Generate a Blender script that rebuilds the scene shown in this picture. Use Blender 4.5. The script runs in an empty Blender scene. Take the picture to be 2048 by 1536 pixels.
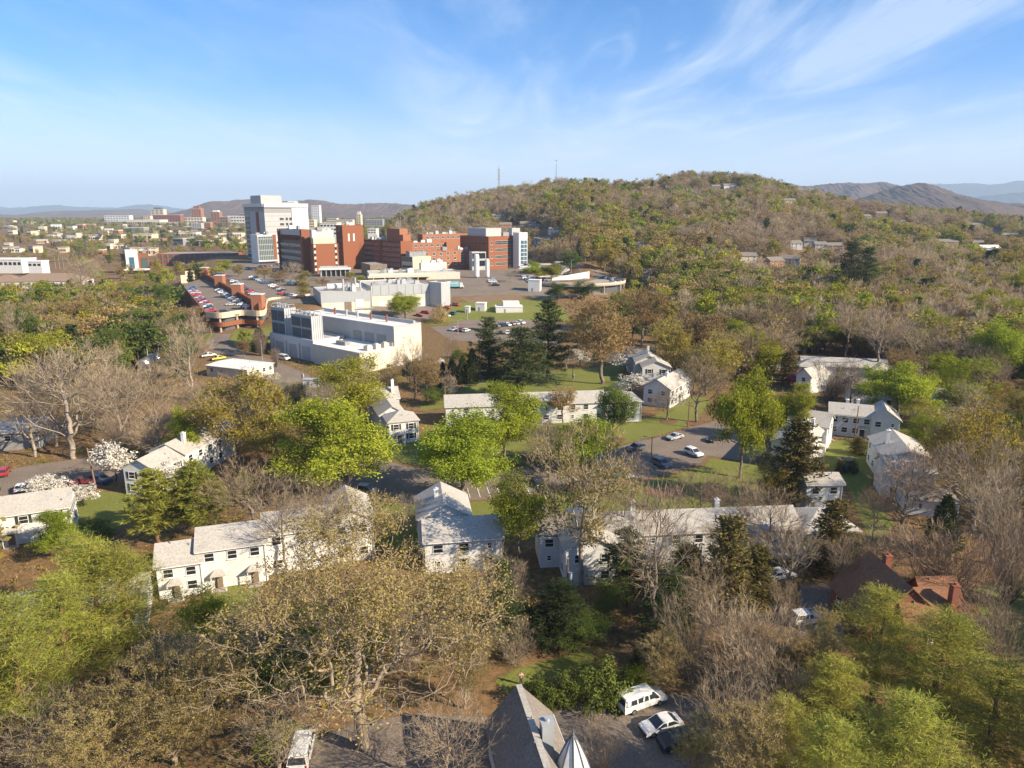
import bpy, math, random
import numpy as np
from mathutils import Vector, Matrix, geometry
sc = bpy.context.scene
COL = sc.collection
rad = math.radians
# ------------------------------------------------------------------ camera
CAMZ, PITCH, FPX = 54.0, rad(13.6), 1422.0          # drone height, tilt, focal length in photo pixels
cd = bpy.data.cameras.new("camera"); cam = bpy.data.objects.new("camera", cd); COL.objects.link(cam)
cam.location = (0, 0, CAMZ); cam.rotation_euler = (rad(90) - PITCH, 0, 0)
cd.sensor_width = 36; cd.lens = 36 * FPX / 2048; cd.clip_start = 0.5; cd.clip_end = 60000
sc.camera = cam
# ------------------------------------------------------------------ sky and sun
SUN_EL = rad(29); SUN_AZ = math.atan2(.92, -.39)      # azimuth clockwise from the view direction
sun_dir = Vector((math.sin(SUN_AZ) * math.cos(SUN_EL), math.cos(SUN_AZ) * math.cos(SUN_EL), math.sin(SUN_EL)))
sl = bpy.data.lights.new("sun", 'SUN'); sl.energy = 4.9; sl.angle = rad(.53); sl.color = (1, .86, .65)
so = bpy.data.objects.new("sun", sl); COL.objects.link(so); so.rotation_euler = sun_dir.to_track_quat('Z', 'Y').to_euler()
world = bpy.data.worlds.new("World"); sc.world = world; world.use_nodes = True
def build_world():
    nt = world.node_tree; nt.nodes.clear(); N = nt.nodes.new; L = nt.links.new
    out = N('ShaderNodeOutputWorld'); bg = N('ShaderNodeBackground'); bg.inputs[1].default_value = .107
    sky = N('ShaderNodeTexSky'); sky.sky_type = 'NISHITA'; sky.sun_disc = False
    sky.sun_elevation = SUN_EL; sky.sun_rotation = SUN_AZ; sky.altitude = 700; sky.air_density = 1.0; sky.dust_density = .55; sky.ozone_density = 3.2
    tc = N('ShaderNodeTexCoord'); sep = N('ShaderNodeSeparateXYZ'); L(tc.outputs['Generated'], sep.inputs[0])
    def M(op, a, b=None, clamp=False):
        n = N('ShaderNodeMath'); n.operation = op; n.use_clamp = clamp
        for i, v in enumerate((a, b)):
            if v is None: continue
            if isinstance(v, (int, float)): n.inputs[i].default_value = v
            else: L(v, n.inputs[i])
        return n.outputs[0]
    zz = M('MAXIMUM', M('ADD', sep.outputs[2], .055), .02)
    px = M('DIVIDE', sep.outputs[0], zz); py = M('DIVIDE', sep.outputs[1], zz)
    cb = N('ShaderNodeCombineXYZ'); L(px, cb.inputs[0]); L(py, cb.inputs[1])
    def noise(rot, scale, nscale, detail, rough, dist, off=(0, 0, 0)):
        mp = N('ShaderNodeMapping'); mp.inputs['Rotation'].default_value = (0, 0, rad(rot)); mp.inputs['Scale'].default_value = scale; mp.inputs['Location'].default_value = off
        L(cb.outputs[0], mp.inputs[0])
        n = N('ShaderNodeTexNoise'); n.inputs['Scale'].default_value = nscale; n.inputs['Detail'].default_value = detail; n.inputs['Roughness'].default_value = rough; n.inputs['Distortion'].default_value = dist
        L(mp.outputs[0], n.inputs['Vector']); return n.outputs[0]
    def ramp(v, a, b):
        n = N('ShaderNodeMapRange'); n.interpolation_type = 'SMOOTHSTEP'; n.inputs[1].default_value = a; n.inputs[2].default_value = b; L(v, n.inputs[0]); return n.outputs[0]
    # the air above the ridge: deep blue overhead, paling to the horizon
    el = ramp(sep.outputs[2], -.02, .30)
    tint = N('ShaderNodeMix'); tint.data_type = 'RGBA'; L(el, tint.inputs[0]); tint.inputs[6].default_value = (.58, .64, .88, 1); tint.inputs[7].default_value = (.25, .585, .85, 1)
    mul = N('ShaderNodeMix'); mul.data_type = 'RGBA'; mul.blend_type = 'MULTIPLY'; mul.inputs[0].default_value = 1; L(sky.outputs[0], mul.inputs[6]); L(tint.outputs[2], mul.inputs[7])
    big = ramp(noise(14, (.8, .32, 1), .55, 3, .5, .5, (3.1, 1.7, 0)), .30, .60)       # broad bands of cirrus
    side = ramp(px, -3.5, 1.5)
    wisp = ramp(noise(10, (1.2, .40, 1), 1.0, 9, .60, .7, (1.3, 6.2, 0)), .36, .86)
    fine = ramp(noise(-10, (1.6, .4, 1), 2.2, 7, .62, 1.1, (7, 2, 0)), .46, .95)
    m = M('MULTIPLY', M('ADD', M('MULTIPLY', big, .7), .28), M('ADD', M('MULTIPLY', wisp, .85), M('MULTIPLY', fine, .35)))
    cloud = M('MINIMUM', M('MULTIPLY', m, M('ADD', M('MULTIPLY', side, .3), .7)), .46)
    low = N('ShaderNodeMix'); low.data_type = 'RGBA'; L(M('MULTIPLY', ramp(sep.outputs[2], .17, -.02), .8), low.inputs[0]); L(mul.outputs[2], low.inputs[6]); low.inputs[7].default_value = (4.5, 5.0, 5.5, 1)
    mix = N('ShaderNodeMix'); mix.data_type = 'RGBA'; L(cloud, mix.inputs[0]); L(low.outputs[2], mix.inputs[6]); mix.inputs[7].default_value = (4.5, 4.9, 5.3, 1)
    L(mix.outputs[2], bg.inputs[0]); L(bg.outputs[0], out.inputs[0])
build_world()
vs = sc.view_settings; sc.display_settings.display_device = 'sRGB'
vs.view_transform = 'Standard'; vs.look = 'None'; vs.exposure = 1.1; vs.gamma = 1
sc.render.engine = 'CYCLES'
cy = sc.cycles; cy.max_bounces = 5; cy.diffuse_bounces = 3; cy.glossy_bounces = 2; cy.transmission_bounces = 3; cy.transparent_max_bounces = 6; cy.volume_bounces = 0
cy.caustics_reflective = False; cy.caustics_refractive = False; cy.sample_clamp_indirect = 4
# ------------------------------------------------------------------ tagging and building helpers
def tag(o, label=None, cat=None, group=None, kind=None):
    if label: o['label'] = label
    if cat: o['category'] = cat
    if group: o['group'] = group
    if kind: o['kind'] = kind
    return o
def empty(name, loc, rz=0.0, label=None, cat=None, group=None):
    o = bpy.data.objects.new(name, None); COL.objects.link(o); o.location = loc; o.rotation_euler = (0, 0, rz); o.empty_display_size = .5
    return tag(o, label, cat, group)
def link_mesh(name, me, parent=None, loc=(0, 0, 0), rz=0.0):
    o = bpy.data.objects.new(name, me); COL.objects.link(o)
    if parent: o.parent = parent
    o.location = loc; o.rotation_euler = (0, 0, rz); return o
class MB:
    """collects faces, builds one mesh object"""
    def __init__(s): s.v = []; s.f = []; s.m = []; s.mi = 0; s.T = None
    def pts(s, ps):
        i = len(s.v)
        s.v += [tuple(s.T @ Vector(p)) if s.T else tuple(p) for p in ps]; return i
    def face(s, ps, mi=None):
        i = s.pts(ps); s.f.append(tuple(range(i, i + len(ps)))); s.m.append(s.mi if mi is None else mi)
    def box(s, x0, x1, y0, y1, z0, z1, mi=None):
        s.prism([(x0, y0), (x1, y0), (x1, y1), (x0, y1)], z0, z1, mi)
    def prism(s, poly, z0, z1, mi=None, top=None):
        n = len(poly); top = top or poly; i = s.pts([(x, y, z0) for x, y in poly] + [(x, y, z1) for x, y in top]); mm = s.mi if mi is None else mi
        s.f.append(tuple(i + k for k in reversed(range(n)))); s.f.append(tuple(i + n + k for k in range(n)))
        for k in range(n): s.f.append((i + k, i + (k + 1) % n, i + n + (k + 1) % n, i + n + k))
        s.m += [mm] * (n + 2)
    def hull8(s, ps, mi=None):
        i = s.pts(ps); mm = s.mi if mi is None else mi
        s.f += [tuple(i + k for k in q) for q in ((3, 2, 1, 0), (4, 5, 6, 7), (0, 1, 5, 4), (1, 2, 6, 5), (2, 3, 7, 6), (3, 0, 4, 7))]; s.m += [mm] * 6
    def tube(s, a, b, r0, r1=None, n=8, mi=None):
        a, b = Vector(a), Vector(b); r1 = r0 if r1 is None else r1; d = (b - a).normalized(); u = d.orthogonal().normalized(); w = d.cross(u); mm = s.mi if mi is None else mi
        i = s.pts([a + (u * math.cos(t) + w * math.sin(t)) * r0 for t in (2 * math.pi * k / n for k in range(n))] + [b + (u * math.cos(t) + w * math.sin(t)) * r1 for t in (2 * math.pi * k / n for k in range(n))])
        for k in range(n): s.f.append((i + k, i + (k + 1) % n, i + n + (k + 1) % n, i + n + k))
        s.f.append(tuple(i + k for k in reversed(range(n)))); s.f.append(tuple(i + n + k for k in range(n))); s.m += [mm] * (n + 2)
    def lathe(s, prof, c=(0, 0, 0), n=16, mi=None):
        mm = s.mi if mi is None else mi; i = s.pts([(c[0] + r * math.cos(2 * math.pi * k / n), c[1] + r * math.sin(2 * math.pi * k / n), c[2] + z) for r, z in prof for k in range(n)])
        for j in range(len(prof) - 1):
            for k in range(n): s.f.append((i + j * n + k, i + j * n + (k + 1) % n, i + (j + 1) * n + (k + 1) % n, i + (j + 1) * n + k)); s.m.append(mm)
        s.f.append(tuple(i + k for k in reversed(range(n)))); s.f.append(tuple(i + (len(prof) - 1) * n + k for k in range(n))); s.m += [mm] * 2
    def mesh(s, name, mats):
        me = bpy.data.meshes.new(name); me.from_pydata(s.v, [], s.f); mats = mats if isinstance(mats, (list, tuple)) else [mats]
        for m in mats: me.materials.append(m)
        if len(mats) > 1: me.polygons.foreach_set('material_index', s.m)
        me.update(); return me
    def build(s, name, mats, parent=None, loc=(0, 0, 0), rz=0.0): return link_mesh(name, s.mesh(name, mats), parent, loc, rz)
def boxpart(name, m, parent, x0, x1, y0, y1, z0, z1):
    b = MB(); b.box(x0, x1, y0, y1, z0, z1); return b.build(name, m, parent)
# ------------------------------------------------------------------ materials
def nodes_of(m): m.use_nodes = True; return m.node_tree, m.node_tree.nodes['Principled BSDF']
def pm(name, col, var=.12, scale=1.5, rough=.8, bump=0.0, metal=0.0, streak=None, spec=.3, col2=None, detail=4, courses=0, stain=0):
    """painted/solid material: base colour broken up by noise, optional bump"""
    m = bpy.data.materials.new(name); nt, b = nodes_of(m); N = nt.nodes.new; L = nt.links.new
    b.inputs['Roughness'].default_value = rough; b.inputs['Metallic'].default_value = metal; b.inputs['Specular IOR Level'].default_value = spec
    tc = N('ShaderNodeTexCoord'); mp = N('ShaderNodeMapping'); L(tc.outputs['Object'], mp.inputs[0])
    if streak: mp.inputs['Scale'].default_value = streak
    n = N('ShaderNodeTexNoise'); n.inputs['Scale'].default_value = scale; n.inputs['Detail'].default_value = detail; n.inputs['Roughness'].default_value = .62; L(mp.outputs[0], n.inputs['Vector'])
    mr = N('ShaderNodeMapRange'); mr.inputs[1].default_value = .3; mr.inputs[2].default_value = .7; L(n.outputs[0], mr.inputs[0])
    mx = N('ShaderNodeMix'); mx.data_type = 'RGBA'; L(mr.outputs[0], mx.inputs[0])
    a = [c * (1 - var) for c in col]; c2 = col2 or [min(1, c * (1 + var)) for c in col]
    mx.inputs[6].default_value = (*a, 1); mx.inputs[7].default_value = (*c2, 1); L(mx.outputs[2], b.inputs['Base Color'])
    if courses:      # overlapping boards or shingle courses: a saw-tooth in height
        sp = N('ShaderNodeSeparateXYZ'); L(tc.outputs['Object'], sp.inputs[0]); mu = N('ShaderNodeMath'); mu.operation = 'MULTIPLY'; mu.inputs[1].default_value = 1 / courses; L(sp.outputs[2], mu.inputs[0]); fr = N('ShaderNodeMath'); fr.operation = 'FRACT'; L(mu.outputs[0], fr.inputs[0])
        bc = N('ShaderNodeBump'); bc.inputs['Strength'].default_value = .6; bc.inputs['Distance'].default_value = courses * .25; bc.invert = True; L(fr.outputs[0], bc.inputs['Height']); L(bc.outputs[0], b.inputs['Normal'])
    if stain:        # broad weather stains
        ns = N('ShaderNodeTexNoise'); ns.inputs['Scale'].default_value = .35; ns.inputs['Detail'].default_value = 5; L(tc.outputs['Object'], ns.inputs['Vector']); rs_ = N('ShaderNodeMapRange'); rs_.inputs[1].default_value = .5; rs_.inputs[2].default_value = .72; rs_.inputs[4].default_value = stain; L(ns.outputs[0], rs_.inputs[0]); m3 = N('ShaderNodeMix'); m3.data_type = 'RGBA'; L(rs_.outputs[0], m3.inputs[0]); L(mx.outputs[2], m3.inputs[6]); m3.inputs[7].default_value = (*[c * .5 for c in col], 1); L(m3.outputs[2], b.inputs['Base Color'])
    if bump and not courses:
        bp = N('ShaderNodeBump'); bp.inputs['Strength'].default_value = bump; bp.inputs['Distance'].default_value = .05; L(n.outputs[0], bp.inputs['Height']); L(bp.outputs[0], b.inputs['Normal'])
    return m
def ground_mat(name, cols, scale=.08, fine=1.2, rough=.95):
    """patchy ground: three colours by two noises"""
    m = bpy.data.materials.new(name); nt, b = nodes_of(m); N = nt.nodes.new; L = nt.links.new
    b.inputs['Roughness'].default_value = rough; b.inputs['Specular IOR Level'].default_value = .1
    tc = N('ShaderNodeTexCoord')
    def nz(s, d=6):
        n = N('ShaderNodeTexNoise'); n.inputs['Scale'].default_value = s; n.inputs['Detail'].default_value = d; n.inputs['Roughness'].default_value = .65; L(tc.outputs['Object'], n.inputs['Vector'])
        r = N('ShaderNodeMapRange'); r.inputs[1].default_value = .38; r.inputs[2].default_value = .62; L(n.outputs[0], r.inputs[0]); return r.outputs[0], n.outputs[0]
    a, _ = nz(scale); c, h = nz(fine, 8)
    m1 = N('ShaderNodeMix'); m1.data_type = 'RGBA'; L(a, m1.inputs[0]); m1.inputs[6].default_value = (*cols[0], 1); m1.inputs[7].default_value = (*cols[1], 1)
    m2 = N('ShaderNodeMix'); m2.data_type = 'RGBA'; L(c, m2.inputs[0]); L(m1.outputs[2], m2.inputs[6]); m2.inputs[7].default_value = (*cols[2], 1)
    L(m2.outputs[2], b.inputs['Base Color'])
    bp = N('ShaderNodeBump'); bp.inputs['Strength'].default_value = .5; bp.inputs['Distance'].default_value = .12; L(h, bp.inputs['Height']); L(bp.outputs[0], b.inputs['Normal'])
    return m
def leaf_mat(name, ca, cb, trans=.35, rough=.6, hue=.02):
    m = bpy.data.materials.new(name); m.use_nodes = True; nt = m.node_tree; nt.nodes.clear(); N = nt.nodes.new; L = nt.links.new
    out = N('ShaderNodeOutputMaterial'); at = N('ShaderNodeAttribute'); at.attribute_name = 'tint'; oi = N('ShaderNodeObjectInfo')
    mx = N('ShaderNodeMix'); mx.data_type = 'RGBA'; L(at.outputs['Fac'], mx.inputs[0]); mx.inputs[6].default_value = (*ca, 1); mx.inputs[7].default_value = (*cb, 1)
    hs = N('ShaderNodeHueSaturation'); L(mx.outputs[2], hs.inputs['Color'])
    r1 = N('ShaderNodeMapRange'); L(oi.outputs['Random'], r1.inputs[0]); r1.inputs[3].default_value = .5 - hue; r1.inputs[4].default_value = .5 + hue; L(r1.outputs[0], hs.inputs['Hue'])
    mm = N('ShaderNodeMath'); mm.operation = 'MULTIPLY'; mm.inputs[1].default_value = 7.31; L(oi.outputs['Random'], mm.inputs[0]); fr = N('ShaderNodeMath'); fr.operation = 'FRACT'; L(mm.outputs[0], fr.inputs[0])
    r2 = N('ShaderNodeMapRange'); L(fr.outputs[0], r2.inputs[0]); r2.inputs[3].default_value = .78; r2.inputs[4].default_value = 1.22; L(r2.outputs[0], hs.inputs['Value'])
    d = N('ShaderNodeBsdfDiffuse'); L(hs.outputs[0], d.inputs[0]); t = N('ShaderNodeBsdfTranslucent'); L(hs.outputs[0], t.inputs[0])
    ms = N('ShaderNodeMixShader'); ms.inputs[0].default_value = trans; L(d.outputs[0], ms.inputs[1]); L(t.outputs[0], ms.inputs[2]); L(ms.outputs[0], out.inputs[0])
    return m
# ------------------------------------------------------------------ terrain
def _g(px, py, z):
    X, Y = (px - 1024) / 1422.0, (768 - py) / 1422.0; c, s = math.cos(PITCH), math.sin(PITCH); t = (z - CAMZ) / (-s + Y * c); return X * t, (c + Y * s) * t
SPC, SPD = _g(521, 622, 10), _g(409, 556, 10); SPL = math.hypot(SPD[0] - SPC[0], SPD[1] - SPC[1])     # spine wall of the parking deck
def sstep(a, b, x): t = np.clip((x - a) / (b - a), 0, 1); return t * t * (3 - 2 * t)
RX = np.array([700, 780, 800, 850, 900, 950, 1000, 1050, 1100, 1170, 1250, 1300, 1350, 1430, 1500, 1550, 1600, 1650, 1700, 1800, 1900, 2048, 2200, 2600])
RZ = np.array([14, 20, 33, 51, 61, 68.5, 74, 80, 84.6, 88.6, 80, 85, 91.6, 97, 95.5, 85, 72, 64, 58, 49, 37, 26, 20, 16.])
def H(x, y):
    x = np.asarray(x, float); y = np.asarray(y, float); yy = np.maximum(y, 1.0)
    a = 1024 + 1463 * x / np.maximum(yy, 150)
    st = 262 + (345 - 262) * sstep(-95, -45, x)
    plat = 12 * np.clip((y - st) / np.maximum(450 - st, 60), 0, 1)                       # hospital plateau
    left = np.where(y < 350, 0, np.where(y < 900, 5 * (y - 350) / 550, np.minimum(5 + 15 * (y - 900) / 1300, 20)))
    s_ = ((x - SPC[0]) * (SPD[1] - SPC[1]) - (y - SPC[1]) * (SPD[0] - SPC[0])) / SPL     # signed distance, positive to the right of the spine
    lot = (9.3 + 2.7 * np.clip((y - 318) / 132, 0, 1)) * sstep(309, 317, y) * (1 - sstep(-92, -84, x)) * sstep(0, 3, s_)
    plat = np.maximum(plat, lot); plat = np.where(y < 470, plat + (np.minimum(plat, 6) - plat) * (1 - sstep(-4, 0, s_)), plat)
    wl = sstep(330, 430, a); wr = 1 - sstep(1130, 1300, a)
    base = plat * wl * wr + left * (1 - wl) + (3 * sstep(350, 500, y)) * wl * (1 - wr)
    base = np.where(y > 450, base + (left - base) * sstep(700, 1500, y), base)
    cr = np.interp(a, RX, RZ)
    y0 = 610 - 180 * sstep(1060, 1180, a); up = np.clip((y - y0) / (1150 - y0), 0, 1) ** 1.12; dn = np.clip(1 - (y - 1150) / 1000, 0, 1) ** 1.4
    w = np.where(y < 1150, up, dn)
    z = base + np.maximum(cr - base, 0) * w * sstep(700, 800, a)
    amp = np.clip((y - y0 + 30) / 420, 0, 1) * sstep(780, 1150, a) * np.clip((3200 - y) / 1000, 0, 1)
    z = z + amp * (2.6 * np.sin(x / 37 + 1.3 * np.sin(y / 83)) + 2.4 * np.sin(y / 47 + x / 91) + 1.2 * np.sin(x / 17 - y / 29))
    return z
def Hs(x, y): return float(H(x, y))
CP, SP = math.cos(PITCH), math.sin(PITCH)
def ray(px, py):
    X = (px - 1024) / FPX; Y = -(py - 768) / FPX
    return X, CP + Y * SP, -SP + Y * CP
def G(px, py, z=0.0):
    d = ray(px, py); t = (z - CAMZ) / d[2]; return Vector((d[0] * t, d[1] * t, z))
def T(px, py):
    """photo pixel -> point on the terrain"""
    d = ray(px, py); t = 40.0
    while t < 9000:
        x, y, z = d[0] * t, d[1] * t, CAMZ + d[2] * t
        if z <= Hs(x, y): break
        t += max(.4, (z - Hs(x, y)) * .5)
    return Vector((x, y, Hs(x, y)))
def P(px, D, z): 
    """world x of photo column px at forward distance D and height z"""
    return (px - 1024) / FPX * (D * CP + (CAMZ - z) * SP)
def ztop(py, D): d = ray(1024, py); return CAMZ + d[2] / d[1] * D
def project(x, y, z):
    dy, dz = y, z - CAMZ; dep = dy * CP - dz * SP; v = dy * SP + dz * CP
    return 1024 + FPX * x / dep, 768 - FPX * v / dep
# ------------------------------------------------------------------ ground, roads, lawns, far hills
random.seed(5); RNG = np.random.default_rng(11)
M_forest = ground_mat('leaf_litter', [(.17, .10, .05), (.085, .08, .03), (.25, .145, .07)], .035, .9)
M_lawn = ground_mat('lawn_grass', [(.105, .145, .022), (.15, .175, .034), (.21, .195, .06)], .12, 2.4)
M_mulch = ground_mat('mulch', [(.17, .085, .045), (.13, .07, .04), (.22, .12, .07)], .3, 3)
M_asph = ground_mat('asphalt', [(.13, .11, .095), (.16, .132, .112), (.105, .09, .08)], .15, 6)
M_asph2 = ground_mat('worn_asphalt', [(.215, .17, .135), (.29, .23, .175), (.165, .135, .11)], .13, 3)
M_conc = ground_mat('concrete', [(.36, .32, .27), (.42, .37, .31), (.31, .27, .23)], .3, 4)
M_dirt = ground_mat('dirt', [(.24, .15, .09), (.30, .21, .13), (.18, .12, .07)], .2, 2)
M_white = pm('white_paint', (.7, .7, .68), .08, 3)
M_yellow = pm('yellow_paint', (.62, .45, .09), .1, 3)
def grid_ground():
    def warp(lo, hi, n, k):
        t = np.linspace(-1, 1, n); return t
    ys = np.concatenate([np.linspace(-3000, -200, 12), np.linspace(-150, 600, 126)[0:], np.linspace(612, 1500, 75), np.geomspace(1540, 26000, 46)])
    xp = np.concatenate([np.linspace(0, 420, 71), np.linspace(430, 1100, 50), np.geomspace(1130, 24000, 34)]); xs = np.concatenate([-xp[::-1][:-1], xp])
    X, Y = np.meshgrid(xs, ys); Z = H(X, Y); Z = np.where(Y < 40, 0, Z)
    n, m = X.shape; v = np.stack([X, Y, Z], -1).reshape(-1, 3)
    i = (np.arange(n - 1)[:, None] * m + np.arange(m - 1)[None, :]).ravel(); f = np.stack([i, i + 1, i + m + 1, i + m], -1)
    me = bpy.data.meshes.new('ground'); me.from_pydata(v.tolist(), [], f.tolist()); me.materials.append(M_forest); me.shade_smooth(); me.update()
    tag(link_mesh('ground', me), kind='structure')
grid_ground()
def drape(name, poly, mat, lift, step=6.0, kind='structure', px=True, label=None):
    """a thin sheet laid on the terrain inside a polygon given by photo pixels (or metres)"""
    pts = [T(*p).to_2d() for p in poly] if px else [Vector(p) for p in poly]
    # densify the edge, add inner points, triangulate
    edge = []
    for a, b in zip(pts, pts[1:] + pts[:1]):
        k = max(1, int((b - a).length / step)); edge += [a.lerp(b, i / k) for i in range(k)]
    xs = [p.x for p in pts]; ys = [p.y for p in pts]; inner = []
    def inside(q):
        c = False; j = len(pts) - 1
        for i in range(len(pts)):
            if (pts[i].y > q.y) != (pts[j].y > q.y) and q.x < (pts[j].x - pts[i].x) * (q.y - pts[i].y) / (pts[j].y - pts[i].y) + pts[i].x: c = not c
            j = i
        return c
    x = min(xs)
    while x < max(xs):
        y = min(ys)
        while y < max(ys):
            q = Vector((x, y))
            if inside(q): inner.append(q)
            y += step
        x += step
    n = len(edge); res = geometry.delaunay_2d_cdt(edge + inner, [(i, (i + 1) % n) for i in range(n)], [], 1, 1e-4)
    v = [(p.x, p.y, Hs(p.x, p.y) + lift) for p in res[0]]; me = bpy.data.meshes.new(name); me.from_pydata(v, [], [list(f) for f in res[2]]); me.materials.append(mat)
    for p in me.polygons:
        if p.normal.z < 0: p.flip()
    me.update(); o = link_mesh(name, me); tag(o, label, None, None, kind); ZONES.append([tuple(p) for p in pts]); return o
ZONES = []      # sheets where no scattered tree may stand
def line_marks(name, rows_, w=.14, ln=5, mat=None):
    """painted stall lines: rows of short bars square to a base line given by photo pixels"""
    b = MB()
    for p, q, n, z in rows_:
        a, c = T(*p), T(*q); d = (c - a).normalized(); nn = Vector((-d.y, d.x, 0))
        for i in range(n):
            m = a.lerp(c, i / (n - 1)); e = m + nn * ln; f = d * w / 2; lift = lambda v: (v.x, v.y, Hs(v.x, v.y) + z); b.face([lift(m - f), lift(m + f), lift(e + f), lift(e - f)])
    o = b.build(name, mat or M_white); tag(o, kind='structure')
def strip(pxs, w0, w1=None):
    """centre line in photo pixels -> polygon in metres"""
    c = [T(*p).to_2d() for p in pxs]; w1 = w1 or w0; L = []; Rr = []
    for i, p in enumerate(c):
        d = (c[min(i + 1, len(c) - 1)] - c[max(i - 1, 0)]).normalized(); nrm = Vector((-d.y, d.x)); w = (w0 + (w1 - w0) * i / (len(c) - 1)) / 2
        L.append(p + nrm * w); Rr.append(p - nrm * w)
    return [tuple(p) for p in L + Rr[::-1]]
# the winding street and its parking bay
drape('road', [(560, 1008), (640, 985), (705, 955), (728, 915), (760, 918), (810, 934), (870, 945), (960, 946), (1050, 934), (1140, 918), (1215, 903), (1262, 888), (1330, 873), (1392, 852), (1432, 842), (1490, 868), (1540, 900), (1500, 925), (1455, 918), (1415, 912), (1402, 926), (1330, 950), (1262, 962), (1200, 972), (1090, 987), (960, 1001), (850, 1008), (770, 1003), (690, 996), (620, 1015), (560, 1035)], M_asph2, .05)
drape('lawn', [(705, 1000), (770, 1006), (850, 1010), (960, 1004), (1090, 990), (1200, 976), (1330, 955), (1410, 932), (1420, 918), (1520, 930), (1590, 960), (1560, 1060), (1300, 1085), (1010, 1075), (840, 1100), (740, 1090), (700, 1040)], M_lawn, .03)
drape('lawn', [(735, 905), (760, 890), (800, 880), (860, 870), (980, 860), (1050, 850), (1300, 838), (1395, 788), (1420, 800), (1390, 848), (1330, 868), (1262, 884), (1215, 898), (1140, 913), (1050, 928), (960, 940), (870, 939), (800, 925)], M_lawn, .03)
drape('lawn', [(930, 770), (1060, 745), (1240, 730), (1262, 770), (1240, 790), (1060, 790), (990, 800), (840, 822), (840, 808), (900, 800)], M_lawn, .03)
drape('lawn', [(1625, 925), (1640, 895), (1668, 880), (1800, 885), (1815, 900), (1745, 945), (1740, 985), (1790, 1050), (1760, 1085), (1735, 1075), (1690, 960)], M_lawn, .03)
drape('lawn', [(1790, 850), (1830, 835), (1900, 860), (1890, 880), (1815, 885)], M_lawn, .03)
drape('lawn', [(150, 1000), (205, 985), (275, 985), (275, 1040), (215, 1065), (140, 1075)], M_lawn, .03)
drape('lawn', [(398, 1185), (440, 1160), (500, 1150), (520, 1175), (510, 1215), (455, 1245), (410, 1210)], M_lawn, .03)
drape('lawn', [(990, 1365), (1040, 1335), (1180, 1300), (1200, 1340), (1080, 1370), (1010, 1385)], M_lawn, .03)
drape('lawn', [(1940, 1180), (2048, 1150), (2200, 1250), (2200, 1420), (1990, 1300)], M_lawn, .03)
drape('path', strip([(1690, 945), (1700, 985), (1728, 1040), (1745, 1075)], 3.2), M_conc, .07)
drape('path', strip([(1640, 900), (1662, 876), (1680, 862)], 1.3), M_conc, .07)
drape('path', strip([(1655, 945), (1668, 920), (1684, 890)], 1.1), M_dirt, .07)
drape('path', strip([(1035, 905), (1048, 930)], 1.5), M_conc, .07)
drape('path', strip([(1252, 862), (1282, 886)], 1.5), M_conc, .07)
drape('path', strip([(1285, 978), (1310, 1010), (1315, 1040)], 1.5), M_dirt, .07)
drape('pavement', strip([(728, 908), (765, 914), (815, 929), (872, 941), (960, 942), (1050, 930)], 1.0), M_conc, .12)
drape('pavement', strip([(800, 1008), (960, 1003), (1090, 989), (1200, 974)], .8), M_conc, .12)
drape('pavement', strip([(1330, 870), (1392, 848), (1425, 832)], .8), M_conc, .12)
for mx, my, w in ((1260, 815, 0), (1230, 880, 22), (1062, 915, 22), (1010, 925, 22), (1338, 843, 18), (1390, 846, 20), (1330, 985, 42), (1045, 1120, 40), (960, 1140, 50)):
    if w: drape('mulch_bed', [(mx + w * math.cos(t), my + w * .3 * math.sin(t)) for t in np.linspace(0, 6.28, 13)[:-1]], M_mulch, .09, 2)
line_marks('road_marking', [((1200, 955), (1330, 935), 9, .085), ((900, 1000), (1060, 990), 9, .085), ((60, 985), (200, 965), 9, .085)])
# streets west of the houses
drape('road', [(-60, 955), (60, 932), (190, 915), (262, 930), (245, 965), (150, 985), (-60, 1000)], M_asph2, .05)
drape('road', strip([(-40, 912), (90, 898), (200, 880), (300, 862), (400, 838), (520, 810), (600, 800), (720, 800), (830, 822), (900, 818), (1000, 800)], 5.5), M_asph2, .055)
drape('road', strip([(120, 1105), (210, 1085), (290, 1055)], 6), M_asph, .05)
drape('road', strip([(1990, 870), (2020, 930), (2048, 990), (2150, 1080)], 8), M_asph2, .05)
drape('road', strip([(1850, 770), (1930, 820), (1990, 870)], 5), M_asph2, .056)
drape('road', strip([(1600, 762), (1640, 790), (1660, 830)], 5), M_asph2, .05)
drape('road', [(452, 1235), (520, 1220), (560, 1260), (480, 1330), (300, 1330), (260, 1290)], M_asph, .05)
# foreground driveways
drape('driveway', [(1090, 1440), (1130, 1415), (1210, 1398), (1330, 1388), (1400, 1400), (1480, 1480), (1500, 1640), (1100, 1640)], M_asph2, .05)
drape('driveway', [(590, 1500), (700, 1450), (840, 1430), (985, 1440), (1000, 1640), (560, 1640)], M_asph2, .05)
drape('driveway', [(1600, 1175), (1660, 1165), (1700, 1230), (1680, 1290), (1600, 1270)], M_asph2, .05)
drape('driveway', [(1330, 1200), (1420, 1180), (1440, 1230), (1360, 1260)], M_asph2, .05)
drape('parking_lot', [(425, 548), (470, 527), (560, 519), (640, 519), (960, 527), (1120, 532), (1230, 556), (1215, 590), (1100, 602), (1050, 592), (1000, 590), (905, 594), (885, 632), (745, 652), (700, 615), (640, 605), (575, 608), (530, 600)], M_asph2, .045, 9)
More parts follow.
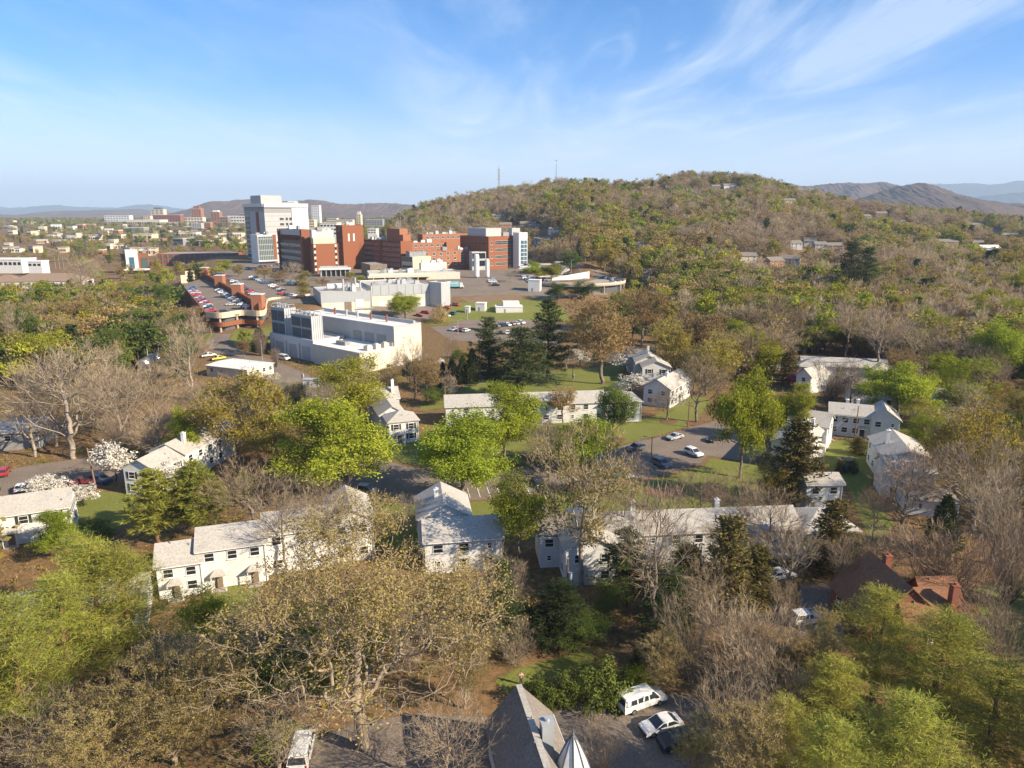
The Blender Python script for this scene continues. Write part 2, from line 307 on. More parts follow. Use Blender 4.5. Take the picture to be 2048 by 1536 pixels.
# road, lots and grass slope below the hospital
drape('road', [(432, 668), (462, 668), (455, 688), (500, 708), (545, 720), (600, 742), (680, 782), (640, 800), (560, 775), (500, 740), (440, 712), (408, 690)], M_asph2, .06)
drape('lawn', [(470, 660), (545, 655), (545, 690), (500, 702), (458, 686)], M_lawn, .04)
drape('lawn', [(405, 650), (430, 660), (420, 690), (395, 690)], M_lawn, .04)
drape('parking_lot', [(860, 655), (930, 640), (1060, 640), (1140, 650), (1120, 690), (1000, 690), (900, 680)], M_asph2, .06)
drape('lawn', [(850, 648), (885, 634), (908, 606), (1000, 602), (1080, 598), (1130, 618), (1140, 646), (1070, 640), (930, 640), (870, 652)], M_lawn, .05)
drape('parking_lot', [(745, 630), (800, 622), (880, 590), (905, 608), (870, 632), (800, 655), (745, 650)], M_asph2, .06)
drape('parking_lot', [(900, 590), (880, 575), (930, 560), (1010, 555), (1080, 556), (1030, 578), (980, 590), (930, 594)], M_asph2, .07)
drape('dirt_bank', [(915, 596), (985, 590), (1040, 588), (1045, 600), (1000, 603), (940, 606)], M_dirt, .08)
drape('path', strip([(1030, 580), (1062, 600), (1058, 615), (1040, 632), (1010, 637)], 2.2), M_conc, .1)
drape('parking_lot', [(420, 545), (470, 530), (560, 522), (600, 540), (700, 580), (640, 600), (575, 605), (540, 590), (480, 560)], M_asph2, .07)
drape('lawn', [(1880, 690), (1990, 670), (2048, 680), (2048, 700), (1900, 715)], M_lawn, .05)
# far ranges -------------------------------------------------------------
def forest_hill_mat(name, a, b, c):
    m = ground_mat(name, [a, b, c], .006, .055); return m
M_h1 = forest_hill_mat('far_forest', (.105, .068, .06), (.07, .062, .045), (.15, .10, .08))
M_h2 = forest_hill_mat('mountain_forest', (.05, .05, .05), (.055, .055, .045), (.06, .055, .055))
def ridge(name, D, depth, prof, mat, seed, rough=6.0, nx=240, ny=34):
    rg = np.random.default_rng(seed); px = np.array([p[0] for p in prof], float); py = np.array([p[1] for p in prof], float)
    cz = np.array([ztop(v, D) for v in py]); xs = np.linspace((px[0] - 1024) / 1463 * D, (px[-1] - 1024) / 1463 * D, nx); wx = (px - 1024) / 1463 * D
    crest = np.interp(xs, wx, cz); k = np.ones(7) / 7; crest = np.convolve(np.pad(crest, 3, 'edge'), k, 'valid')
    ts = np.linspace(-1, 1, ny); X, Tt = np.meshgrid(xs, ts); prof_y = np.clip(1 - np.abs(Tt), 0, 1); prof_y = prof_y ** .9
    ends = np.clip(np.minimum(np.arange(nx), np.arange(nx)[::-1]) / 14, 0, 1)
    Z = 5 + (crest[None] - 5) * prof_y * ends[None]; Y = D + Tt * depth
    n = np.zeros_like(X)
    for s, a in ((.9, 1.0), (.45, .6), (.2, .35)):
        for _ in range(4):
            th = rg.uniform(0, 6.28); ph = rg.uniform(0, 6.28); wl = depth * s * rg.uniform(.6, 1.2); n += a * np.sin((X * np.cos(th) + Y * np.sin(th)) * 6.28 / wl + ph)
    Z = Z + n * rough * np.clip((1 - prof_y) * 4, 0, 1) * prof_y * ends[None] + rg.normal(0, 1, X.shape) * rough * .22 * prof_y
    v = np.stack([X, Y, Z], -1).reshape(-1, 3); i = (np.arange(ny - 1)[:, None] * nx + np.arange(nx - 1)[None]).ravel(); f = np.stack([i, i + 1, i + nx + 1, i + nx], -1)
    me = bpy.data.meshes.new(name); me.from_pydata(v.tolist(), [], f.tolist()); me.materials.append(mat); me.update(); tag(link_mesh(name, me), kind='structure')
ridge('hills', 4300, 900, [(260, 445), (300, 438), (360, 428), (400, 418), (440, 405), (480, 399), (520, 397), (560, 403), (600, 401), (625, 398), (650, 401), (680, 408), (720, 408), (740, 405), (780, 404), (810, 408), (840, 413), (900, 420), (960, 430), (1000, 445)], M_h1, 1, 9)
ridge('hills', 6500, 1200, [(-400, 440), (-100, 438), (0, 436), (60, 432), (100, 425), (140, 421), (180, 422), (230, 419), (260, 421), (300, 428), (350, 432), (420, 434), (520, 440)], M_h1, 2, 10)
ridge('hills', 4600, 900, [(1400, 420), (1480, 390), (1540, 366), (1562, 362), (1590, 370), (1610, 371), (1640, 366), (1680, 364), (1720, 366), (1755, 362), (1800, 372), (1900, 392), (2050, 415), (2200, 430)], M_h1, 3, 9)
ridge('hills', 3300, 700, [(1640, 430), (1700, 405), (1760, 382), (1800, 370), (1832, 364), (1862, 371), (1900, 384), (1950, 398), (2000, 407), (2060, 412), (2200, 418), (2400, 440)], M_h1, 4, 8)
ridge('mountains', 15000, 2600, [(-600, 428), (-300, 422), (0, 419), (30, 418), (60, 416), (90, 423), (130, 419), (170, 417), (190, 414), (210, 415), (250, 417), (300, 416), (340, 414), (370, 419), (400, 425), (520, 432)], M_h2, 5, 30)
ridge('mountains', 14000, 2600, [(1700, 420), (1800, 390), (1850, 364), (1880, 368), (1920, 366), (1960, 370), (2000, 366), (2030, 360), (2060, 362), (2200, 370), (2500, 380)], M_h2, 6, 30)
ridge('mountains', 10500, 1900, [(1820, 425), (1900, 402), (1950, 395), (2000, 388), (2048, 383), (2200, 380), (2500, 390)], M_h2, 7, 25)
# ------------------------------------------------------------------ trees
def nrm(v): return v / np.maximum(np.linalg.norm(v, axis=-1, keepdims=True), 1e-9)
class Skel: 
    def __init__(s): s.a = []; s.b = []; s.ra = []; s.rb = []; s.tips = []; s.td = []
def grow(S, rg, pos, d, L, r, lvl, maxl, o):
    n = 3 if lvl < maxl else 2
    for i in range(n):
        d = nrm(d + rg.normal(0, o['wob'], 3) + np.array([0, 0, o['up'] * (1 if lvl else .3)])); p2 = pos + d * (L / n); r2 = r * (1 - .3 / n)
        S.a.append(pos); S.b.append(p2); S.ra.append(r); S.rb.append(r2); pos, r = p2, r2
        if 0 < lvl < maxl and i < n - 1 and rg.random() < o['side']:
            kid(S, rg, pos, d, L * o['lr'] * .8, r * .5, lvl + 1, maxl, o, rg.uniform(0, 6.28), rg.uniform(.6, 1.1))
        if lvl >= maxl - 1: S.tips.append(pos); S.td.append(d)
    if lvl < maxl:
        k = o['kids'] + (rg.random() < .4); a0 = rg.uniform(0, 6.28)
        for j in range(k): kid(S, rg, pos, d, L * o['lr'] * rg.uniform(.75, 1.15), r * (.72 if j == 0 else .58), lvl + 1, maxl, o, a0 + 6.28 * j / k + rg.normal(0, .3), rg.uniform(*o['ang']) * (.6 if j == 0 else 1))
    elif lvl == maxl: S.tips.append(pos); S.td.append(d)
def kid(S, rg, pos, d, L, r, lvl, maxl, o, az, ang):
    u = nrm(np.cross(d, [0.3, .9, .2])); w = np.cross(d, u); nd = nrm(d * math.cos(ang) + (u * math.cos(az) + w * math.sin(az)) * math.sin(ang)); grow(S, rg, pos, nd, L, r, lvl, maxl, o)
def tubes(A, B, ra, rb, rmin=0.0):
    """segments -> prisms (4-sided, thin ones 3-sided)"""
    A, B, ra, rb = (np.asarray(q, float) for q in (A, B, ra, rb)); ra = np.maximum(ra, rmin); rb = np.maximum(rb, rmin)
    V = []; Fc = []; off = 0
    for n, sel in ((6, ra > .12), (3, ra <= .12)):
        a, b, p, q = A[sel], B[sel], ra[sel], rb[sel]
        if not len(a): continue
        d = nrm(b - a); u = nrm(np.cross(d, np.array([.31, .52, .79]))); w = np.cross(d, u); t = 2 * np.pi * np.arange(n) / n
        ring = u[:, None] * np.cos(t)[None, :, None] + w[:, None] * np.sin(t)[None, :, None]
        v = np.concatenate([a[:, None] + ring * p[:, None, None], b[:, None] + ring * q[:, None, None]], 1); V.append(v.reshape(-1, 3))
        base = off + np.arange(len(a))[:, None, None] * 2 * n; k = np.arange(n)
        Fc.append((base + np.stack([k, (k + 1) % n, n + (k + 1) % n, n + k], -1)[None]).reshape(-1, 4)); off += len(a) * 2 * n
    return np.concatenate(V), np.concatenate(Fc)
def cards(c, nor, s, asp, rg, axis=None):
    """leaf-shaped quads: centres, normals, size, aspect"""
    N = len(c); u = axis if axis is not None else nrm(rg.normal(size=(N, 3))); u = nrm(u - nor * (u * nor).sum(-1, keepdims=True)); w = np.cross(nor, u)
    s = np.broadcast_to(s, (N,))[:, None]; asp = np.broadcast_to(asp, (N,))[:, None]
    v = np.stack([c - u * s, c + w * s * asp - u * s * .15, c + u * s, c - w * s * asp - u * s * .15], 1).reshape(-1, 3)
    return v, np.arange(4 * N).reshape(N, 4)
def mesh_np(name, v, f, mat, tint=None, mats=None, mi=None):
    me = bpy.data.meshes.new(name); me.vertices.add(len(v)); me.vertices.foreach_set('co', np.asarray(v, np.float32).ravel())
    me.loops.add(f.size); me.polygons.add(len(f)); me.loops.foreach_set('vertex_index', f.astype(np.int32).ravel())
    me.polygons.foreach_set('loop_start', np.arange(0, f.size, f.shape[1], dtype=np.int32))
    for m in (mats or [mat]): me.materials.append(m)
    if mi is not None: me.polygons.foreach_set('material_index', np.asarray(mi, np.int32))
    if tint is not None:
        at = me.attributes.new('tint', 'FLOAT', 'FACE'); at.data.foreach_set('value', np.clip(tint, 0, 1).astype(np.float32))
    me.update(calc_edges=True); me.validate(); return me
B_grey = pm('bark_grey', (.20, .155, .12), .35, 2.2, .95, .3, streak=(1, 1, .25)); B_dark = pm('bark_brown', (.085, .062, .048), .35, 2.2, .95, .3, streak=(1, 1, .25))
B_pale = pm('bark_pale', (.30, .25, .20), .3, 1.6, .95, .3, streak=(1, 1, .3)); B_red = pm('bark_red', (.20, .11, .065), .3, 2, .95, .3, streak=(1, 1, .25)); B_tan = pm('bark_tan', (.29, .225, .155), .3, 2, .95, .3, streak=(1, 1, .3))
L_green = leaf_mat('maple_leaf', (.16, .185, .018), (.40, .42, .045)); L_green2 = leaf_mat('leaf_mid_green', (.07, .10, .024), (.18, .215, .045)); L_lime = leaf_mat('leaf_lime', (.19, .205, .02), (.37, .375, .035))
L_bud = leaf_mat('bud_olive', (.22, .175, .055), (.45, .365, .135), .42, hue=.012); L_yel = leaf_mat('bud_yellow', (.21, .175, .025), (.42, .35, .05), .42, hue=.012); L_rus = leaf_mat('bud_russet', (.26, .17, .06), (.47, .34, .13), .42, hue=.012)
L_pine = leaf_mat('pine_needle', (.18, .19, .036), (.43, .42, .085), .38, hue=.01); L_dark = leaf_mat('dark_needle', (.035, .052, .02), (.10, .12, .04), .2, hue=.012); L_ced = leaf_mat('cedar_scale', (.08, .07, .025), (.20, .165, .055), .2, hue=.015)
L_white = leaf_mat('dogwood_bloom', (.55, .50, .42), (.80, .76, .66), .2, hue=.004); L_mag = leaf_mat('redbud_bloom', (.22, .03, .08), (.40, .07, .16), .2, hue=.005); L_pink = leaf_mat('pink_bloom', (.45, .20, .18), (.6, .32, .28), .2, hue=.005)
L_twig = leaf_mat('twig', (.21, .16, .105), (.39, .305, .21), .0, hue=.006); L_twigr = leaf_mat('twig_reddish', (.19, .135, .085), (.345, .25, .165), .0, hue=.006)
L_ftwig = leaf_mat('far_twig', (.31, .235, .15), (.54, .43, .29), .4, hue=.008); L_ftwigr = leaf_mat('far_twig_warm', (.29, .20, .12), (.50, .375, .235), .4, hue=.008)
PROTO = {}
def finish(name, S, lv, lf, tint, lmat, bark, rmin=.0, split=True):
    """turn a skeleton and its leaf cards into a trunk mesh and a crown mesh (or one far mesh); record proportions"""
    tv, tf = tubes(S.a, S.b, S.ra, S.rb, rmin) if S is not None and len(S.a) else (np.zeros((0, 3)), np.zeros((0, 4), int))
    al = np.concatenate([tv, lv]) if len(lv) else tv; h = np.percentile(al[:, 2], 99.8); w = 2 * np.percentile(np.hypot(al[:, 0], al[:, 1]), 96)
    p = dict(h=h, w=w)
    if split: p['trunk'] = mesh_np(name + '_trunk', tv, tf, bark); p['crown'] = mesh_np(name + '_crown', lv, lf, lmat, tint)
    else:
        v = np.concatenate([tv, lv]); f = np.concatenate([tf, lf + len(tv)]); p['mesh'] = mesh_np(name, v, f, None, np.concatenate([np.full(len(tf), .5), tint]), [bark, lmat], np.concatenate([np.zeros(len(tf)), np.ones(len(lf))]))
    PROTO.setdefault(name, []).append(p); return p
def crown_points(rg, N, h, w, cb, lobes, shape, shell=2.2):
    """points through the crown volume, gathered in lobes; returns points and lobe numbers"""
    zc, az, r = h * (1 + cb) / 2, h * (1 - cb) / 2, w / 2
    d = nrm(rg.normal(size=(lobes, 3))); k = rg.beta(shell, 1, lobes)
    if shape == 'vase': t = rg.random(lobes) ** .6; a = rg.uniform(0, 6.28, lobes); rr = r * t ** .8 * np.sqrt(rg.random(lobes)) * 1.0; L = np.stack([rr * np.cos(a), rr * np.sin(a), h * (cb + (1 - cb) * t) * .95], -1)
    else:
        L = d * k[:, None] * np.array([r, r, az]) * .80 + np.array([0, 0, zc])
        if shape == 'flat': L[:, 2] = np.where(L[:, 2] < zc, zc + (L[:, 2] - zc) * .35, L[:, 2])
        elif shape == 'egg': L[:, :2] *= np.clip(1.12 - .45 * (L[:, 2:] - zc) / az, .5, 1.4)
        else: L[:, 2] = np.where(L[:, 2] < zc, zc + (L[:, 2] - zc) * 1.0, L[:, 2])
    lr = rg.uniform(.55, 1.25, lobes); idx = rg.choice(lobes, N, p=lr ** 2 / (lr ** 2).sum()); s = (r * r * az) ** (1 / 3) * (1.15 / lobes ** .36)
    g = nrm(rg.normal(size=(N, 3))) * (rg.random(N) ** .45)[:, None]
    P_ = L[idx] + g * s * lr[idx][:, None] * np.array([1, 1, .72 if shape != 'vase' else 1.3]); P_[:, 2] = np.clip(P_[:, 2], h * cb * .55, h); return P_, idx
def mst(rg, trunk, pts, bf, r0, rmin, up=.8):
    """join the points into one branching tree that grows out of the trunk"""
    nt = len(trunk); n = len(pts); Nn = np.concatenate([trunk, pts]); par = np.full(nt + n, -1); par[1:nt] = np.arange(nt - 1); pl = np.zeros(nt + n)
    for i in range(1, nt): pl[i] = pl[i - 1] + np.linalg.norm(trunk[i] - trunk[i - 1])
    best = np.full(n, 1e9); bp = np.zeros(n, int); todo = np.ones(n, bool)
    def relax(i):
        v = pts - Nn[i]; d = np.linalg.norm(v, axis=1); c = d * (1 + up * np.clip(.25 - v[:, 2] / np.maximum(d, 1e-6), 0, 1.2)) + bf * pl[i]; m = (c < best) & todo; best[m] = c[m]; bp[m] = i
    for i in range(nt): relax(i)
    order = []
    for _ in range(n):
        j = int(np.argmin(np.where(todo, best, 1e9))); todo[j] = False; i = nt + j; par[i] = bp[j]; pl[i] = pl[bp[j]] + np.linalg.norm(pts[j] - Nn[bp[j]]); order.append(i); relax(i)
    cnt = np.ones(nt + n)
    for i in order[::-1]: cnt[par[i]] += cnt[i]
    for i in range(nt - 1, 0, -1): cnt[par[i]] += cnt[i]
    rad_ = np.maximum(r0 * (cnt / cnt[0]) ** .5, rmin); S = Skel(); ch = np.arange(1, nt + n); a, b = Nn[par[ch]], Nn[ch]; ra = np.minimum(rad_[par[ch]], rad_[ch] * 1.25); rb = rad_[ch]
    ln = np.linalg.norm(b - a, axis=1, keepdims=True); mid = (a + b) / 2 + rg.normal(0, 1, a.shape) * ln * .085 - np.array([0, 0, .03]) * ln
    S.a = np.concatenate([a, mid]); S.b = np.concatenate([mid, b]); S.ra = np.concatenate([ra, (ra + rb) / 2]); S.rb = np.concatenate([(ra + rb) / 2, rb]); dr = nrm(b - a); return S, dr[nt - 1:]
def decid(name, seed, lmat, bark, h=15, w=13, cb=.18, N=420, lobes=22, shape='round', leaf_lo=0, bf=.35, leaves=10, ls=.36, twigs=0, tl=1.1, tw=.024, tmat=None, r0=None, rmin=.014, split=True, asp=.55, blob=1.0, bias=.5, lean=.0, up=.8, trunks=1, lead=.72):
    rg = np.random.default_rng(seed); pts, lob = crown_points(rg, N, h, w, cb, lobes, shape); m_ = 9; hs_ = np.linspace(-.4, h * lead, m_); tr = np.stack([np.cumsum(rg.normal(0, h * .008, m_)) + lean * hs_, np.cumsum(rg.normal(0, h * .008, m_)), hs_], -1); tr[0, :2] = 0
    S, dr = mst(rg, tr, pts, bf, r0 or h * .017, rmin, up); LV = []; LF = []; TI = []; n = 0; ctr = np.array([0, 0, h * (cb * .5 + .3)]); out = nrm(pts - ctr)
    if leaves:
        idx = np.repeat(np.arange(N), leaves); idx = idx[rg.random(len(idx)) < np.clip((pts[idx, 2] / h - leaf_lo) * 2.2 + .04, 0, 1)] if leaf_lo else idx; clump = rg.random(lobes); c = pts[idx] + rg.normal(0, 1, (len(idx), 3)) * blob * ls * np.array([1.25, 1.25, .85]); nor = nrm(rg.normal(size=(len(idx), 3)) + out[idx] * .7 + np.array([0, 0, bias])); s = ls * rg.uniform(.6, 1.2, len(idx)); v, f = cards(c, nor, s, asp, rg); LV.append(v); LF.append(f); TI.append(clump[lob[idx]] * .5 + rg.random(len(idx)) * .5); n = len(v)
    if twigs:
        idx = np.repeat(np.arange(N), twigs); ax = nrm(dr[idx] * .55 + out[idx] * .7 + rg.normal(0, .5, (len(idx), 3)) + np.array([0, 0, .25])); l = tl * rg.uniform(.45, 1.2, len(idx)); c = pts[idx] + ax * l[:, None] * .5; nor = nrm(np.cross(ax, rg.normal(size=ax.shape))); v, f = cards(c, nor, l * .5, tw / (l * .5), rg, ax); LV.append(v); LF.append(f + n); TI.append(rg.random(len(idx)))
    if twigs and leaves:      # twigs belong to the trunk mesh when the crown has leaves too
        tv, tf = tubes(S.a, S.b, S.ra, S.rb); v2, f2 = LV[1], LF[1] - n; tm = tmat or L_twig
        if split:
            al = np.concatenate([tv, LV[0]]); p = dict(h=np.percentile(al[:, 2], 99.8), w=2 * np.percentile(np.hypot(al[:, 0], al[:, 1]), 96))
            p['trunk'] = mesh_np(name + '_trunk', np.concatenate([tv, v2]), np.concatenate([tf, f2 + len(tv)]), None, np.concatenate([np.full(len(tf), .5), TI[1]]), [bark, tm], np.concatenate([np.zeros(len(tf)), np.ones(len(f2))])); p['crown'] = mesh_np(name + '_crown', LV[0], LF[0], lmat, TI[0]); PROTO.setdefault(name, []).append(p); return p
    return finish(name, S, np.concatenate(LV), np.concatenate(LF), np.concatenate(TI), lmat, bark, 0, split)
def pine(name, seed, lmat, bark, h=22, R=5.0, clear=.28, step=.9, per=5, tuft=9, ts=.55, droop=.1, split=True, soft=.25, asp=.16, irr=.35, rise=.25, tpd=.75):
    """whorled conifer: straight leader, horizontal limbs, needle tufts on their outer part"""
    rg = np.random.default_rng(seed); S = Skel(); z = -.3; pos = np.array([0, 0, -.3]); nn = 10
    for i in range(nn):
        q = np.array([rg.normal(0, .1), rg.normal(0, .1), -.3 + (h + .3) * (i + 1) / nn]); S.a.append(pos); S.b.append(q); S.ra.append(h * .016 * (1 - .92 * i / nn)); S.rb.append(h * .016 * (1 - .92 * (i + 1) / nn)); pos = q
    T_, D_ = [], []; z = h * clear
    while z < h * .985:
        t = (z - h * clear) / (h * (1 - clear)); L0 = R * (1 - t) ** .75 * (.55 + .45 * min(1, t * 5)) ; a0 = rg.uniform(0, 6.28)
        for j in range(per):
            if rg.random() < .12: continue
            L = L0 * rg.uniform(1 - irr, 1.1) + .3; a = a0 + 6.28 * j / per + rg.normal(0, .25); d = nrm(np.array([math.cos(a), math.sin(a), rise + .55 * t + rg.normal(0, .12)])); p = np.array([0, 0, z + rg.normal(0, .15)]); m = max(2, int(L / 1.1)); r = .02 + L * .011
            for i in range(m):
                d = nrm(d + np.array([0, 0, -droop + (.16 if i > m * .5 else 0)]) + rg.normal(0, .08, 3)); q = p + d * L / m; S.a.append(p); S.b.append(q); S.ra.append(r); S.rb.append(r * .7); r *= .7
                if (i + 1) / m > .3:
                    kk = max(1, int(L / m / .5))
                    for u in range(kk):
                        w = p + (q - p) * (u + rg.random()) / kk; T_.append(w); D_.append(d)
                        sd = nrm(np.cross(d, [0, 0, 1])) * rg.choice([-1, 1]); e = w + nrm(sd + d * .5) * rg.uniform(.3, .28 * (1 - (i / m) * .5) * L * tpd + .4) + np.array([0, 0, rg.normal(.05, .12)]); T_.append(e); D_.append(nrm(e - w + d * .3)); S.a.append(w); S.b.append(e); S.ra.append(.03); S.rb.append(.015)
                p = q
            T_.append(p); D_.append(d)
        z += step * rg.uniform(.75, 1.25)
    tips = np.array(T_); td = np.array(D_); m = len(tips); idx = np.repeat(np.arange(m), tuft); ax = nrm(td[idx] * .7 + rg.normal(0, .75, (len(idx), 3)) + np.array([0, 0, .35])); s = ts * rg.uniform(.6, 1.15, len(idx)); c = tips[idx] + ax * s[:, None] * .6 + rg.normal(0, soft, (len(idx), 3)) * np.array([1, 1, .5])
    nor = nrm(np.cross(ax, rg.normal(size=ax.shape)) + np.array([0, 0, .3])); v, f = cards(c, nor, s, asp, rg, ax); cl = rg.random(m)
    return finish(name, S, v, f, cl[idx] * .6 + rg.random(len(idx)) * .45, lmat, bark, 0, split)
def cone(name, seed, lmat, bark, h=12, R=2.6, n=2600, ls=.32, lobes=6, clear=.04, power=.8, split=True, asp=.4, rough=.22):
    """dense cone or ball of scale-leaf sprays: cedar, cypress, clipped shrub"""
    rg = np.random.default_rng(seed); S = Skel()
    S.a = [np.array([0, 0, -.3]), np.array([0, 0, h * .4])]; S.b = [np.array([0, 0, h * .4]), np.array([0, 0, h * .93])]; S.ra = [h * .014, h * .009]; S.rb = [h * .009, .02]
    t = rg.random(n) ** 1.25; a = rg.uniform(0, 6.28, n); z = h * (clear + (1 - clear) * t); ph = rg.uniform(0, 6.28, (4,)); k = 1 + rough * (np.sin(a * 3 + t * 9 + ph[0]) * .5 + np.sin(a * 5 - t * 17 + ph[1]) * .5 + np.sin(a * 2 + t * 31 + ph[2]) * .4)
    rr = R * (1 - t) ** power * np.minimum(1, .55 + t * 5) * k * rg.beta(5, 1.3, n); c = np.stack([rr * np.cos(a), rr * np.sin(a), z + rg.normal(0, .15, n)], -1)
    out = np.stack([np.cos(a), np.sin(a), np.full(n, .5)], -1); ax = nrm(out * .8 + rg.normal(0, .5, (n, 3)) + np.array([0, 0, .4])); nor = nrm(np.cross(ax, rg.normal(size=(n, 3)))); s = ls * rg.uniform(.6, 1.25, n); v, f = cards(c, nor, s, asp, rg, ax)
    ti = np.clip(.5 + .35 * np.sin(a * 4 + t * 21) * .6 + rg.normal(0, .25, n), 0, 1); return finish(name, S, v, f, ti, lmat, bark, 0, split)
def bush(name, seed, lmat, bark, h=3, R=2.2, n=1500, ls=.2, split=True):
    rg = np.random.default_rng(seed); S = Skel()
    for i in range(7):
        a = rg.uniform(0, 6.28); S.a.append(np.array([0, 0, -.15])); S.b.append(np.array([R * .45 * math.cos(a), R * .45 * math.sin(a), h * rg.uniform(.5, .8)])); S.ra.append(.05); S.rb.append(.02)
    d = nrm(rg.normal(size=(n, 3))); d[:, 2] = np.abs(d[:, 2]) * 1.0; k = 1 + .22 * np.sin(d[:, 0] * 7 + 2 * seed) * np.sin(d[:, 1] * 6 + seed) + .15 * np.sin(d[:, 2] * 9 + d[:, 0] * 5); rr = rg.beta(6, 1.2, n) * k
    c = np.stack([d[:, 0] * R * rr, d[:, 1] * R * rr, .1 + d[:, 2] * (h - .1) * rr + rg.random(n) * .25], -1); nor = nrm(d + rg.normal(0, .6, (n, 3))); s = ls * rg.uniform(.6, 1.2, n); v, f = cards(c, nor, s, .6, rg)
    return finish(name, S, v, f, np.clip(rg.normal(.5, .28, n), 0, 1), lmat, bark, 0, split)
# ---- near and middle-distance kinds (trunk mesh + crown mesh)
for i in range(3): decid('green', 10 + i, L_green, B_grey, 15, 14.5, .08, 760, 28 + 5 * i, leaves=42, ls=.16, blob=2.3)
for i in range(2): decid('midgreen', 20 + i, L_green2, B_dark, 14, 10, .08, 500, 18, leaves=34, ls=.155, blob=2.2)
for i in range(2): decid('lime', 25 + i, L_lime, B_grey, 13, 10, .08, 520, 24, leaves=24, ls=.14, bf=.5, blob=2.1)
for i in range(3): decid('yellow', 30 + i, L_yel, B_grey, 15, 12.5, .08, 560, 26, leaves=13, ls=.18, blob=1.5, twigs=4, tmat=L_twig)
for i in range(2): decid('olive', 35 + i, L_bud, B_pale, 16, 13, .16, 520, 22, leaves=10, ls=.17, blob=1.5, twigs=4, tmat=L_twig, r0=.3)
for i in range(2): decid('russet', 40 + i, L_rus, B_grey, 16, 13, .2, 520, 24, leaves=13, ls=.18, blob=1.5, twigs=4, tmat=L_twigr)
for i in range(4): decid('bare', 50 + i, L_twig if i % 2 else L_twigr, B_pale if i % 2 else B_grey, 16, 14, .14, 520, 40, leaves=0, twigs=7, tl=1.6, tw=.016, bf=.45, r0=.3)
for i in range(2): decid('vase', 60 + i, L_twigr, B_grey, 13, 10, .10, 420, 40, 'vase', bf=1.0, leaves=0, twigs=7, tl=1.6, tw=.016, lead=.12)
for i in range(2): decid('spindly', 65 + i, L_twig, B_grey, 18, 11, .3, 300, 26, leaves=0, twigs=6, tl=1.7, tw=.018, bf=.5, r0=.2)
for i in range(3): pine('pine', 70 + i, L_dark, B_dark, 21, 5.6, .2, .9, 5, 10, .45, irr=.5)
for i in range(2): pine('palepine', 75 + i, L_pine, B_red, 19, 5.0, .25, .8, 5, 9, .5)
for i in range(3): pine('cedar', 80 + i, L_ced, B_red, 12, 3.0, .05, .42, 6, 7, .27, asp=.3, irr=.65, soft=.2, rise=.4, tpd=.8)
for i in range(2): cone('cypress', 85 + i, L_dark, B_dark, 12, 2.2, 2200, .32, power=.65)
for i in range(2): decid('dogwood', 90 + i, L_white, B_dark, 6.5, 8, .12, 260, 22, 'flat', leaves=11, ls=.17, bias=1.0, bf=.4)
decid('redbud', 95, L_mag, B_dark, 5, 5, .15, 160, 14, leaves=9, ls=.17); decid('pinkbloom', 96, L_pink, B_dark, 5, 5.5, .15, 160, 14, leaves=9, ls=.18)
for i in range(2): bush('shrub', 100 + i, L_green2, B_dark, 3, 2.2, 4200, .11)
bush('limeshrub', 103, L_lime, B_dark, 3, 2.2, 3800, .11); bush('darkshrub', 104, L_dark, B_dark, 2.6, 1.7, 3000, .1); bush('russetshrub', 105, L_rus, B_dark, 3, 2, 2200, .1)
# ---- far kinds, one light mesh each
for nm, lm, bk in (('far_green', L_green, B_grey), ('far_mid', L_green2, B_dark), ('far_yellow', L_yel, B_grey), ('far_russet', L_rus, B_grey), ('far_olive', L_bud, B_pale)):
    for i in range(2): decid(nm, 200 + i + 7 * len(PROTO), lm, bk, 15, 10.5 if i else 12.5, .06, 84, 11 + 4 * i, leaves=15 if nm in ('far_green', 'far_mid') else 12, ls=.46, r0=.2, rmin=.05, asp=.6, blob=.9)
for i in range(3): decid('far_bare', 230 + i, (L_ftwig, L_ftwigr, L_ftwig)[i], (B_grey, B_dark, B_pale)[i], 15, 11, .12, 84, 18, ('round', 'vase', 'egg')[i], leaves=0, twigs=13, tl=2.3, tw=.05, r0=.2, rmin=.05, bf=.5)
for i in range(2): pine('far_pine', 240 + i, L_dark, B_dark, 19, 3.8, .12, 1.5, 5, 4, 1.0, asp=.4, soft=.3)
def tree(kind, x, y, h, w=None, rz=None, var=None, name=None, z=None, tilt=0):
    ps = PROTO[kind]; i = (var if var is not None else random.randrange(len(ps))) % len(ps); p = ps[i]; z = Hs(x, y) if z is None else z; rz = random.uniform(0, 6.28) if rz is None else rz
    sz = h / p['h']; sw = (w / p['w']) if w else sz; name = name or kind
    if 'mesh' in p: o = link_mesh(name, p['mesh'], None, (x, y, z), rz); o.scale = (sw, sw, sz); return o
    o = empty(name, (x, y, z), rz); o.scale = (sw, sw, sz); link_mesh('trunk', p['trunk'], o); link_mesh('crown', p['crown'], o); return o
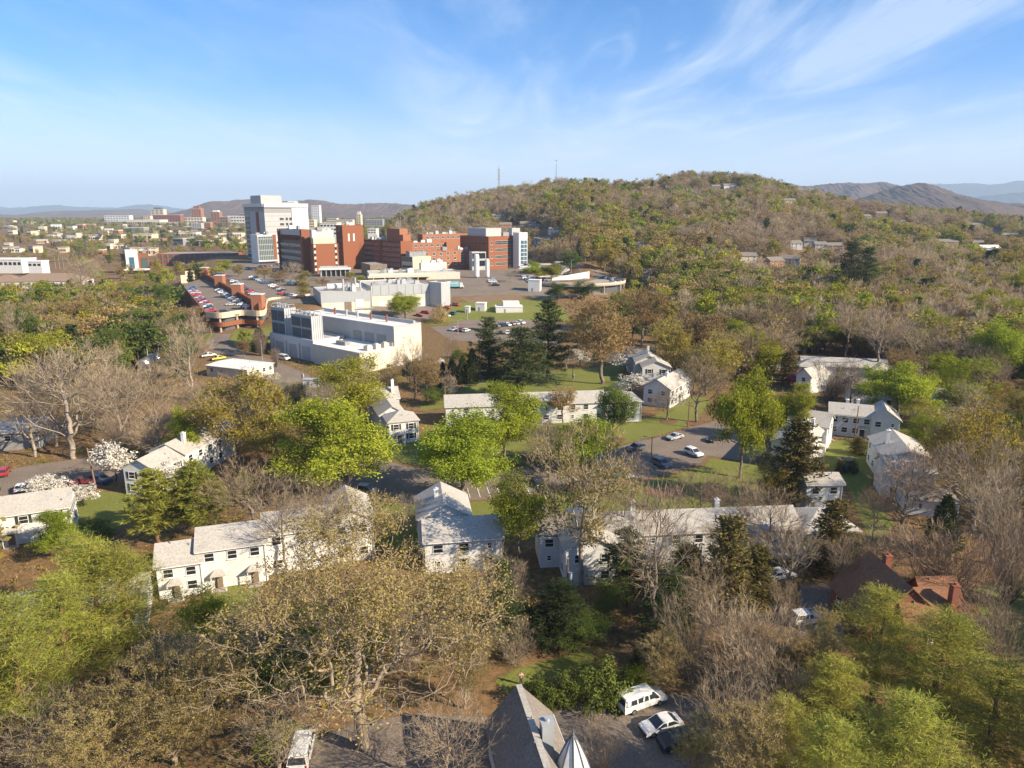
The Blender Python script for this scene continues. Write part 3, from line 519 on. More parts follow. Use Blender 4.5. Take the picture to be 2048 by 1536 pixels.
# ------------------------------------------------------------------ building helpers
M_side = pm('white_siding', (.62, .61, .58), .07, .8, .7, .1, streak=(1, 1, 6), courses=.22, stain=.3); M_roof = pm('grey_shingle', (.43, .395, .345), .22, 3.5, .9, .2, courses=.16, stain=.32); M_roofd = pm('dark_shingle', (.215, .185, .155), .28, 3.5, .9, .2, courses=.16, stain=.4)
M_roofb = pm('brown_shingle', (.23, .112, .06), .3, 3.5, .9, .2, courses=.16, stain=.4); M_brick = pm('red_brick', (.235, .085, .04), .14, 1.2, .85, .1, streak=(1, 1, 4)); M_brick2 = pm('house_brick', (.24, .09, .055), .2, 2, .9, .1)
M_brickl = pm('orange_brick', (.31, .13, .07), .14, 1.2, .85, .1, streak=(1, 1, 4)); M_beige = pm('beige_render', (.54, .46, .33), .08, .6, .8); M_cream = pm('cream_panel', (.58, .53, .43), .06, .5, .7); M_panel = pm('grey_panel', (.38, .38, .375), .06, .25, .55); M_wpanel = pm('white_panel', (.62, .61, .585), .05, .3, .6)
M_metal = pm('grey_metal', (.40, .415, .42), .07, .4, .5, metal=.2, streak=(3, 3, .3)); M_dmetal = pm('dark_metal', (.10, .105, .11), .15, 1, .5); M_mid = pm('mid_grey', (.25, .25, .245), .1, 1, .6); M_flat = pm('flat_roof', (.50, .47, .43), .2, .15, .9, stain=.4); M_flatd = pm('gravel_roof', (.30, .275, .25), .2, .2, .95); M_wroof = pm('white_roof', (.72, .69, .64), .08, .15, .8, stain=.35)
M_trim = pm('white_trim', (.72, .71, .69), .04, 2, .6); M_shut = pm('dark_shutter', (.035, .035, .035), .1, 3, .6); M_tan = pm('tan_concrete', (.58, .46, .33), .07, .4, .85); M_wood = pm('pole_wood', (.21, .135, .085), .25, 3, .9, .2, streak=(1, 1, .1)); M_brown = pm('brown_panel', (.20, .15, .11), .15, .8, .8)
def glass_mat(name, col, rough=.08):
    m = bpy.data.materials.new(name); nt, b = nodes_of(m); b.inputs['Base Color'].default_value = (*col, 1); b.inputs['Roughness'].default_value = rough; b.inputs['Specular IOR Level'].default_value = .55; return m
M_glass = glass_mat('window_glass', (.022, .024, .026)); M_glassb = glass_mat('blue_glass', (.06, .13, .19), .05); M_glassg = glass_mat('green_glass', (.07, .11, .11), .06)
FOOT = []           # building footprints in metres, trees keep off
WM = {}
def win_mesh(w, h, fm, gm, mull=1, bars=1, sill=True):
    k = (round(w, 2), round(h, 2), fm.name, gm.name, mull, bars, sill)
    if k not in WM:
        t = min(.09, w * .12); b = MB()
        b.box(-w / 2, w / 2, -.07, 0, h / 2 - t, h / 2); b.box(-w / 2, w / 2, -.07, 0, -h / 2, -h / 2 + t); b.box(-w / 2, -w / 2 + t, -.07, 0, -h / 2 + t, h / 2 - t); b.box(w / 2 - t, w / 2, -.07, 0, -h / 2 + t, h / 2 - t)
        for i in range(mull): x = -w / 2 + w * (i + 1) / (mull + 1); b.box(x - t * .4, x + t * .4, -.065, -.005, -h / 2 + t, h / 2 - t)
        for i in range(bars): z = -h / 2 + h * (i + 1) / (bars + 1); b.box(-w / 2 + t, w / 2 - t, -.062, -.006, z - t * .35, z + t * .35)
        if sill: b.box(-w / 2 - .08, w / 2 + .08, -.16, .01, -h / 2 - .09, -h / 2 + .004)
        g = MB(); g.box(-w / 2 + t * .6, w / 2 - t * .6, -.035, .02, -h / 2 + t * .6, h / 2 - t * .6); WM[k] = (b.mesh('window', fm), g.mesh('pane', gm))
    return WM[k]
SHM = {}
def window(root, x, y, z, rz, w, h, fm=None, gm=None, mull=0, bars=1, shutters=False, sill=True):
    fm = fm or M_trim; gm = gm or M_glass; a, g = win_mesh(w, h, fm, gm, mull, bars, sill); o = link_mesh('window', a, root, (x, y, z), rz); link_mesh('pane', g, o)
    if shutters:
        k = (w, h)
        if k not in SHM:
            b = MB(); b.box(-.2, .2, -.06, .01, -h / 2, h / 2); SHM[k] = b.mesh('shutter', M_shut)
        for s in (-1, 1): link_mesh('shutter', SHM[k], o, (s * (w / 2 + .26), 0, 0))
    return o
def face_pt(wg, side, u, off=.0):
    """point and turn on a wing's side: F front (-y), B back, L left (-x), R right (+x)"""
    x0, x1, y0, y1 = wg['x0'], wg['x1'], wg['y0'], wg['y1']
    return {'F': (x0 + u, y0 - off, 0.0), 'R': (x1 + off, y0 + u, rad(90)), 'B': (x1 - u, y1 + off, rad(180)), 'L': (x0 - off, y1 - u, rad(-90))}[side]
def gable_roof(b, x0, x1, y0, y1, h, rise, ax, ov=.38, th=.17):
    if ax == 'y': b.T = Matrix.Translation((x0, y0, 0)) @ Matrix(((0, 1, 0, 0), (1, 0, 0, 0), (0, 0, 1, 0), (0, 0, 0, 1))); X0, X1, Y0, Y1 = 0, y1 - y0, 0, x1 - x0
    else: b.T = Matrix.Translation((x0, y0, 0)); X0, X1, Y0, Y1 = 0, x1 - x0, 0, y1 - y0
    ym = (Y0 + Y1) / 2; sl = rise / (ym - Y0); X0 -= ov; X1 += ov
    for s in (-1, 1):
        ye = ym + s * ((Y1 - Y0) / 2 + ov); ze = h - ov * sl + .03; zr = h + rise + .03
        ps = [(X0, ye, ze), (X1, ye, ze), (X1, ym, zr), (X0, ym, zr)]; b.hull8(ps + [(p[0], p[1], p[2] + th) for p in ps])
    b.T = None
def hip_roof(b, x0, x1, y0, y1, h, rise, ax, ov=.4):
    x0 -= ov; x1 += ov; y0 -= ov; y1 += ov; z0 = h - .05
    if ax == 'x': d = min((y1 - y0) / 2, (x1 - x0) / 2 - .05); r = [(x0 + d, (y0 + y1) / 2, h + rise), (x1 - d, (y0 + y1) / 2, h + rise)]
    else: d = min((x1 - x0) / 2, (y1 - y0) / 2 - .05); r = [((x0 + x1) / 2, y0 + d, h + rise), ((x0 + x1) / 2, y1 - d, h + rise)]
    c = [(x0, y0), (x1, y0), (x1, y1), (x0, y1)]; b.prism(c, z0 - .14, z0); q = [(x, y, z0 + .003) for x, y in c]
    if ax == 'x': fs = [[q[0], q[1], r[1], r[0]], [q[2], q[3], r[0], r[1]], [q[1], q[2], r[1]], [q[3], q[0], r[0]]]
    else: fs = [[q[1], q[2], r[1], r[0]], [q[3], q[0], r[0], r[1]], [q[0], q[1], r[0]], [q[2], q[3], r[1]]]
    for f in fs: b.face(f)
def wing_walls(b, wg, z0=-1.0):
    x0, x1, y0, y1, h = wg['x0'], wg['x1'], wg['y0'], wg['y1'], wg['h']; b.box(x0, x1, y0, y1, z0, h)
    if not wg.get('hip'):
        r = wg['rise']
        if wg['ax'] == 'x':
            for x in (x0, x1): s = .02 if x == x0 else -.02; b.hull8([(x, y0, h), (x + s, y0, h), (x + s, (y0 + y1) / 2, h + r), (x, (y0 + y1) / 2, h + r), (x, y1, h), (x + s, y1, h), (x + s, (y0 + y1) / 2 + .01, h + r), (x, (y0 + y1) / 2 + .01, h + r)])
        else:
            for y in (y0, y1): s = .02 if y == y0 else -.02; b.hull8([(x0, y, h), (x0, y + s, h), ((x0 + x1) / 2, y + s, h + r), ((x0 + x1) / 2, y, h + r), (x1, y, h), (x1, y + s, h), ((x0 + x1) / 2 + .01, y + s, h + r), ((x0 + x1) / 2 + .01, y, h + r)])
def house(label, ox, oy, ang, wings, chim=(), doors=(), name='apartment_house', group='white two-storey houses', wall=None, roof=None, cat='house', z=None):
    z = Hs(ox, oy) if z is None else z; root = empty(name, (ox, oy, z), rad(ang), label, cat, group); ca, sa = math.cos(rad(ang)), math.sin(rad(ang))
    rr = random.Random(label); first = None; wall = wall or M_side; roof = roof or M_roof
    for wg in wings:
        wg.setdefault('h', 5.5); wg.setdefault('rise', 1.9); wg.setdefault('ax', 'x'); b = MB(); wing_walls(b, wg); b.build('wall', wall, root)
        b = MB(); (hip_roof if wg.get('hip') else gable_roof)(b, wg['x0'], wg['x1'], wg['y0'], wg['y1'], wg['h'], wg['rise'], wg['ax']); ro = b.build('roof', wg.get('roof', roof), root); first = first or ro
        sl_ = wg['rise'] / ((wg['x1'] - wg['x0'] if wg['ax'] == 'y' else wg['y1'] - wg['y0']) / 2); rl = random.Random(label + str(wg['x0']))
        for k in range(2): vx, vy = rl.uniform(wg['x0'] + 1, wg['x1'] - 1), rl.uniform(wg['y0'] + 1, wg['y1'] - 1); b = MB(); hz = wg['h'] + wg['rise'] * (.5 if wg.get('hip') else 1 - abs((vx - (wg['x0'] + wg['x1']) / 2) / ((wg['x1'] - wg['x0']) / 2) if wg['ax'] == 'y' else (vy - (wg['y0'] + wg['y1']) / 2) / ((wg['y1'] - wg['y0']) / 2))); b.tube((vx, vy, wg['h'] - .1), (vx, vy, hz + .6), .07, None, 8); b.build('vent_pipe', M_mid, ro)
        b = MB(); b.box(wg['x1'] - .2, wg['x1'] - .08, wg['y0'] - .13, wg['y0'] - .01, .1, wg['h'] - .1); b.build('downpipe', M_trim, root)
        if wg['ax'] == 'x' and not wg.get('hip'): b = MB(); b.box(wg['x0'] - .3, wg['x1'] + .3, wg['y0'] - .5, wg['y0'] - .39, wg['h'] - .09 - .38 * sl_, wg['h'] + .03 - .38 * sl_); b.build('gutter', M_trim if wall is M_side else M_mid, root)
        if wg['ax'] == 'y' and not wg.get('hip'): b = MB(); b.box(wg['x1'] + .39, wg['x1'] + .5, wg['y0'] - .3, wg['y1'] + .3, wg['h'] - .09 - .38 * sl_, wg['h'] + .03 - .38 * sl_); b.build('gutter', M_trim if wall is M_side else M_mid, root)
        x0, x1, y0, y1 = wg['x0'] - .8, wg['x1'] + .8, wg['y0'] - .8, wg['y1'] + .8; FOOT.append([(ox + x * ca - y * sa, oy + x * sa + y * ca) for x, y in ((x0, y0), (x1, y0), (x1, y1), (x0, y1))])
        for side in wg.get('win', 'F'):
            Ln = wg['x1'] - wg['x0'] if side in 'FB' else wg['y1'] - wg['y0']; n = wg.get('n', max(1, int(Ln / 3.3)))
            for fl in range(2 if wg['h'] > 4.5 else 1):
                for i in range(n):
                    if rr.random() < .06: continue
                    u = Ln * (i + .5) / n; small = rr.random() < .25 and not wg.get('shut'); ww, hh = (.7, .95) if small else (wg.get('ww', 1.4), 1.4)
                    if fl == 0 and any(d[0] == side and abs(d[1] - (u + (0 if side not in 'FB' else wg['x0']))) < 1.5 and d[2] is wg.get('id') for d in doors): continue
                    x, y, r = face_pt(wg, side, u); window(root, x, y, (1.65 if fl == 0 else wg['h'] - 1.35) if wg['h'] > 4.5 else wg['h'] - 1.3, r, ww, hh, None, None, 0, 1, wg.get('shut', False))
    for c in chim:
        b = MB(); x, y, z0, z1 = c[:4]; s = c[4] if len(c) > 4 else .35; b.box(x - s, x + s, y - s, y + s, z0, z1); b.box(x - s - .08, x + s + .08, y - s - .08, y + s + .08, z1, z1 + .14); b.tube((x, y, z1 + .14), (x, y, z1 + .4), s * .45); b.build('chimney', c[5] if len(c) > 5 else M_trim, first)
    for d in doors:
        side, u, wid = d[:3]; wg = next((w_ for w_ in wings if w_.get('id') == wid), wings[0]); x, y, r = face_pt(wg, side, u - (wg['x0'] if side in 'FB' else 0)); b = MB(); b.box(-.5, .5, -.06, .02, .05, 2.15); do = b.build('door', d[3] if len(d) > 3 else M_brown, root, (x, y, 0), r)
        b = MB(); b.tube((.36, -.12, 1.05), (.36, -.05, 1.05), .04); b.build('handle', M_mid, do)
        b = MB(); b.box(-1.1, 1.1, -1.5, .0, -.3, .04); b.build('step', M_conc, root, (x, y, 0), r)
        b = MB(); b.hull8([(-1.1, -1.4, 2.45), (1.1, -1.4, 2.45), (1.1, 0, 2.45), (-1.1, 0, 2.45), (-1.1, -1.4, 2.55), (1.1, -1.4, 2.55), (.5, 0, 3.0), (-.5, 0, 3.0)]); b.build('porch_roof', roof, root, (x, y, 0), r)
        for s in (-1, 1): bb = MB(); bb.box(s * .95 - .06, s * .95 + .06, -1.3, -1.18, .04, 2.45); bb.build('porch_post', M_trim, root, (x, y, 0), r)
    return root
W = lambda x0, x1, y0, y1, **k: dict(x0=x0, x1=x1, y0=y0, y1=y1, **k)
# ------------------------------------------------------------------ the white houses
house('long white gabled block running away behind the white dogwoods, dark shutters on its gable', -75.8, 130.8, -11, [W(0, 7, 0, 9, ax='y', win='FR', shut=True, n=2), W(-.9, 7.4, 8.6, 29, ax='y', h=5.9, win='R')], chim=[(5, 12, 6.5, 9.2)], doors=[('R', 4, None)])
house('white two-storey block with brown shutters beside the dogwoods and a yellow-green bush', -84.2, 108.5, 25, [W(-17, 9.8, 0, 7, win='FR', shut=True, n=6)], doors=[('F', 1, None), ('F', -9, None)])
house('stepped row of white units with stained grey roofs above a small fenced lawn', -50.5, 91.8, 18, [W(0, 6, 0, 6.5, h=5.2, win='FL', n=2), W(5.4, 14.8, .9, 8, h=6.4, win='F', n=3, id='b'), W(14.6, 25, 2.6, 9.8, h=6.8, win='F'), W(24.4, 31, 3.2, 13.5, ax='y', h=6.8, win='FR')], doors=[('F', 2.3, None), ('F', 8, 'b'), ('F', 13, 'b')])
house('white house with a cross roof and white flue, seen past the tan oak crown', -13.2, 99, 9, [W(0, 11.8, 0, 7.4, win='FR', ww=1.6), W(-.8, 7.6, 7.2, 16.5, ax='y', h=6, rise=2.3, win='LR')], chim=[(2.4, 11.5, 7, 9.2)])
house('white house with hipped front, porch and tall chimney facing the winding street', -29.3, 161.7, 20, [W(0, 7.2, 0, 7, hip=True, win='FLR', n=2, shut=True), W(-1, 5.4, 6.8, 24, ax='y', win='L'), W(-.6, 7, 22.5, 29, rise=2.2, win='L')], chim=[(5.6, 24, 6, 10)], doors=[('F', 2.6, None)])
house('very long white block with pale roof half hidden behind the leafy lawn trees', -17, 176, 7, [W(0, 42, 0, 8, win='F', n=12), W(41.7, 51.5, -1.2, 9, hip=True, ax='y', win='FR', n=2)], doors=[('F', 12, None), ('F', 24, None)])
house('white gabled house beside the vase-shaped bare tree on the sloping lawn', 37.8, 198, -33, [W(0, 8, 0, 17, ax='y', rise=2.3, win='FR')], chim=[(4.5, 6, 7, 8.8)], doors=[('R', 8, None)])
house('white house of three stepped gables among the dogwoods uphill', 42, 223.7, -4, [W(0, 9, 0, 7, ax='y', win='FL', n=2, shut=True), W(-1.6, 7.4, 6.7, 16, ax='y', h=5.9, win='L'), W(-3, 6.2, 15.6, 25, h=6, rise=1.8, win='L', roof=M_roofd)], chim=[(3, 12, 7, 10)])
house('white house with gable end and small green door hood facing the triangular lawn', 78.6, 169, -21, [W(0, 9.6, .7, 8, win='F', n=4, id='a'), W(9.2, 15.4, -.5, 9.5, ax='y', rise=2.2, win='FR', n=2)], chim=[(4, 5, 6.5, 8.2), (6.5, 6, 6.6, 8.2)], doors=[('F', 7.6, 'a', M_shut)])
house('cream-sided row house stepping down along the triangular lawn, many front steps', 56.6, 147.8, -32, [W(0, 8, 0, 15.6, ax='y', win='RF'), W(.4, 9, 15.2, 24, rise=2.3, win='RF', h=6)], chim=[(6.5, 10, 5.5, 9)], doors=[('R', 3, None), ('R', 7.5, None), ('R', 12, None)])
house('small plain white two-storey house at the head of the concrete walk', 54.2, 122.5, 2, [W(0, 6.7, 0, 5.5, rise=1.0, win='FR', n=2, ww=1.4)], doors=[('F', 1.2, None)])
a = G(1768, 940, 5.5); b_ = G(1841, 946, 5.5); an = math.degrees(math.atan2(b_.y - a.y, b_.x - a.x))
house('white house with grey cross gables behind the dark bare tree, above the street', a.x, a.y, an, [W(0, 9, 0, 6.5, win='F', n=2, ww=1.7), W(1.5, 10.5, 6.2, 21, ax='y', h=5.8, win='LR'), W(2.6, 11, -8, -.3, h=3.2, rise=1.6, hip=True, ax='y', win='F', roof=M_roofd)], chim=[(3.5, 14, 6, 9.5)])
house('very long white block with a pale roof behind leafless tangled branches', 13, 100.4, 5, [W(0, 33, 1, 8.6, win='F', n=9), W(-5.5, 2.4, -4.4, 7, ax='y', rise=2.2, win='FL', n=2, h=5.7), W(-8.5, -3, 1.5, 8, win='F', n=2, roof=M_roofd), W(32.6, 41.5, -1, 8, hip=True, ax='x', win='FR', n=2)], chim=[(7, 6, 6.8, 8.6), (21, 6, 6.8, 8.4)])
def far_house(label, px, py, ang, L, Wd, h=5.5, **k):
    p = T(px, py); return house(label, p.x, p.y, ang, [W(0, L, 0, Wd, h=h, win='FR', hip=k.get('hip', False), ax=k.get('ax', 'x'), rise=k.get('rise', 1.9), roof=k.get('roof', M_roof), n=k.get('n', max(1, int(L / 4))))] + k.get('more', []), chim=k.get('chim', ()), wall=k.get('wall'), name=k.get('name', 'apartment_house'), group=k.get('group', 'white two-storey houses'))
far_house('pale L-shaped house with hipped grey roof behind the vase-shaped bare tree', 1602, 762, -12, 26, 8, more=[W(-2, 6, -3, 5, hip=True, win='F'), W(21, 28, -4, 5, hip=True, win='F')])
far_house('little white gabled house beside the magenta redbud', 1590, 782, -55, 5, 9, ax='y', rise=2)
far_house('beige-white house with a low brown roof behind the vase-shaped bare tree', 1700, 812, -14, 16, 8, roof=M_roofd)
far_house('bluish white house in shade under the spreading bright tree', 1800, 830, -20, 15, 9, hip=True)
far_house('low white house with brown roof under the bright maple by the dark cedar', 1468, 742, 4, 17, 8, h=3.4, roof=M_roofd)
far_house('pale flat-roofed hall glinting white among the bare trees uphill', 1352, 668, -8, 24, 10, h=4, rise=.5, roof=M_wroof, name='low_hall')
far_house('long low grey-roofed house behind the yellow-green thicket beyond the tall bare trees', 1750, 690, 18, 22, 9, h=4, roof=M_roof)
far_house('grey-blue roofed house among bare trees by the far lawn', 1855, 680, -25, 15, 9, h=4.5, roof=M_roofd)
far_house('white-roofed low building at the frame edge beyond the far lawn', 2000, 650, 5, 30, 10, h=3.5, roof=M_wroof, rise=.8)
# left side
far_house('wide grey-white shed roof behind the big bare trees', -45, 905, 14, 13, 12, h=4.2, rise=1.6, wall=M_mid, roof=M_roof, group='sheds', name='shed')
far_house('low beige workshop with a patched white flat roof', 415, 752, -24, 18, 12, h=3.6, rise=.35, roof=M_wroof, wall=M_cream, group='sheds', name='shed')
far_house('white gabled roof at the frame edge past the leaning bare trunks', -20, 665, 20, 26, 16, h=4.5, rise=2.6, roof=M_roof, group='sheds', name='shed')
far_house('white metal-roofed warehouse low behind the thin leafless trunks', -60, 690, 12, 34, 16, h=4, rise=1.2, roof=M_wroof, group='sheds', name='shed')
far_house('pale grey cottage roof sunk among the green trees', 40, 612, 30, 14, 10, h=3.5, rise=2.4, roof=M_roof, group='sheds', name='shed')
far_house('stained white roof under the sunlit pines', 10, 1320, 22, 16, 9, h=4, rise=2, roof=M_roof)
# the brown-roofed house
house('dark brick house with steep brown shingle roofs and two brick chimneys', 44.2, 80.5, 3, [W(1, 11, 0, 9.5, ax='y', h=3.4, rise=4.7, win='FL'), W(5, 11, -2, 4.4, h=3.4, rise=3.9, win='F'), W(10.3, 15.2, 2.5, 8, h=3.4, rise=3.1, win='F')], chim=[(6.6, 6.5, 7, 9.2, .42, M_brick2), (11.2, -.6, 3.0, 8.6, .42, M_brick2)], name='brick_house', group=None, wall=M_brick2, roof=M_roofb)
# the near gabled roof with the turret
fa = 12.0; fx, fy = math.cos(rad(fa)), math.sin(rad(fa)); ctr = Vector((.75, 62.3)); o_ = ctr - Vector((-fy, fx)) * 24 - Vector((fx, fy)) * 3.2
near = house('steep grey-shingled gable roof with a metal-capped chimney just below the drone', o_.x, o_.y, fa, [W(0, 6.4, 0, 24, ax='y', h=4.0, rise=3.5, win='B')], chim=[(4.3, 17.4, 5.4, 8.6, .55, M_metal)], name='shingled_house', group=None, roof=M_roofd, cat='house')
b = MB(); b.box(2.9, 3.5, 0, 24.3, 7.58, 7.70); b.build('ridge_cap', M_roof, near)
tp = G(1146, 1464, 9.3); tur = empty('turret', (tp.x, tp.y, 0), 0, 'white bell-shaped turret roof with black ribs and a finial', 'turret')
prof = [(1.75, 4.6), (1.72, 5.0), (1.55, 5.7), (1.28, 6.5), (.95, 7.3), (.6, 8.1), (.28, 8.7), (.06, 9.0)]
b = MB(); b.lathe([(1.5, 0), (1.5, 4.6)], n=24); b.build('wall', M_brick2, tur); b = MB(); b.lathe(prof, n=8); rf = b.build('roof', M_side, tur)
for k in range(8):
    a_ = 2 * math.pi * k / 8; bb = MB()
    for (r0, z0), (r1, z1) in zip(prof, prof[1:]): bb.tube((r0 * math.cos(a_), r0 * math.sin(a_), z0), (r1 * math.cos(a_), r1 * math.sin(a_), z1), .085, None, 5)
    bb.build('rib', M_dmetal, rf)
b = MB(); b.lathe([(.03, 9.0), (.12, 9.05), (.14, 9.15), (.05, 9.25), (.09, 9.4), (.02, 9.7)], n=10); b.build('finial', M_dmetal, tur)
# ------------------------------------------------------------------ the hospital and its yards
def solve(C, d, px, z):
    # length t so that C + d t falls on photo column px (at height z)
    k = (px - 1024) / FPX; return (k * (C[1] * CP + (CAMZ - z) * SP) - C[0]) / (d[0] - k * d[1] * CP)
def block(label, pxc, D, xl, xr, z0, z1, w=50, mat=None, roof=None, name='building', cat='building', group=None, par=.5, root=None, part='wall', amin=1, bmin=1, a=None, b=None):
    """box building whose nearest edge is at column pxc, left face reaching xl, right face xr"""
    C = (P(pxc, D, z1), D); sw, cw = math.sin(rad(w)), math.cos(rad(w)); a = a or max(amin, solve(C, (sw, cw), xr, z1)); b = b or max(bmin, solve(C, (-cw, sw), xl, z1))
    r = empty(name, (C[0], C[1], z0), rad(90 - w), label, cat, group); h = z1 - z0; m = MB(); m.box(0, a, 0, b, -6, h - par); 
    t = .35; m.box(0, a, 0, t, h - par + .0, h); m.box(0, a, b - t, b, h - par, h); m.box(0, t, t, b - t, h - par, h); m.box(a - t, a, t, b - t, h - par, h); m.build(part, mat or M_brick, r)
    m = MB(); m.box(t + .02, a - t - .02, t + .02, b - t - .02, h - par + .004, h - par + .12); m.build('roof', roof or M_flat, r)
    FOOT.append([(C[0] + x * sw - y * cw, C[1] + x * cw + y * sw) for x, y in ((-2, -2), (a + 2, -2), (a + 2, b + 2), (-2, b + 2))]); r['a'] = a; r['b'] = b; r['h'] = h
    return r, a, b, h
def sub(r, name, m, x0, x1, y0, y1, z0, z1): return boxpart(name, m, r, x0, x1, y0, y1, z0, z1)
def rows(r, face, a0, a1, n, zs, w, h, **k):
    for z in zs:
        for i in range(n):
            u = a0 + (a1 - a0) * (i + .5) / n
            if face == 'R': window(r, u, 0, z, 0, w, h, **k)
            else: window(r, 0, u, z, rad(-90), w, h, **k)
def unit(r, x, y, z, sx, sy, sz, m=None, name='roof_unit'):
    b = MB(); b.box(x - sx / 2, x + sx / 2, y - sy / 2, y + sy / 2, z, z + sz); b.box(x - sx / 2 + .15, x + sx / 2 - .15, y - sy / 2 + .15, y + sy / 2 - .15, z + sz, z + sz + .2); b.tube((x, y, z + sz + .2), (x, y, z + sz + .5), min(sx, sy) * .3); return b.build(name, m or M_metal, r)
def roof_clutter(r, a, b, h, n, seed, x0=.1, x1=.9, y0=.15, y1=.85):
    rr = random.Random(seed)
    for i in range(n): unit(r, a * rr.uniform(x0, x1), b * rr.uniform(y0, y1), h - .4, rr.uniform(1.5, 4), rr.uniform(1.5, 3.5), rr.uniform(1, 2.6), rr.choice([M_metal, M_panel, M_wpanel, M_mid]))
# tower
r, a, b, h = block('tall white and grey hospital tower with a blank white end panel', 527, 640, 487, 614, 12, 61, mat=M_panel, name='hospital_tower', cat='hospital', par=1)
sub(r, 'frame_panel', M_wpanel, a * .62, a + .15, -.6, -.003, 0, h - 3.0); sub(r, 'frame_band', M_wpanel, -.4, a + .15, -1.6, -.003, h - 3.0, h + .3); sub(r, 'frame_band', M_wpanel, -1.4, -.003, 0, b, h - 2.6, h + .3)
sub(r, 'overhang_shade', M_mid, 0, a * .615, -.12, -.004, h - 7.6, h - 3.05); sub(r, 'overhang_shade', M_mid, -.12, -.004, 0, b, h - 6.5, h - 2.65)  # darker strips on the walls, painting in the shade below the overhanging frame
for i in range(8): sub(r, 'joint', M_mid, 0, a * .6, -.06, -.005, h - 10.5 - i * 4.6, h - 10.2 - i * 4.6)
for i in range(8):
    z = h - 13.0 - i * 4.6
    for u in (.36, .405): window(r, a * u, 0, z, 0, 1.9, 2.0, fm=M_mid, mull=1)
    for u in (.5, .585): window(r, a * u, 0, z, 0, 2.3, 2.3, fm=M_mid, mull=1)
sub(r, 'brick_strip', M_brick, -.25, -.006, b * .28, b * .42, 0, h - 7); sub(r, 'window_strip', M_glassg, -.2, -.007, b * .74, b * .97, 0, h - 6.6)
for i in range(10): sub(r, 'spandrel', M_panel, -.3, -.205, b * .74, b * .97, i * 4.2 + .1, i * 4.2 + 1.3)
ph = sub(r, 'penthouse', M_panel, a * -.02 + .5, a * .46, b * .1, b * .6, h - 1, h + 7.2); sub(r, 'plant_screen', M_mid, a * .3, a * .8, b * .2, b * .5, h - .9, h + 1.8); sub(r, 'stair_head', M_panel, a * .7, a * .95, b * .3, b * .55, h - .9, h + 2.6)
# glass podium
r, a, b, h = block('lower hospital wing with a tall glass front and white end wall', 514, 600, 500, 568, 12, 35.5, w=50, mat=M_wpanel, name='hospital_wing', cat='hospital')
gl = sub(r, 'glass_wall', M_glassg, a * .03, a * .55, -.3, -.004, 2.5, h - 1.2)
for i in range(9): sub(r, 'mullion', M_panel, a * (.03 + .52 * i / 8) - .15, a * (.03 + .52 * i / 8) + .15, -.5, -.302, 2.5, h - 1.2)
for i in range(4): sub(r, 'floor_band', M_mid, a * .03, a * .55, -.4, -.303, 6 + i * 4.6, 6.8 + i * 4.6)
sub(r, 'brick_pier', M_brick, a * .57, a * .68, -.8, -.005, 0, h + .2)
rows(r, 'R', a * .7, a, 2, (8, 12.5, 17), 3.2, 1.8, fm=M_mid, mull=2); sub(r, 'canopy', M_wpanel, -2, a * .62, -5, -.81, 2, 2.9)
roof_clutter(r, a, b, h, 3, 1)
# brick balcony wing
r, a, b, h = block('brick hospital wing with rows of pale projecting balcony bays', 607, 512, 559, 622, 12, 42, w=50, mat=M_brick, name='brick_wing', cat='hospital')
sub(r, 'top_fascia', M_metal, -.5, -.003, b * .04, b * .97, h - 4.2, h - .2)
for k in range(8): u = b * (.09 + .86 * k / 7); sub(r, 'brick_fin', M_brick, -2.2, -.004, u - .28, u + .28, h - 7.6, h - 4.25)
for fl in range(4):
    for k in range(7):
        u = b * (.15 + .86 * (k) / 7 - .0); m = MB(); z = h - 12.4 - fl * 4.7; m.hull8([(-.9, u - 1.15, z), (0, u - 1.15, z), (0, u + 1.15, z), (-.9, u + 1.15, z), (-1.9, u - 1.0, z + 2.3), (0, u - 1.0, z + 2.3), (0, u + 1.0, z + 2.3), (-1.9, u + 1.0, z + 2.3)]); m.build('balcony', M_cream, r)
    sub(r, 'shade_band', M_dmetal, -.08, -.005, b * .07, b * .97, h - 9.6 - fl * 4.7, h - 8.4 - fl * 4.7)
sub(r, 'corner_pier', M_brick, -2.0, 0, -.3, b * .06, -4, h); sub(r, 'corner_pier', M_brick, -2.0, -.01, b * .965, b + .3, -4, h)
roof_clutter(r, a, b, h, 3, 2)
r, a, b, h = block('windowless orange brick block with striped stair corners below the grey penthouse', 626, 500, 620, 676, 11, 32.5, w=52, mat=M_brick, name='brick_block', cat='hospital')
for s, x in ((0, a * .02), (1, a * .86)):
    for k in range(10): sub(r, 'stair_window', M_cream if k % 2 else M_glass, x, x + a * .07, -.14, -.004, 1 + k * 2, 2.9 + k * 2)
sub(r, 'penthouse', M_beige, a * .03, a * .88, b * .1, b * .9, h - .38, h + 4); sub(r, 'penthouse', M_metal, 0, a * .86, b * .22, b * .98, h + 3.9, h + 9.4); roof_clutter(r, a, b, h + 9.3, 6, 3, .1, .8, .3, .9)
r, a, b, h = block('tall plain brick tower with two white slit windows', 684, 540, 671, 726, 12, 44.5, w=48, mat=M_brick, name='brick_tower', cat='hospital')
for u in (.29, .53): window(r, a * u, 0, h - 9, 0, 1.3, 5.5, gm=M_wpanel, bars=3, sill=False)
rows(r, 'L', b * .2, b * .8, 1, [3 + 3.6 * i for i in range(8)], 2.4, 1.8, fm=M_mid); roof_clutter(r, a, b, h, 3, 4)
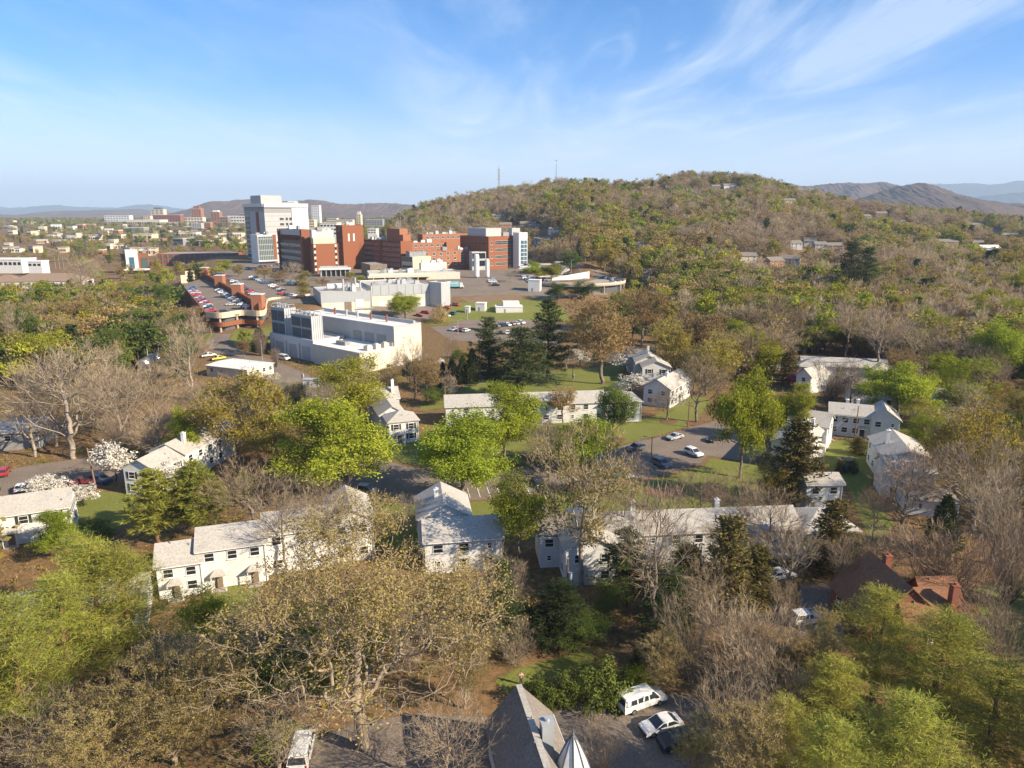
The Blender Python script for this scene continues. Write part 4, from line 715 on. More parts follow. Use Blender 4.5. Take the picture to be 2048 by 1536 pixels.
# wards
r, a, b, h = block('brick ward block with five rows of small windows, shaded side', 801, 525, 724, 824, 12, 33.5, w=48, mat=M_brick, name='ward_block', cat='hospital')
rows(r, 'L', b * .02, b * .97, 18, [h - 2.6 - 3.7 * i for i in range(5)], 1.15, 1.7, fm=M_trim, bars=1)
for k in range(5): sub(r, 'string_course', M_brickl, -.12, -.004, 0, b, h - 4.1 - 3.7 * k, h - 3.85 - 3.7 * k)
sub(r, 'pilaster', M_brick, -.7, -.006, b * .47, b * .53, -3, h); sub(r, 'penthouse', M_brickl, a * .3, a * 1.0, b * .1, b * .42, h - .4, h + 8.6); sub(r, 'penthouse', M_brickl, a * .3, a * .98, b * .02, b * .099, h - .39, h + 4.4); roof_clutter(r, a, b, h, 9, 5, .1, .9, .45, .98)
for k in range(4): bb = MB(); bb.tube((a * (.4 + .12 * k), b * .2, h + 8.6), (a * (.4 + .12 * k), b * .2, h + 14 + 3 * (k % 2)), .12); bb.build('antenna', M_panel, r)
r, a, b, h = block('orange brick ward wing with paired white windows in the sun, three storeys', 818, 520, 812, 945, 12, 26.5, w=56, mat=M_brickl, name='ward_wing', cat='hospital')
rows(r, 'R', a * .1, a * .99, 8, [h - 2.6 - 3.6 * i for i in range(3)], 2.3, 1.9, fm=M_trim, mull=1); roof_clutter(r, a, b, h, 6, 6, .5, .95)
r, a, b, h = block('middle orange brick ward wing rising behind the lower one', 822, 545, 812, 893, 12, 31.5, w=56, mat=M_brickl, name='ward_wing', cat='hospital')
rows(r, 'R', a * .05, a * .98, 6, [h - 2.4, h - 6.2], 2.6, 1.8, fm=M_trim, mull=1); roof_clutter(r, a, b, h, 4, 7)
r, a, b, h = block('upper brick ward wing with cluttered flat roof at the back', 845, 572, 835, 935, 12, 37, w=56, mat=M_brickl, name='ward_wing', cat='hospital')
rows(r, 'R', a * .05, a * .95, 8, [h - 2.8], 2.6, 1.8, fm=M_trim, mull=1); roof_clutter(r, a, b, h, 9, 8)
r, a, b, h = block('glass link of two storeys between the brick wings', 944, 530, 938, 972, 12, 25.5, w=60, mat=M_panel, name='glass_link', cat='hospital')
for z in (h - 5, h - 10.5): g = sub(r, 'glass_wall', M_glass, a * .02, a * .95, -.14, -.004, z, z + 4)
r, a, b, h = block('brick hospital wing with long ribbon windows on four floors', 977, 535, 920, 1035, 12, 36.5, w=46, mat=M_brick, name='brick_wing', cat='hospital')
for i in range(4):
    z = h - 4.9 - 5.2 * i
    window(r, a * .56, 0, z, 0, a * .68, 3.0 if i == 0 else 2.2, mull=15, bars=1, sill=False); window(r, a * .1, 0, z, 0, 2.4, 2.6 if i == 0 else 2.0, mull=1)
rows(r, 'L', b * .1, b * .6, 4, [h - 5.4], 3.2, 1.6, fm=M_mid); sub(r, 'penthouse', M_panel, a * .0 + 1, a * .55, b * .12, b * .75, h - .4, h + 5.8); sub(r, 'penthouse', M_mid, a * .6, a * .8, b * .1, b * .5, h - .39, h + 2.6); roof_clutter(r, a, b, h, 5, 9, .5, .95, .3, .9)
r, a, b, h = block('pale stair tower with a full-height blue glass face at the end of the brick wing', 1038, 545, 1026, 1055, 12, 39, w=50, mat=M_wpanel, name='stair_tower', cat='hospital')
sub(r, 'glass_wall', M_glassb, a * .2, a * .92, -.2, -.004, 1, h - 5.2)
for k in range(7): sub(r, 'floor_band', M_wpanel, a * .2, a * .92, -.3, -.204, 3 + k * 3.0, 3.4 + k * 3.0)
sub(r, 'mullion', M_wpanel, a * .55, a * .58, -.32, -.206, 1, h - 5.2)
r, a, b, h = block('grey lift shaft standing behind the blue glass stair tower', 1024, 560, 1016, 1040, 12, 42, w=50, mat=M_panel, name='lift_shaft', cat='hospital')
sub(r, 'louvre', M_mid, a * .2, a * .8, -.1, -.004, h - 6, h - 3)
# beige block and low annexes
r, a, b, h = block('beige block with a dark band and strip windows, cooling plant on its roof', 825, 488, 803, 862, 12, 24.5, w=46, mat=M_beige, name='beige_block', cat='hospital')
sub(r, 'top_band', M_brown, -.15, -.004, 0, b, h - 3.4, h - .1); 
for z in (2, 5.6): window(r, 0, b * .5, z, rad(-90), b * .9, 1.5, fm=M_mid, mull=5, bars=0, sill=False)
for k in range(5): unit(r, a * (.15 + .17 * k), b * .5, h - .4, 3.2, 4.5, 3.2, M_mid)
r, a, b, h = block('blank cream block in front of the beige one', 842, 478, 838, 893, 11, 21, w=58, mat=M_cream, name='cream_block', cat='hospital', roof=M_flat)
sub(r, 'parapet_block', M_cream, 1, a * .35, 1, b - 1, h - .49, h + 2.4); roof_clutter(r, a, b, h, 3, 10, .5, .9)
r, a, b, h = block('long low cream loading shed with yellow posts', 738, 448, 712, 920, 11, 16.5, w=76, mat=M_cream, name='loading_shed', cat='hospital', b=26)
sub(r, 'opening', M_dmetal, a * .05, a * .62, -.1, -.004, -1, 2.6); sub(r, 'canopy', M_cream, -1, a * .66, -3, -.11, 3, 4.2)
for k in range(6): sub(r, 'post', M_yellow, a * (.04 + .12 * k), a * (.04 + .12 * k) + .5, -3, -2.5, -2, 3.0)
roof_clutter(r, a, b, h, 14, 11)
r, a, b, h = block('small brown flat-roofed annex on the low roofs', 740, 478, 722, 774, 13, 20, w=64, mat=M_brown, name='annex', cat='hospital', roof=M_flatd)
window(r, a * .5, 0, 3, 0, 2, 3, mull=1)
r, a, b, h = block('covered entrance with thin columns below the orange brick block', 640, 478, 632, 700, 12, 18, w=74, mat=M_metal, name='entrance_canopy', cat='hospital', b=14)
for k in range(7): sub(r, 'column', M_panel, a * (.02 + .16 * k), a * (.02 + .16 * k) + .5, -1.2, -.7, -1, h - 1.5)
sub(r, 'fascia', M_wpanel, -1, a + .5, -2, -.01, h - 1.5, h - .3); sub(r, 'glass_wall', M_glass, 1, a - 1, -.2, -.006, .3, h - 1.7)
r, a, b, h = block('low brick and white emergency entrance beyond the ambulance yard', 1060, 500, 1030, 1118, 11.5, 18, w=78, mat=M_brick2, name='entrance_hall', cat='hospital', b=20)
sub(r, 'canopy', M_wpanel, -8, a * .8, -4, -.01, h - 1.8, h - .2); sub(r, 'screen_wall', M_wpanel, a + .05, a + 8, 0, b * .6, -1, h + 1.5)
# tanks beside the yard
for lab, px, z1 in (('tall white upright gas tank beside the truck yard', 953, 27.5), ('slimmer white upright gas tank on the ward side', 974.5, 24.5)):
    D = 470; t = empty('gas_tank', (P(px, D, 18), D, 12), 0, lab, 'tank', 'gas tanks'); m = MB(); R_ = 1.75 if px < 960 else 1.35; m.lathe([(R_ * .9, .8), (R_, 1.2), (R_, z1 - 13), (R_ * .8, z1 - 12.3), (.2, z1 - 12)], n=20); m.build('vessel', M_wpanel, t)
    for k in range(4): aa = k * 1.57 + .4; bb = MB(); bb.tube((R_ * .8 * math.cos(aa), R_ * .8 * math.sin(aa), -.5), (R_ * .8 * math.cos(aa), R_ * .8 * math.sin(aa), 1.2), .15); bb.build('leg', M_panel, t)
    bb = MB(); bb.tube((R_ + .15, 0, 0), (R_ + .15, 0, z1 - 13), .08); bb.build('pipe', M_metal, t)
# grey works building
r, a, b, h = block('long grey metal works hall with louvred panels above cream walls', 742, 372, 700, 858, 3, 16.5, w=66, mat=M_cream, name='works_hall', cat='works building', b=34)
for k in range(7): sub(r, 'metal_panel', M_metal, a * (.02 + k * .14), a * (.02 + k * .14) + a * .13, -.2, -.004, h - 5.2, h)
for u in (.1, .45, .75): sub(r, 'shutter_door', M_wpanel, a * u, a * u + 5, -.1, -.004, 0, 5)
roof_clutter(r, a, b, h, 8, 12)
r, a, b, h = block('tall plain grey metal end block of the works', 882, 380, 856, 900, 4, 17.5, w=35, mat=M_metal, name='works_block', cat='works building')
sub(r, 'coping', M_wpanel, -.2, a + .2, -.2, -.004, h - .3, h + .1)
r, a, b, h = block('grey-topped works wing with white service doors and rooftop tank', 641, 345, 617, 741, 3, 16, w=68, mat=M_metal, name='works_wing', cat='works building', b=30)
sub(r, 'cream_wall', M_cream, .2, a * .97, -.15, -.004, -1, h - 5.2)
for u, z in ((.68, 5.2), (.68, .2)): sub(r, 'service_door', M_wpanel, a * u, a * u + 4, -.3, -.155, z, z + 3.8)
sub(r, 'louvre', M_brown, a * .46, a * .6, -.28, -.156, 3, 8); sub(r, 'dock_roof', M_panel, a * .1, a * .52, -7, -.16, 1, 4.2); sub(r, 'sign_pipe', M_metal, a * .7, a * 1.05, -1.2, -.9, 4.5, 4.8)
bb = MB(); bb.tube((a * .2, b * .4, h + 1.6), (a * .52, b * .4, h + 1.6), 1.5, None, 18); bb.build('horizontal_tank', M_wpanel, r)
for k, (u, hh) in enumerate(((.5, 5.5), (.6, 3), (.75, 6), (.85, 4.5))): bb = MB(); bb.tube((a * u, b * .25, h - .4), (a * u, b * .25, h + hh), .5, None, 12); bb.build('flue', M_panel, r)
roof_clutter(r, a, b, h, 8, 13)
# power plant in front
r, a, b, h = block('long grey power plant with three tall louvred bays and a white roof edge', 787, 252, 600, 842, 0, 14.2, w=40, mat=M_panel, roof=M_wroof, name='power_plant', cat='power plant', par=.3)
for k in range(3): u0 = b * (.08 + .12 * k); sub(r, 'louvre', M_mid, -.15, -.004, u0, u0 + b * .085, 3.6, 10.5)
sub(r, 'end_wall', M_cream, .1, a - .1, -.12, -.005, -1, h - .9); bb = MB(); bb.tube((a * .75, 0, h + .5), (a * .75, b * .95, h + .5), .55, None, 12); bb.build('roof_duct', M_metal, r)
for k, m_ in ((.2, M_brick2), (.36, M_brick2), (.5, M_panel), (.62, M_panel), (.75, M_brick2)): bb = MB(); bb.tube((a * .5, b * k, h - .3), (a * .5, b * k, h + 2.4), .4, None, 10); bb.build('flue', m_, r)
r2, a2, b2, h2 = block('low white plant annex with a bright flat roof and fan units', 719, 238, 625, 812, 0, 7.3, w=40, mat=M_cream, roof=M_wroof, name='plant_annex', cat='power plant')
for k in range(4): unit(r2, a2 * (.3 + .18 * k), b2 * .12, h2 - .4, 2.2, 2.2, 1.5, M_cream)
sub(r2, 'vent_box', M_mid, a2 * .3, a2 * .4, b2 * .6, b2 * .8, h2 - .39, h2 + 1)
r3, a3, b3, h3 = block('plant service wing with three roller doors and cooling towers above', 626, 258, 539, 690, 0, 8, w=40, mat=M_wpanel, roof=M_flat, name='service_wing', cat='power plant', a=14)
for k in range(3): u0 = b3 * (.08 + .3 * k); sub(r3, 'roller_door', M_metal, -.12, -.004, u0, u0 + b3 * .17, -.2, 5.2); sub(r3, 'downpipe', M_panel, -.3, -.005, u0 + b3 * .22, u0 + b3 * .23, 0, 6)
for lab, pc, xl, xr, D, zt in (('cooling tower with four dark louvre panels and a pale caged side', 622, 581, 643, 261, 16.5), ('rear cooling tower with dark louvres under a pipe frame', 568, 541, 590, 272, 18)):
    q, aq, bq, hq = block(lab, pc, D, xl, xr, 7.6, zt, w=40, mat=M_metal, roof=M_mid, name='cooling_tower', cat='cooling tower', group='cooling towers', par=.4)
    q.children[0].data = q.children[0].data
    for i in range(2):
        for j in range(2): sub(q, 'louvre', M_dmetal, -.16, -.004, bq * (.05 + .48 * i), bq * (.47 + .48 * i), .4 + hq * .47 * j, hq * (.42 + .47 * j))
    for k in range(6): bb = MB(); bb.tube((aq * k / 5, -.12, 0), (aq * k / 5, -.12, hq), .12); bb.build('cage_post', M_wpanel, q)
    for k in range(5): bb = MB(); bb.tube((aq * .5, bq * (.1 + .2 * k), hq - .3), (aq * .5, bq * (.1 + .2 * k), hq + 1.3), .25); bb.build('fan_stack', M_panel, q)
    bb = MB(); bb.tube((.2, .2, hq + 1.2), (.2, bq - .2, hq + 1.2), .12); bb.tube((aq - .2, .2, hq + 1.2), (aq - .2, bq - .2, hq + 1.2), .12)
    for y in (.2, bq * .5, bq - .2):
        for x in (.2, aq - .2): bb.tube((x, y, hq - .2), (x, y, hq + 1.2), .08)
        bb.tube((.2, y, hq + 1.2), (aq - .2, y, hq + 1.2), .08)
    bb.build('pipe_frame', M_panel, q)
# white curved wall, tents, kiosks ------------------------------------------------------
def kiosk(label, px, py, sx, sy, h, ang, m, name, cat, roof=None):
    p = T(px, py); r = empty(name, p, rad(ang), label, cat); boxpart('wall', m, r, 0, sx, 0, sy, -1, h); boxpart('roof', roof or M_wroof, r, -.2, sx + .2, -.2, sy + .2, h + .003, h + .25); boxpart('door', M_mid, r, sx * .3, sx * .3 + .9, -.05, -.003, 0, min(2, h * .8)); FOOT.append([(p.x - 1, p.y - 1), (p.x + sx + 1, p.y - 1), (p.x + sx + 1, p.y + sy + 1), (p.x - 1, p.y + sy + 1)]); return r
kiosk('small white pump house on the green bank', 951, 622, 5, 5, 4, -10, M_wpanel, 'pump_house', 'shed'); kiosk('tiny white hut beside the small pump house', 930, 626, 2.2, 3, 3.2, -10, M_wpanel, 'hut', 'shed')
q = kiosk('white flat tented pavilion on the grass terrace', 992, 626, 14, 8, 3, 5, M_wpanel, 'pavilion', 'pavilion'); boxpart('roof', M_wroof, q, 4, 12.5, 2, 9, 3.26, 5.4)
kiosk('white wall block at the ramp mouth of the round parking deck', 1056, 583, 7, 6, 6.5, -12, M_wpanel, 'ramp_block', 'ramp'); kiosk('pale green utility cabinet by the bend of the road', 605, 775, 5, 2.2, 2.4, -5, M_wpanel, 'utility_cabinet', 'cabinet', M_panel)
kiosk('dark brown square tower hut at the edge of the lower lot', 970, 662, 4, 4, 6, 0, M_brown, 'tower_hut', 'shed', M_brown)
kiosk('small brick-red meter hut on the concrete walk by the lawn', 1682, 943, 2.6, 1.8, 2.2, 4, M_brickl, 'meter_hut', 'shed', M_brown)
# round ramped deck on the right of the yard
def curved_deck():
    c = Vector((P(1150, 455, 13), 455)); r = empty('round_parking_deck', (c.x, c.y, 4), 0, 'round concrete parking deck with a white ramp wall', 'parking deck'); b = MB(); n = 40; R_ = 32
    pl = [(R_ * math.cos(t), R_ * .9 * math.sin(t)) for t in np.linspace(0, 2 * math.pi, n, endpoint=False)]; b.prism(pl, 6.6, 7.4); b.build('deck', M_conc, r)
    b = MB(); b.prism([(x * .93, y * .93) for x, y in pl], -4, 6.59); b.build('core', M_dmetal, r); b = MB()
    for (x0, y0), (x1, y1) in zip(pl, pl[1:] + pl[:1]): b.hull8([(x0, y0, 7.3), (x1, y1, 7.3), (x1 * .985, y1 * .985, 7.3), (x0 * .985, y0 * .985, 7.3), (x0, y0, 8.5), (x1, y1, 8.5), (x1 * .985, y1 * .985, 8.5), (x0 * .985, y0 * .985, 8.5)])
    b.build('parapet', M_tan, r)
    for k in range(12): t = 2 * math.pi * k / 12; bb = MB(); bb.tube((R_ * .97 * math.cos(t), R_ * .87 * math.sin(t), -5), (R_ * .97 * math.cos(t), R_ * .87 * math.sin(t), 6.6), .5); bb.build('column', M_conc, r)
    b = MB(); b.hull8([(-20, -6, 7.41), (10, 8, 7.41), (10, 8.6, 7.41), (-20, -5.4, 7.41), (-20, -6, 9), (10, 8, 12.8), (10, 8.6, 12.8), (-20, -5.4, 9)]); b.build('ramp_wall', M_wpanel, r); FOOT.append([(c.x + x, c.y + y) for x, y in pl]); return c
RDECK = curved_deck()
# the long parking deck --------------------------------------------------------------
A_, B_, C_, D_ = (G(412, 630, 10).to_2d(), G(362, 569, 10).to_2d(), G(521, 622, 10).to_2d(), G(409, 556, 10).to_2d())
dk = empty('parking_deck', (A_.x, A_.y, 2), 0, 'long brick parking deck with open roof level and a curved tan front parapet', 'parking deck'); Z2 = 2
def loc2(p): return (p[0] - A_.x, p[1] - A_.y)
def wall_seg(b, p, q, t, z0, z1): d = (Vector(q) - Vector(p)).normalized(); n = Vector((-d.y, d.x)) * t / 2; p, q = Vector(p), Vector(q); b.prism([tuple(p + n), tuple(p - n), tuple(q - n), tuple(q + n)], z0, z1)
d_l = (B_ - A_).normalized(); a0 = loc2(A_); b0 = loc2(B_); c0 = loc2(C_); d0 = loc2(D_)
E_ = G(560, 600, 10).to_2d(); e0 = loc2(E_)
b = MB(); b.prism([a0, (a0[0] + 8, a0[1] - 3), (c0[0] - 6, c0[1] - 7.3), (c0[0] + 2, c0[1] - 6), d0, b0], 7.2, 8.0); b.build('roof_slab', M_asph2, dk)
b = MB(); wall_seg(b, a0, b0, .5, -6, 9.1); b.build('outer_wall', M_brick, dk)
b = MB(); wall_seg(b, c0, d0, 1.2, 7.9, 11.6); b.build('spine_wall', M_brick, dk)
for k in range(4): q = C_.lerp(D_, (.02, .3, .62, .98)[k]); x, y = loc2(q); m = MB(); m.box(x - 2.4, x + 2.4, y - 2.4, y + 2.4, -3, 15.2); m.build('stair_tower', M_brickl, dk); m = MB(); m.box(x - 2.6, x + 2.6, y - 2.6, y + 2.6, 15.203, 15.5); m.build('tower_cap', M_wpanel, dk)
for k in range(40):
    q = C_.lerp(D_, .04 + .92 * k / 39); x, y = loc2(q); m = MB(); m.box(x - .9, x + .2, y - .35, y + .35, 9, 11.9); m.build('buttress', M_brick, dk)
fr = [a0, (a0[0] + 8, a0[1] - 3), (c0[0] - 6, c0[1] - 7.5), (c0[0] + 4, c0[1] - 7), (e0[0] - 4, e0[1] - 5), (e0[0] + 6, e0[1] + 4), (e0[0] + 11, e0[1] + 16)]
def smooth_path(p, n=8):
    P0 = [Vector(x) for x in p]; out = []
    for i in range(len(P0) - 1):
        a, b_, c, d = P0[max(i - 1, 0)], P0[i], P0[i + 1], P0[min(i + 2, len(P0) - 1)]
        for k in range(n): t = k / n; out.append(tuple(.5 * (2 * b_ + (c - a) * t + (2 * a - 5 * b_ + 4 * c - d) * t * t + (3 * b_ - a - 3 * c + d) * t ** 3)))
    return out + [tuple(P0[-1])]
fp = smooth_path(fr)
b = MB(); [wall_seg(b, p, q, .4, 7.0, 9.5) for p, q in zip(fp, fp[1:])]; b.build('front_parapet', M_tan, dk); b = MB(); [wall_seg(b, p, q, .35, 3.2, 5.2) for p, q in zip(fp, fp[1:])]; b.build('lower_parapet', M_brick, dk)
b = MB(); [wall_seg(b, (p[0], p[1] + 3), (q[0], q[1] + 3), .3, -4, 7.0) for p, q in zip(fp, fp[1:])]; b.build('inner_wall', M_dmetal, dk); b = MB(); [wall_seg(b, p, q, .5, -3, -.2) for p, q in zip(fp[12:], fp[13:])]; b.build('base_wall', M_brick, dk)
for k in range(0, len(fp), 7): x, y = fp[k]; m = MB(); m.box(x - .3, x + .3, y + .25, y + .85, -4, 7.0); m.build('column', M_tan, dk)
b = MB(); [wall_seg(b, (p[0], p[1] - 1.2), (q[0], q[1] - 1.2), .12, .5, .65) for p, q in zip(fp[14:], fp[15:])]; b.build('handrail', M_yellow, dk)
FOOT.append([tuple(A_ + Vector((-1, -6))), tuple(C_ + Vector((2, -12))), tuple(E_ + Vector((14, 0))), tuple(D_), tuple(B_)])
pA, pB = T(425, 558), T(372, 566); bk = empty('ramp_deck', (pB.x, pB.y, 7), 0, 'curved tan ramp wall at the far end of the parking deck', 'ramp'); b = MB(); ps = smooth_path([(0, 0), (10, 14), (26, 26), (40, 32)]); [wall_seg(b, p, q, .5, -3, 5) for p, q in zip(ps, ps[1:])]; b.build('wall', M_tan, bk); b = MB(); [wall_seg(b, (p[0] + 1, p[1] - 10), (q[0] + 1, q[1] - 10), .5, -3, 2.8) for p, q in zip(ps, ps[1:])]; b.build('parapet', M_tan, bk)
# ------------------------------------------------------------------ vehicles
M_tyre = pm('tyre', (.02, .02, .02), .2, 5, .9); M_rim = pm('rim', (.45, .45, .46), .1, 5, .35, metal=.8); M_lamp = glass_mat('headlamp', (.65, .65, .62), .15); M_tail = glass_mat('taillamp', (.35, .015, .01), .2); M_carglass = glass_mat('car_glass', (.03, .036, .042), .07); M_bump = pm('bumper', (.04, .04, .042), .1, 4, .6)
PAINT = {}
for n_, c_ in dict(white=(.72, .72, .71), silver=(.42, .43, .44), grey=(.14, .145, .15), black=(.018, .018, .02), blue=(.03, .08, .19), red=(.42, .02, .02), maroon=(.16, .02, .025), teal=(.05, .22, .26), tan=(.42, .35, .25), yellow=(.65, .55, .06)).items():
    PAINT[n_] = m_ = bpy.data.materials.new(n_ + '_car_paint'); nt_, p_ = nodes_of(m_); p_.inputs['Base Color'].default_value = (*c_, 1); p_.inputs['Roughness'].default_value = .32; p_.inputs['Coat Weight'].default_value = .5; p_.inputs['Coat Roughness'].default_value = .08
    N_ = nt_.nodes.new('ShaderNodeTexNoise'); N_.inputs['Scale'].default_value = 2.5; R_ = nt_.nodes.new('ShaderNodeMapRange'); R_.inputs[3].default_value = .25; R_.inputs[4].default_value = .45; nt_.links.new(N_.outputs[0], R_.inputs[0]); nt_.links.new(R_.outputs[0], p_.inputs['Roughness'])
SH = dict(
 sedan=dict(L=4.7, W=.91, low=[(-2.35, .34), (-2.34, .72), (-2.2, .95), (-1.45, 1.0), (.95, .98), (1.95, .84), (2.28, .66), (2.35, .34)], cab=[(-1.75, .97), (-1.0, 1.40), (.2, 1.44), (1.15, .96)], roof=(-.98, .2, 1.42)),
 suv=dict(L=4.65, W=.94, low=[(-2.3, .4), (-2.32, .85), (-2.22, 1.08), (-1.5, 1.1), (1.0, 1.08), (2.0, .98), (2.28, .78), (2.32, .4)], cab=[(-2.2, 1.07), (-1.85, 1.66), (.15, 1.70), (1.1, 1.06)], roof=(-1.85, .15, 1.69)),
 pickup=dict(L=5.5, W=.97, low=[(-2.75, .5), (-2.75, 1.08), (-.75, 1.1), (1.25, 1.1), (2.5, 1.02), (2.72, .85), (2.75, .45)], cab=[(-.8, 1.08), (-.6, 1.72), (.6, 1.76), (1.4, 1.08)], roof=(-.6, .6, 1.75)),
 van=dict(L=5.8, W=1.0, low=[(-2.9, .42), (-2.92, 1.22), (-2.3, 1.26), (1.6, 1.24), (2.6, 1.08), (2.86, .86), (2.9, .42)], cab=[(-2.86, 1.22), (-2.66, 2.0), (1.0, 2.06), (1.78, 1.22)], roof=(-2.66, 1.0, 2.05)))
def hw(W_, z, zb): return W_ - max(0, z - zb) * .24 - max(0, .55 - z) * .12
def car_parts(kind):
    s = SH[kind]; Wd = s['W']; zb = s['cab'][0][1]; out = {}
    def ext(b, poly, f, mi=0, inset=0):
        n = len(poly); i = b.pts([(x, -f(z) + inset, z) for x, z in poly] + [(x, f(z) - inset, z) for x, z in poly]); b.f.append(tuple(range(i, i + n))); b.f.append(tuple(i + n + k for k in reversed(range(n))))
        for k in range(n): b.f.append((i + (k + 1) % n, i + k, i + n + k, i + n + (k + 1) % n))
        b.m += [mi] * (n + 2)
    w = lambda z: hw(Wd, z, zb - .1)
    def body(b, mi=0): ext(b, s['low'], w, mi)
    def cab(b, mi=0): ext(b, s['cab'], w, mi)
    def roof(b, mi=0):
        x0, x1, z = s['roof']; f = lambda q: w(q) + .015; ext(b, [(x0 - .1, z - .07), (x0, z + .03), ((x0 + x1) / 2, z + .06), (x1, z + .035), (x1 + .1, z - .06)], f, mi)
        c = s['cab']; t = .07      # pillars
        for (xa, za), (xb, zb_) in ((c[0], c[1]), (c[3], c[2])) + ((((-.2, zb), (-.25, s['roof'][2])),) if kind != 'van' else (((.35, zb), (.3, s['roof'][2])), ((-1.2, zb), (-1.2, s['roof'][2])))):
            for sg in (-1, 1): ya, yb = sg * (w(za) + .012), sg * (w(zb_) + .012); b.hull8([(xa - t, ya, za), (xa + t, ya, za), (xb + t, yb, zb_), (xb - t, yb, zb_), (xa - t, ya - sg * .05, za), (xa + t, ya - sg * .05, za), (xb + t, yb - sg * .05, zb_), (xb - t, yb - sg * .05, zb_)], mi)
    def wheel(b, x, sg, mt=0, mr=1, both=True): b.tube((x, sg * (Wd - .2), .34), (x, sg * (Wd + .015), .34), .34, None, 14, mt); (b.tube((x, sg * (Wd + .005), .34), (x, sg * (Wd + .03), .34), .2, None, 10, mr) if both else None)
    xw = (-s['L'] * .29, s['L'] * .31); return s, body, cab, roof, wheel, xw
CARM = {}
def small_mesh(kind):
    if kind not in CARM:
        s, body, cab, roof, wheel, xw = car_parts(kind); b = MB(); body(b, 0); cab(b, 1); roof(b, 0)
        for x in xw:
            for sg in (-1, 1): wheel(b, x, sg, 2, 2, False)
        CARM[kind] = b.mesh('parked_car', [PAINT['white'], M_carglass, M_tyre])
    return CARM[kind]
def small_car(kind, col, x, y, z, rz, label, group, name='parked_car'):
    o = link_mesh(name, small_mesh(kind), None, (x, y, z), rz); o.material_slots[0].link = 'OBJECT'; o.material_slots[0].material = PAINT[col]; return tag(o, label, {'pickup': 'pickup truck', 'van': 'van'}.get(kind, 'car'), group)
BIGM = {}
def big_car(kind, col, x, y, rz, label, group=None, z=None):
    z = Hs(x, y) + .06 if z is None else z; r = empty({'van': 'parked_van', 'pickup': 'parked_pickup'}.get(kind, 'parked_car'), (x, y, z), rz, label, {'van': 'van', 'pickup': 'pickup truck'}.get(kind, 'car'), group); s, body, cab, roof, wheel, xw = car_parts(kind); L = s['L'] / 2; Wd = s['W']; zb = s['cab'][0][1]; k = kind
    if k not in BIGM:
        d = {}; b = MB(); body(b); d['body'] = b.mesh('body', PAINT['white']); b = MB(); cab(b); d['windows'] = b.mesh('glasshouse', M_carglass); b = MB(); roof(b); d['roof'] = b.mesh('roof', PAINT['white'])
        b = MB(); b.tube((0, -.115, 0), (0, .115, 0), .34, None, 18); d['tyre'] = b.mesh('tyre', M_tyre); b = MB(); b.tube((0, -.13, 0), (0, .13, 0), .21, None, 12); d['rim'] = b.mesh('rim', M_rim)
        b = MB(); b.hull8([(-.06, -.2, -.08), (.05, -.2, -.08), (.02, .2, -.08), (-.1, .2, -.08), (-.08, -.18, .08), (.02, -.18, .08), (-.02, .18, .08), (-.12, .18, .08)]); d['head'] = b.mesh('headlight', M_lamp); b = MB(); b.box(-.03, .05, -.1, .1, -.16, .16); d['tail'] = b.mesh('taillight', M_tail)
        b = MB(); b.box(-.1, .1, -.09, .09, -.07, .07); d['mirror'] = b.mesh('mirror', M_bump); b = MB(); b.box(-.07, .07, -Wd * .92, Wd * .92, -.12, .12); d['bumper'] = b.mesh('bumper', M_bump)
        if k == 'van':
            b = MB(); [b.box(x0, x0 + .62, sg * .0 - .012, .012, -.24, .24) for x0 in (0,) for sg in (1,)]; d['side'] = b.mesh('window', M_carglass)
        BIGM[k] = d
    d = BIGM[k]
    def paint(o): o.material_slots[0].link = 'OBJECT'; o.material_slots[0].material = PAINT[col]; return o
    paint(link_mesh('body', d['body'], r)); link_mesh('glasshouse', d['windows'], r); paint(link_mesh('roof', d['roof'], r))
    for xx in xw:
        for sg in (-1, 1): t = link_mesh('wheel', d['tyre'], r, (xx, sg * (Wd - .1), .34)); link_mesh('rim', d['rim'], t)
    for sg in (-1, 1): link_mesh('headlight', d['head'], r, (L - .1, sg * (Wd - .3), .68 if k != 'van' else .85)); link_mesh('taillight', d['tail'], r, (-L + .0, sg * (Wd - .14), .78 if k != 'van' else 1.0)); link_mesh('mirror', d['mirror'], r, (s['cab'][3][0] - .35, sg * (Wd + .08), zb + .08))
    link_mesh('bumper', d['bumper'], r, (L - .02, 0, .42)); link_mesh('bumper', d['bumper'], r, (-L + .02, 0, .42))
    if k == 'van':     # painted panels between the windows
        for sg in (-1, 1):
            b = MB(); b.box(-2.62, -2.1, sg * .93 - .03, sg * .93 + .03, 1.2, 1.98); b.box(-.5, -.28, sg * .93 - .03, sg * .93 + .03, 1.2, 1.98); b.box(-2.6, .7, sg * .84 - .05, sg * .84 + .05, 1.8, 2.02); o = b.build('side_panel', PAINT['white'], r); paint(o)
    if k == 'pickup': b = MB(); b.box(-2.6, -.9, -.8, .8, 1.09, 1.115); b.build('bed', M_bump, r)
    return r
def car_px(kind, col, p, q, label, group=None):
    """car whose tail stands at photo pixel p and nose at q (on the ground)"""
    a, b = T(*p), T(*q); m = (a + b) / 2; return big_car(kind, col, m.x, m.y, math.atan2(b.y - a.y, b.x - a.x), label, group)
car_px('van', 'white', (1246, 1428), (1318, 1400), 'white passenger van parked on the driveway by the round green shrubs')
car_px('sedan', 'white', (1352, 1452), (1292, 1470), 'white sedan with a sunroof parked between the white van and a black car')
car_px('suv', 'black', (1390, 1490), (1330, 1502), 'black car parked beside the white sedan under the pine branches')
car_px('van', 'white', (600, 1536), (612, 1490), 'white van seen end-on under bare branches near the tan oak')
car_px('suv', 'white', (1585, 1250), (1640, 1243), 'white car with roof rails parked by the brown-roofed house')
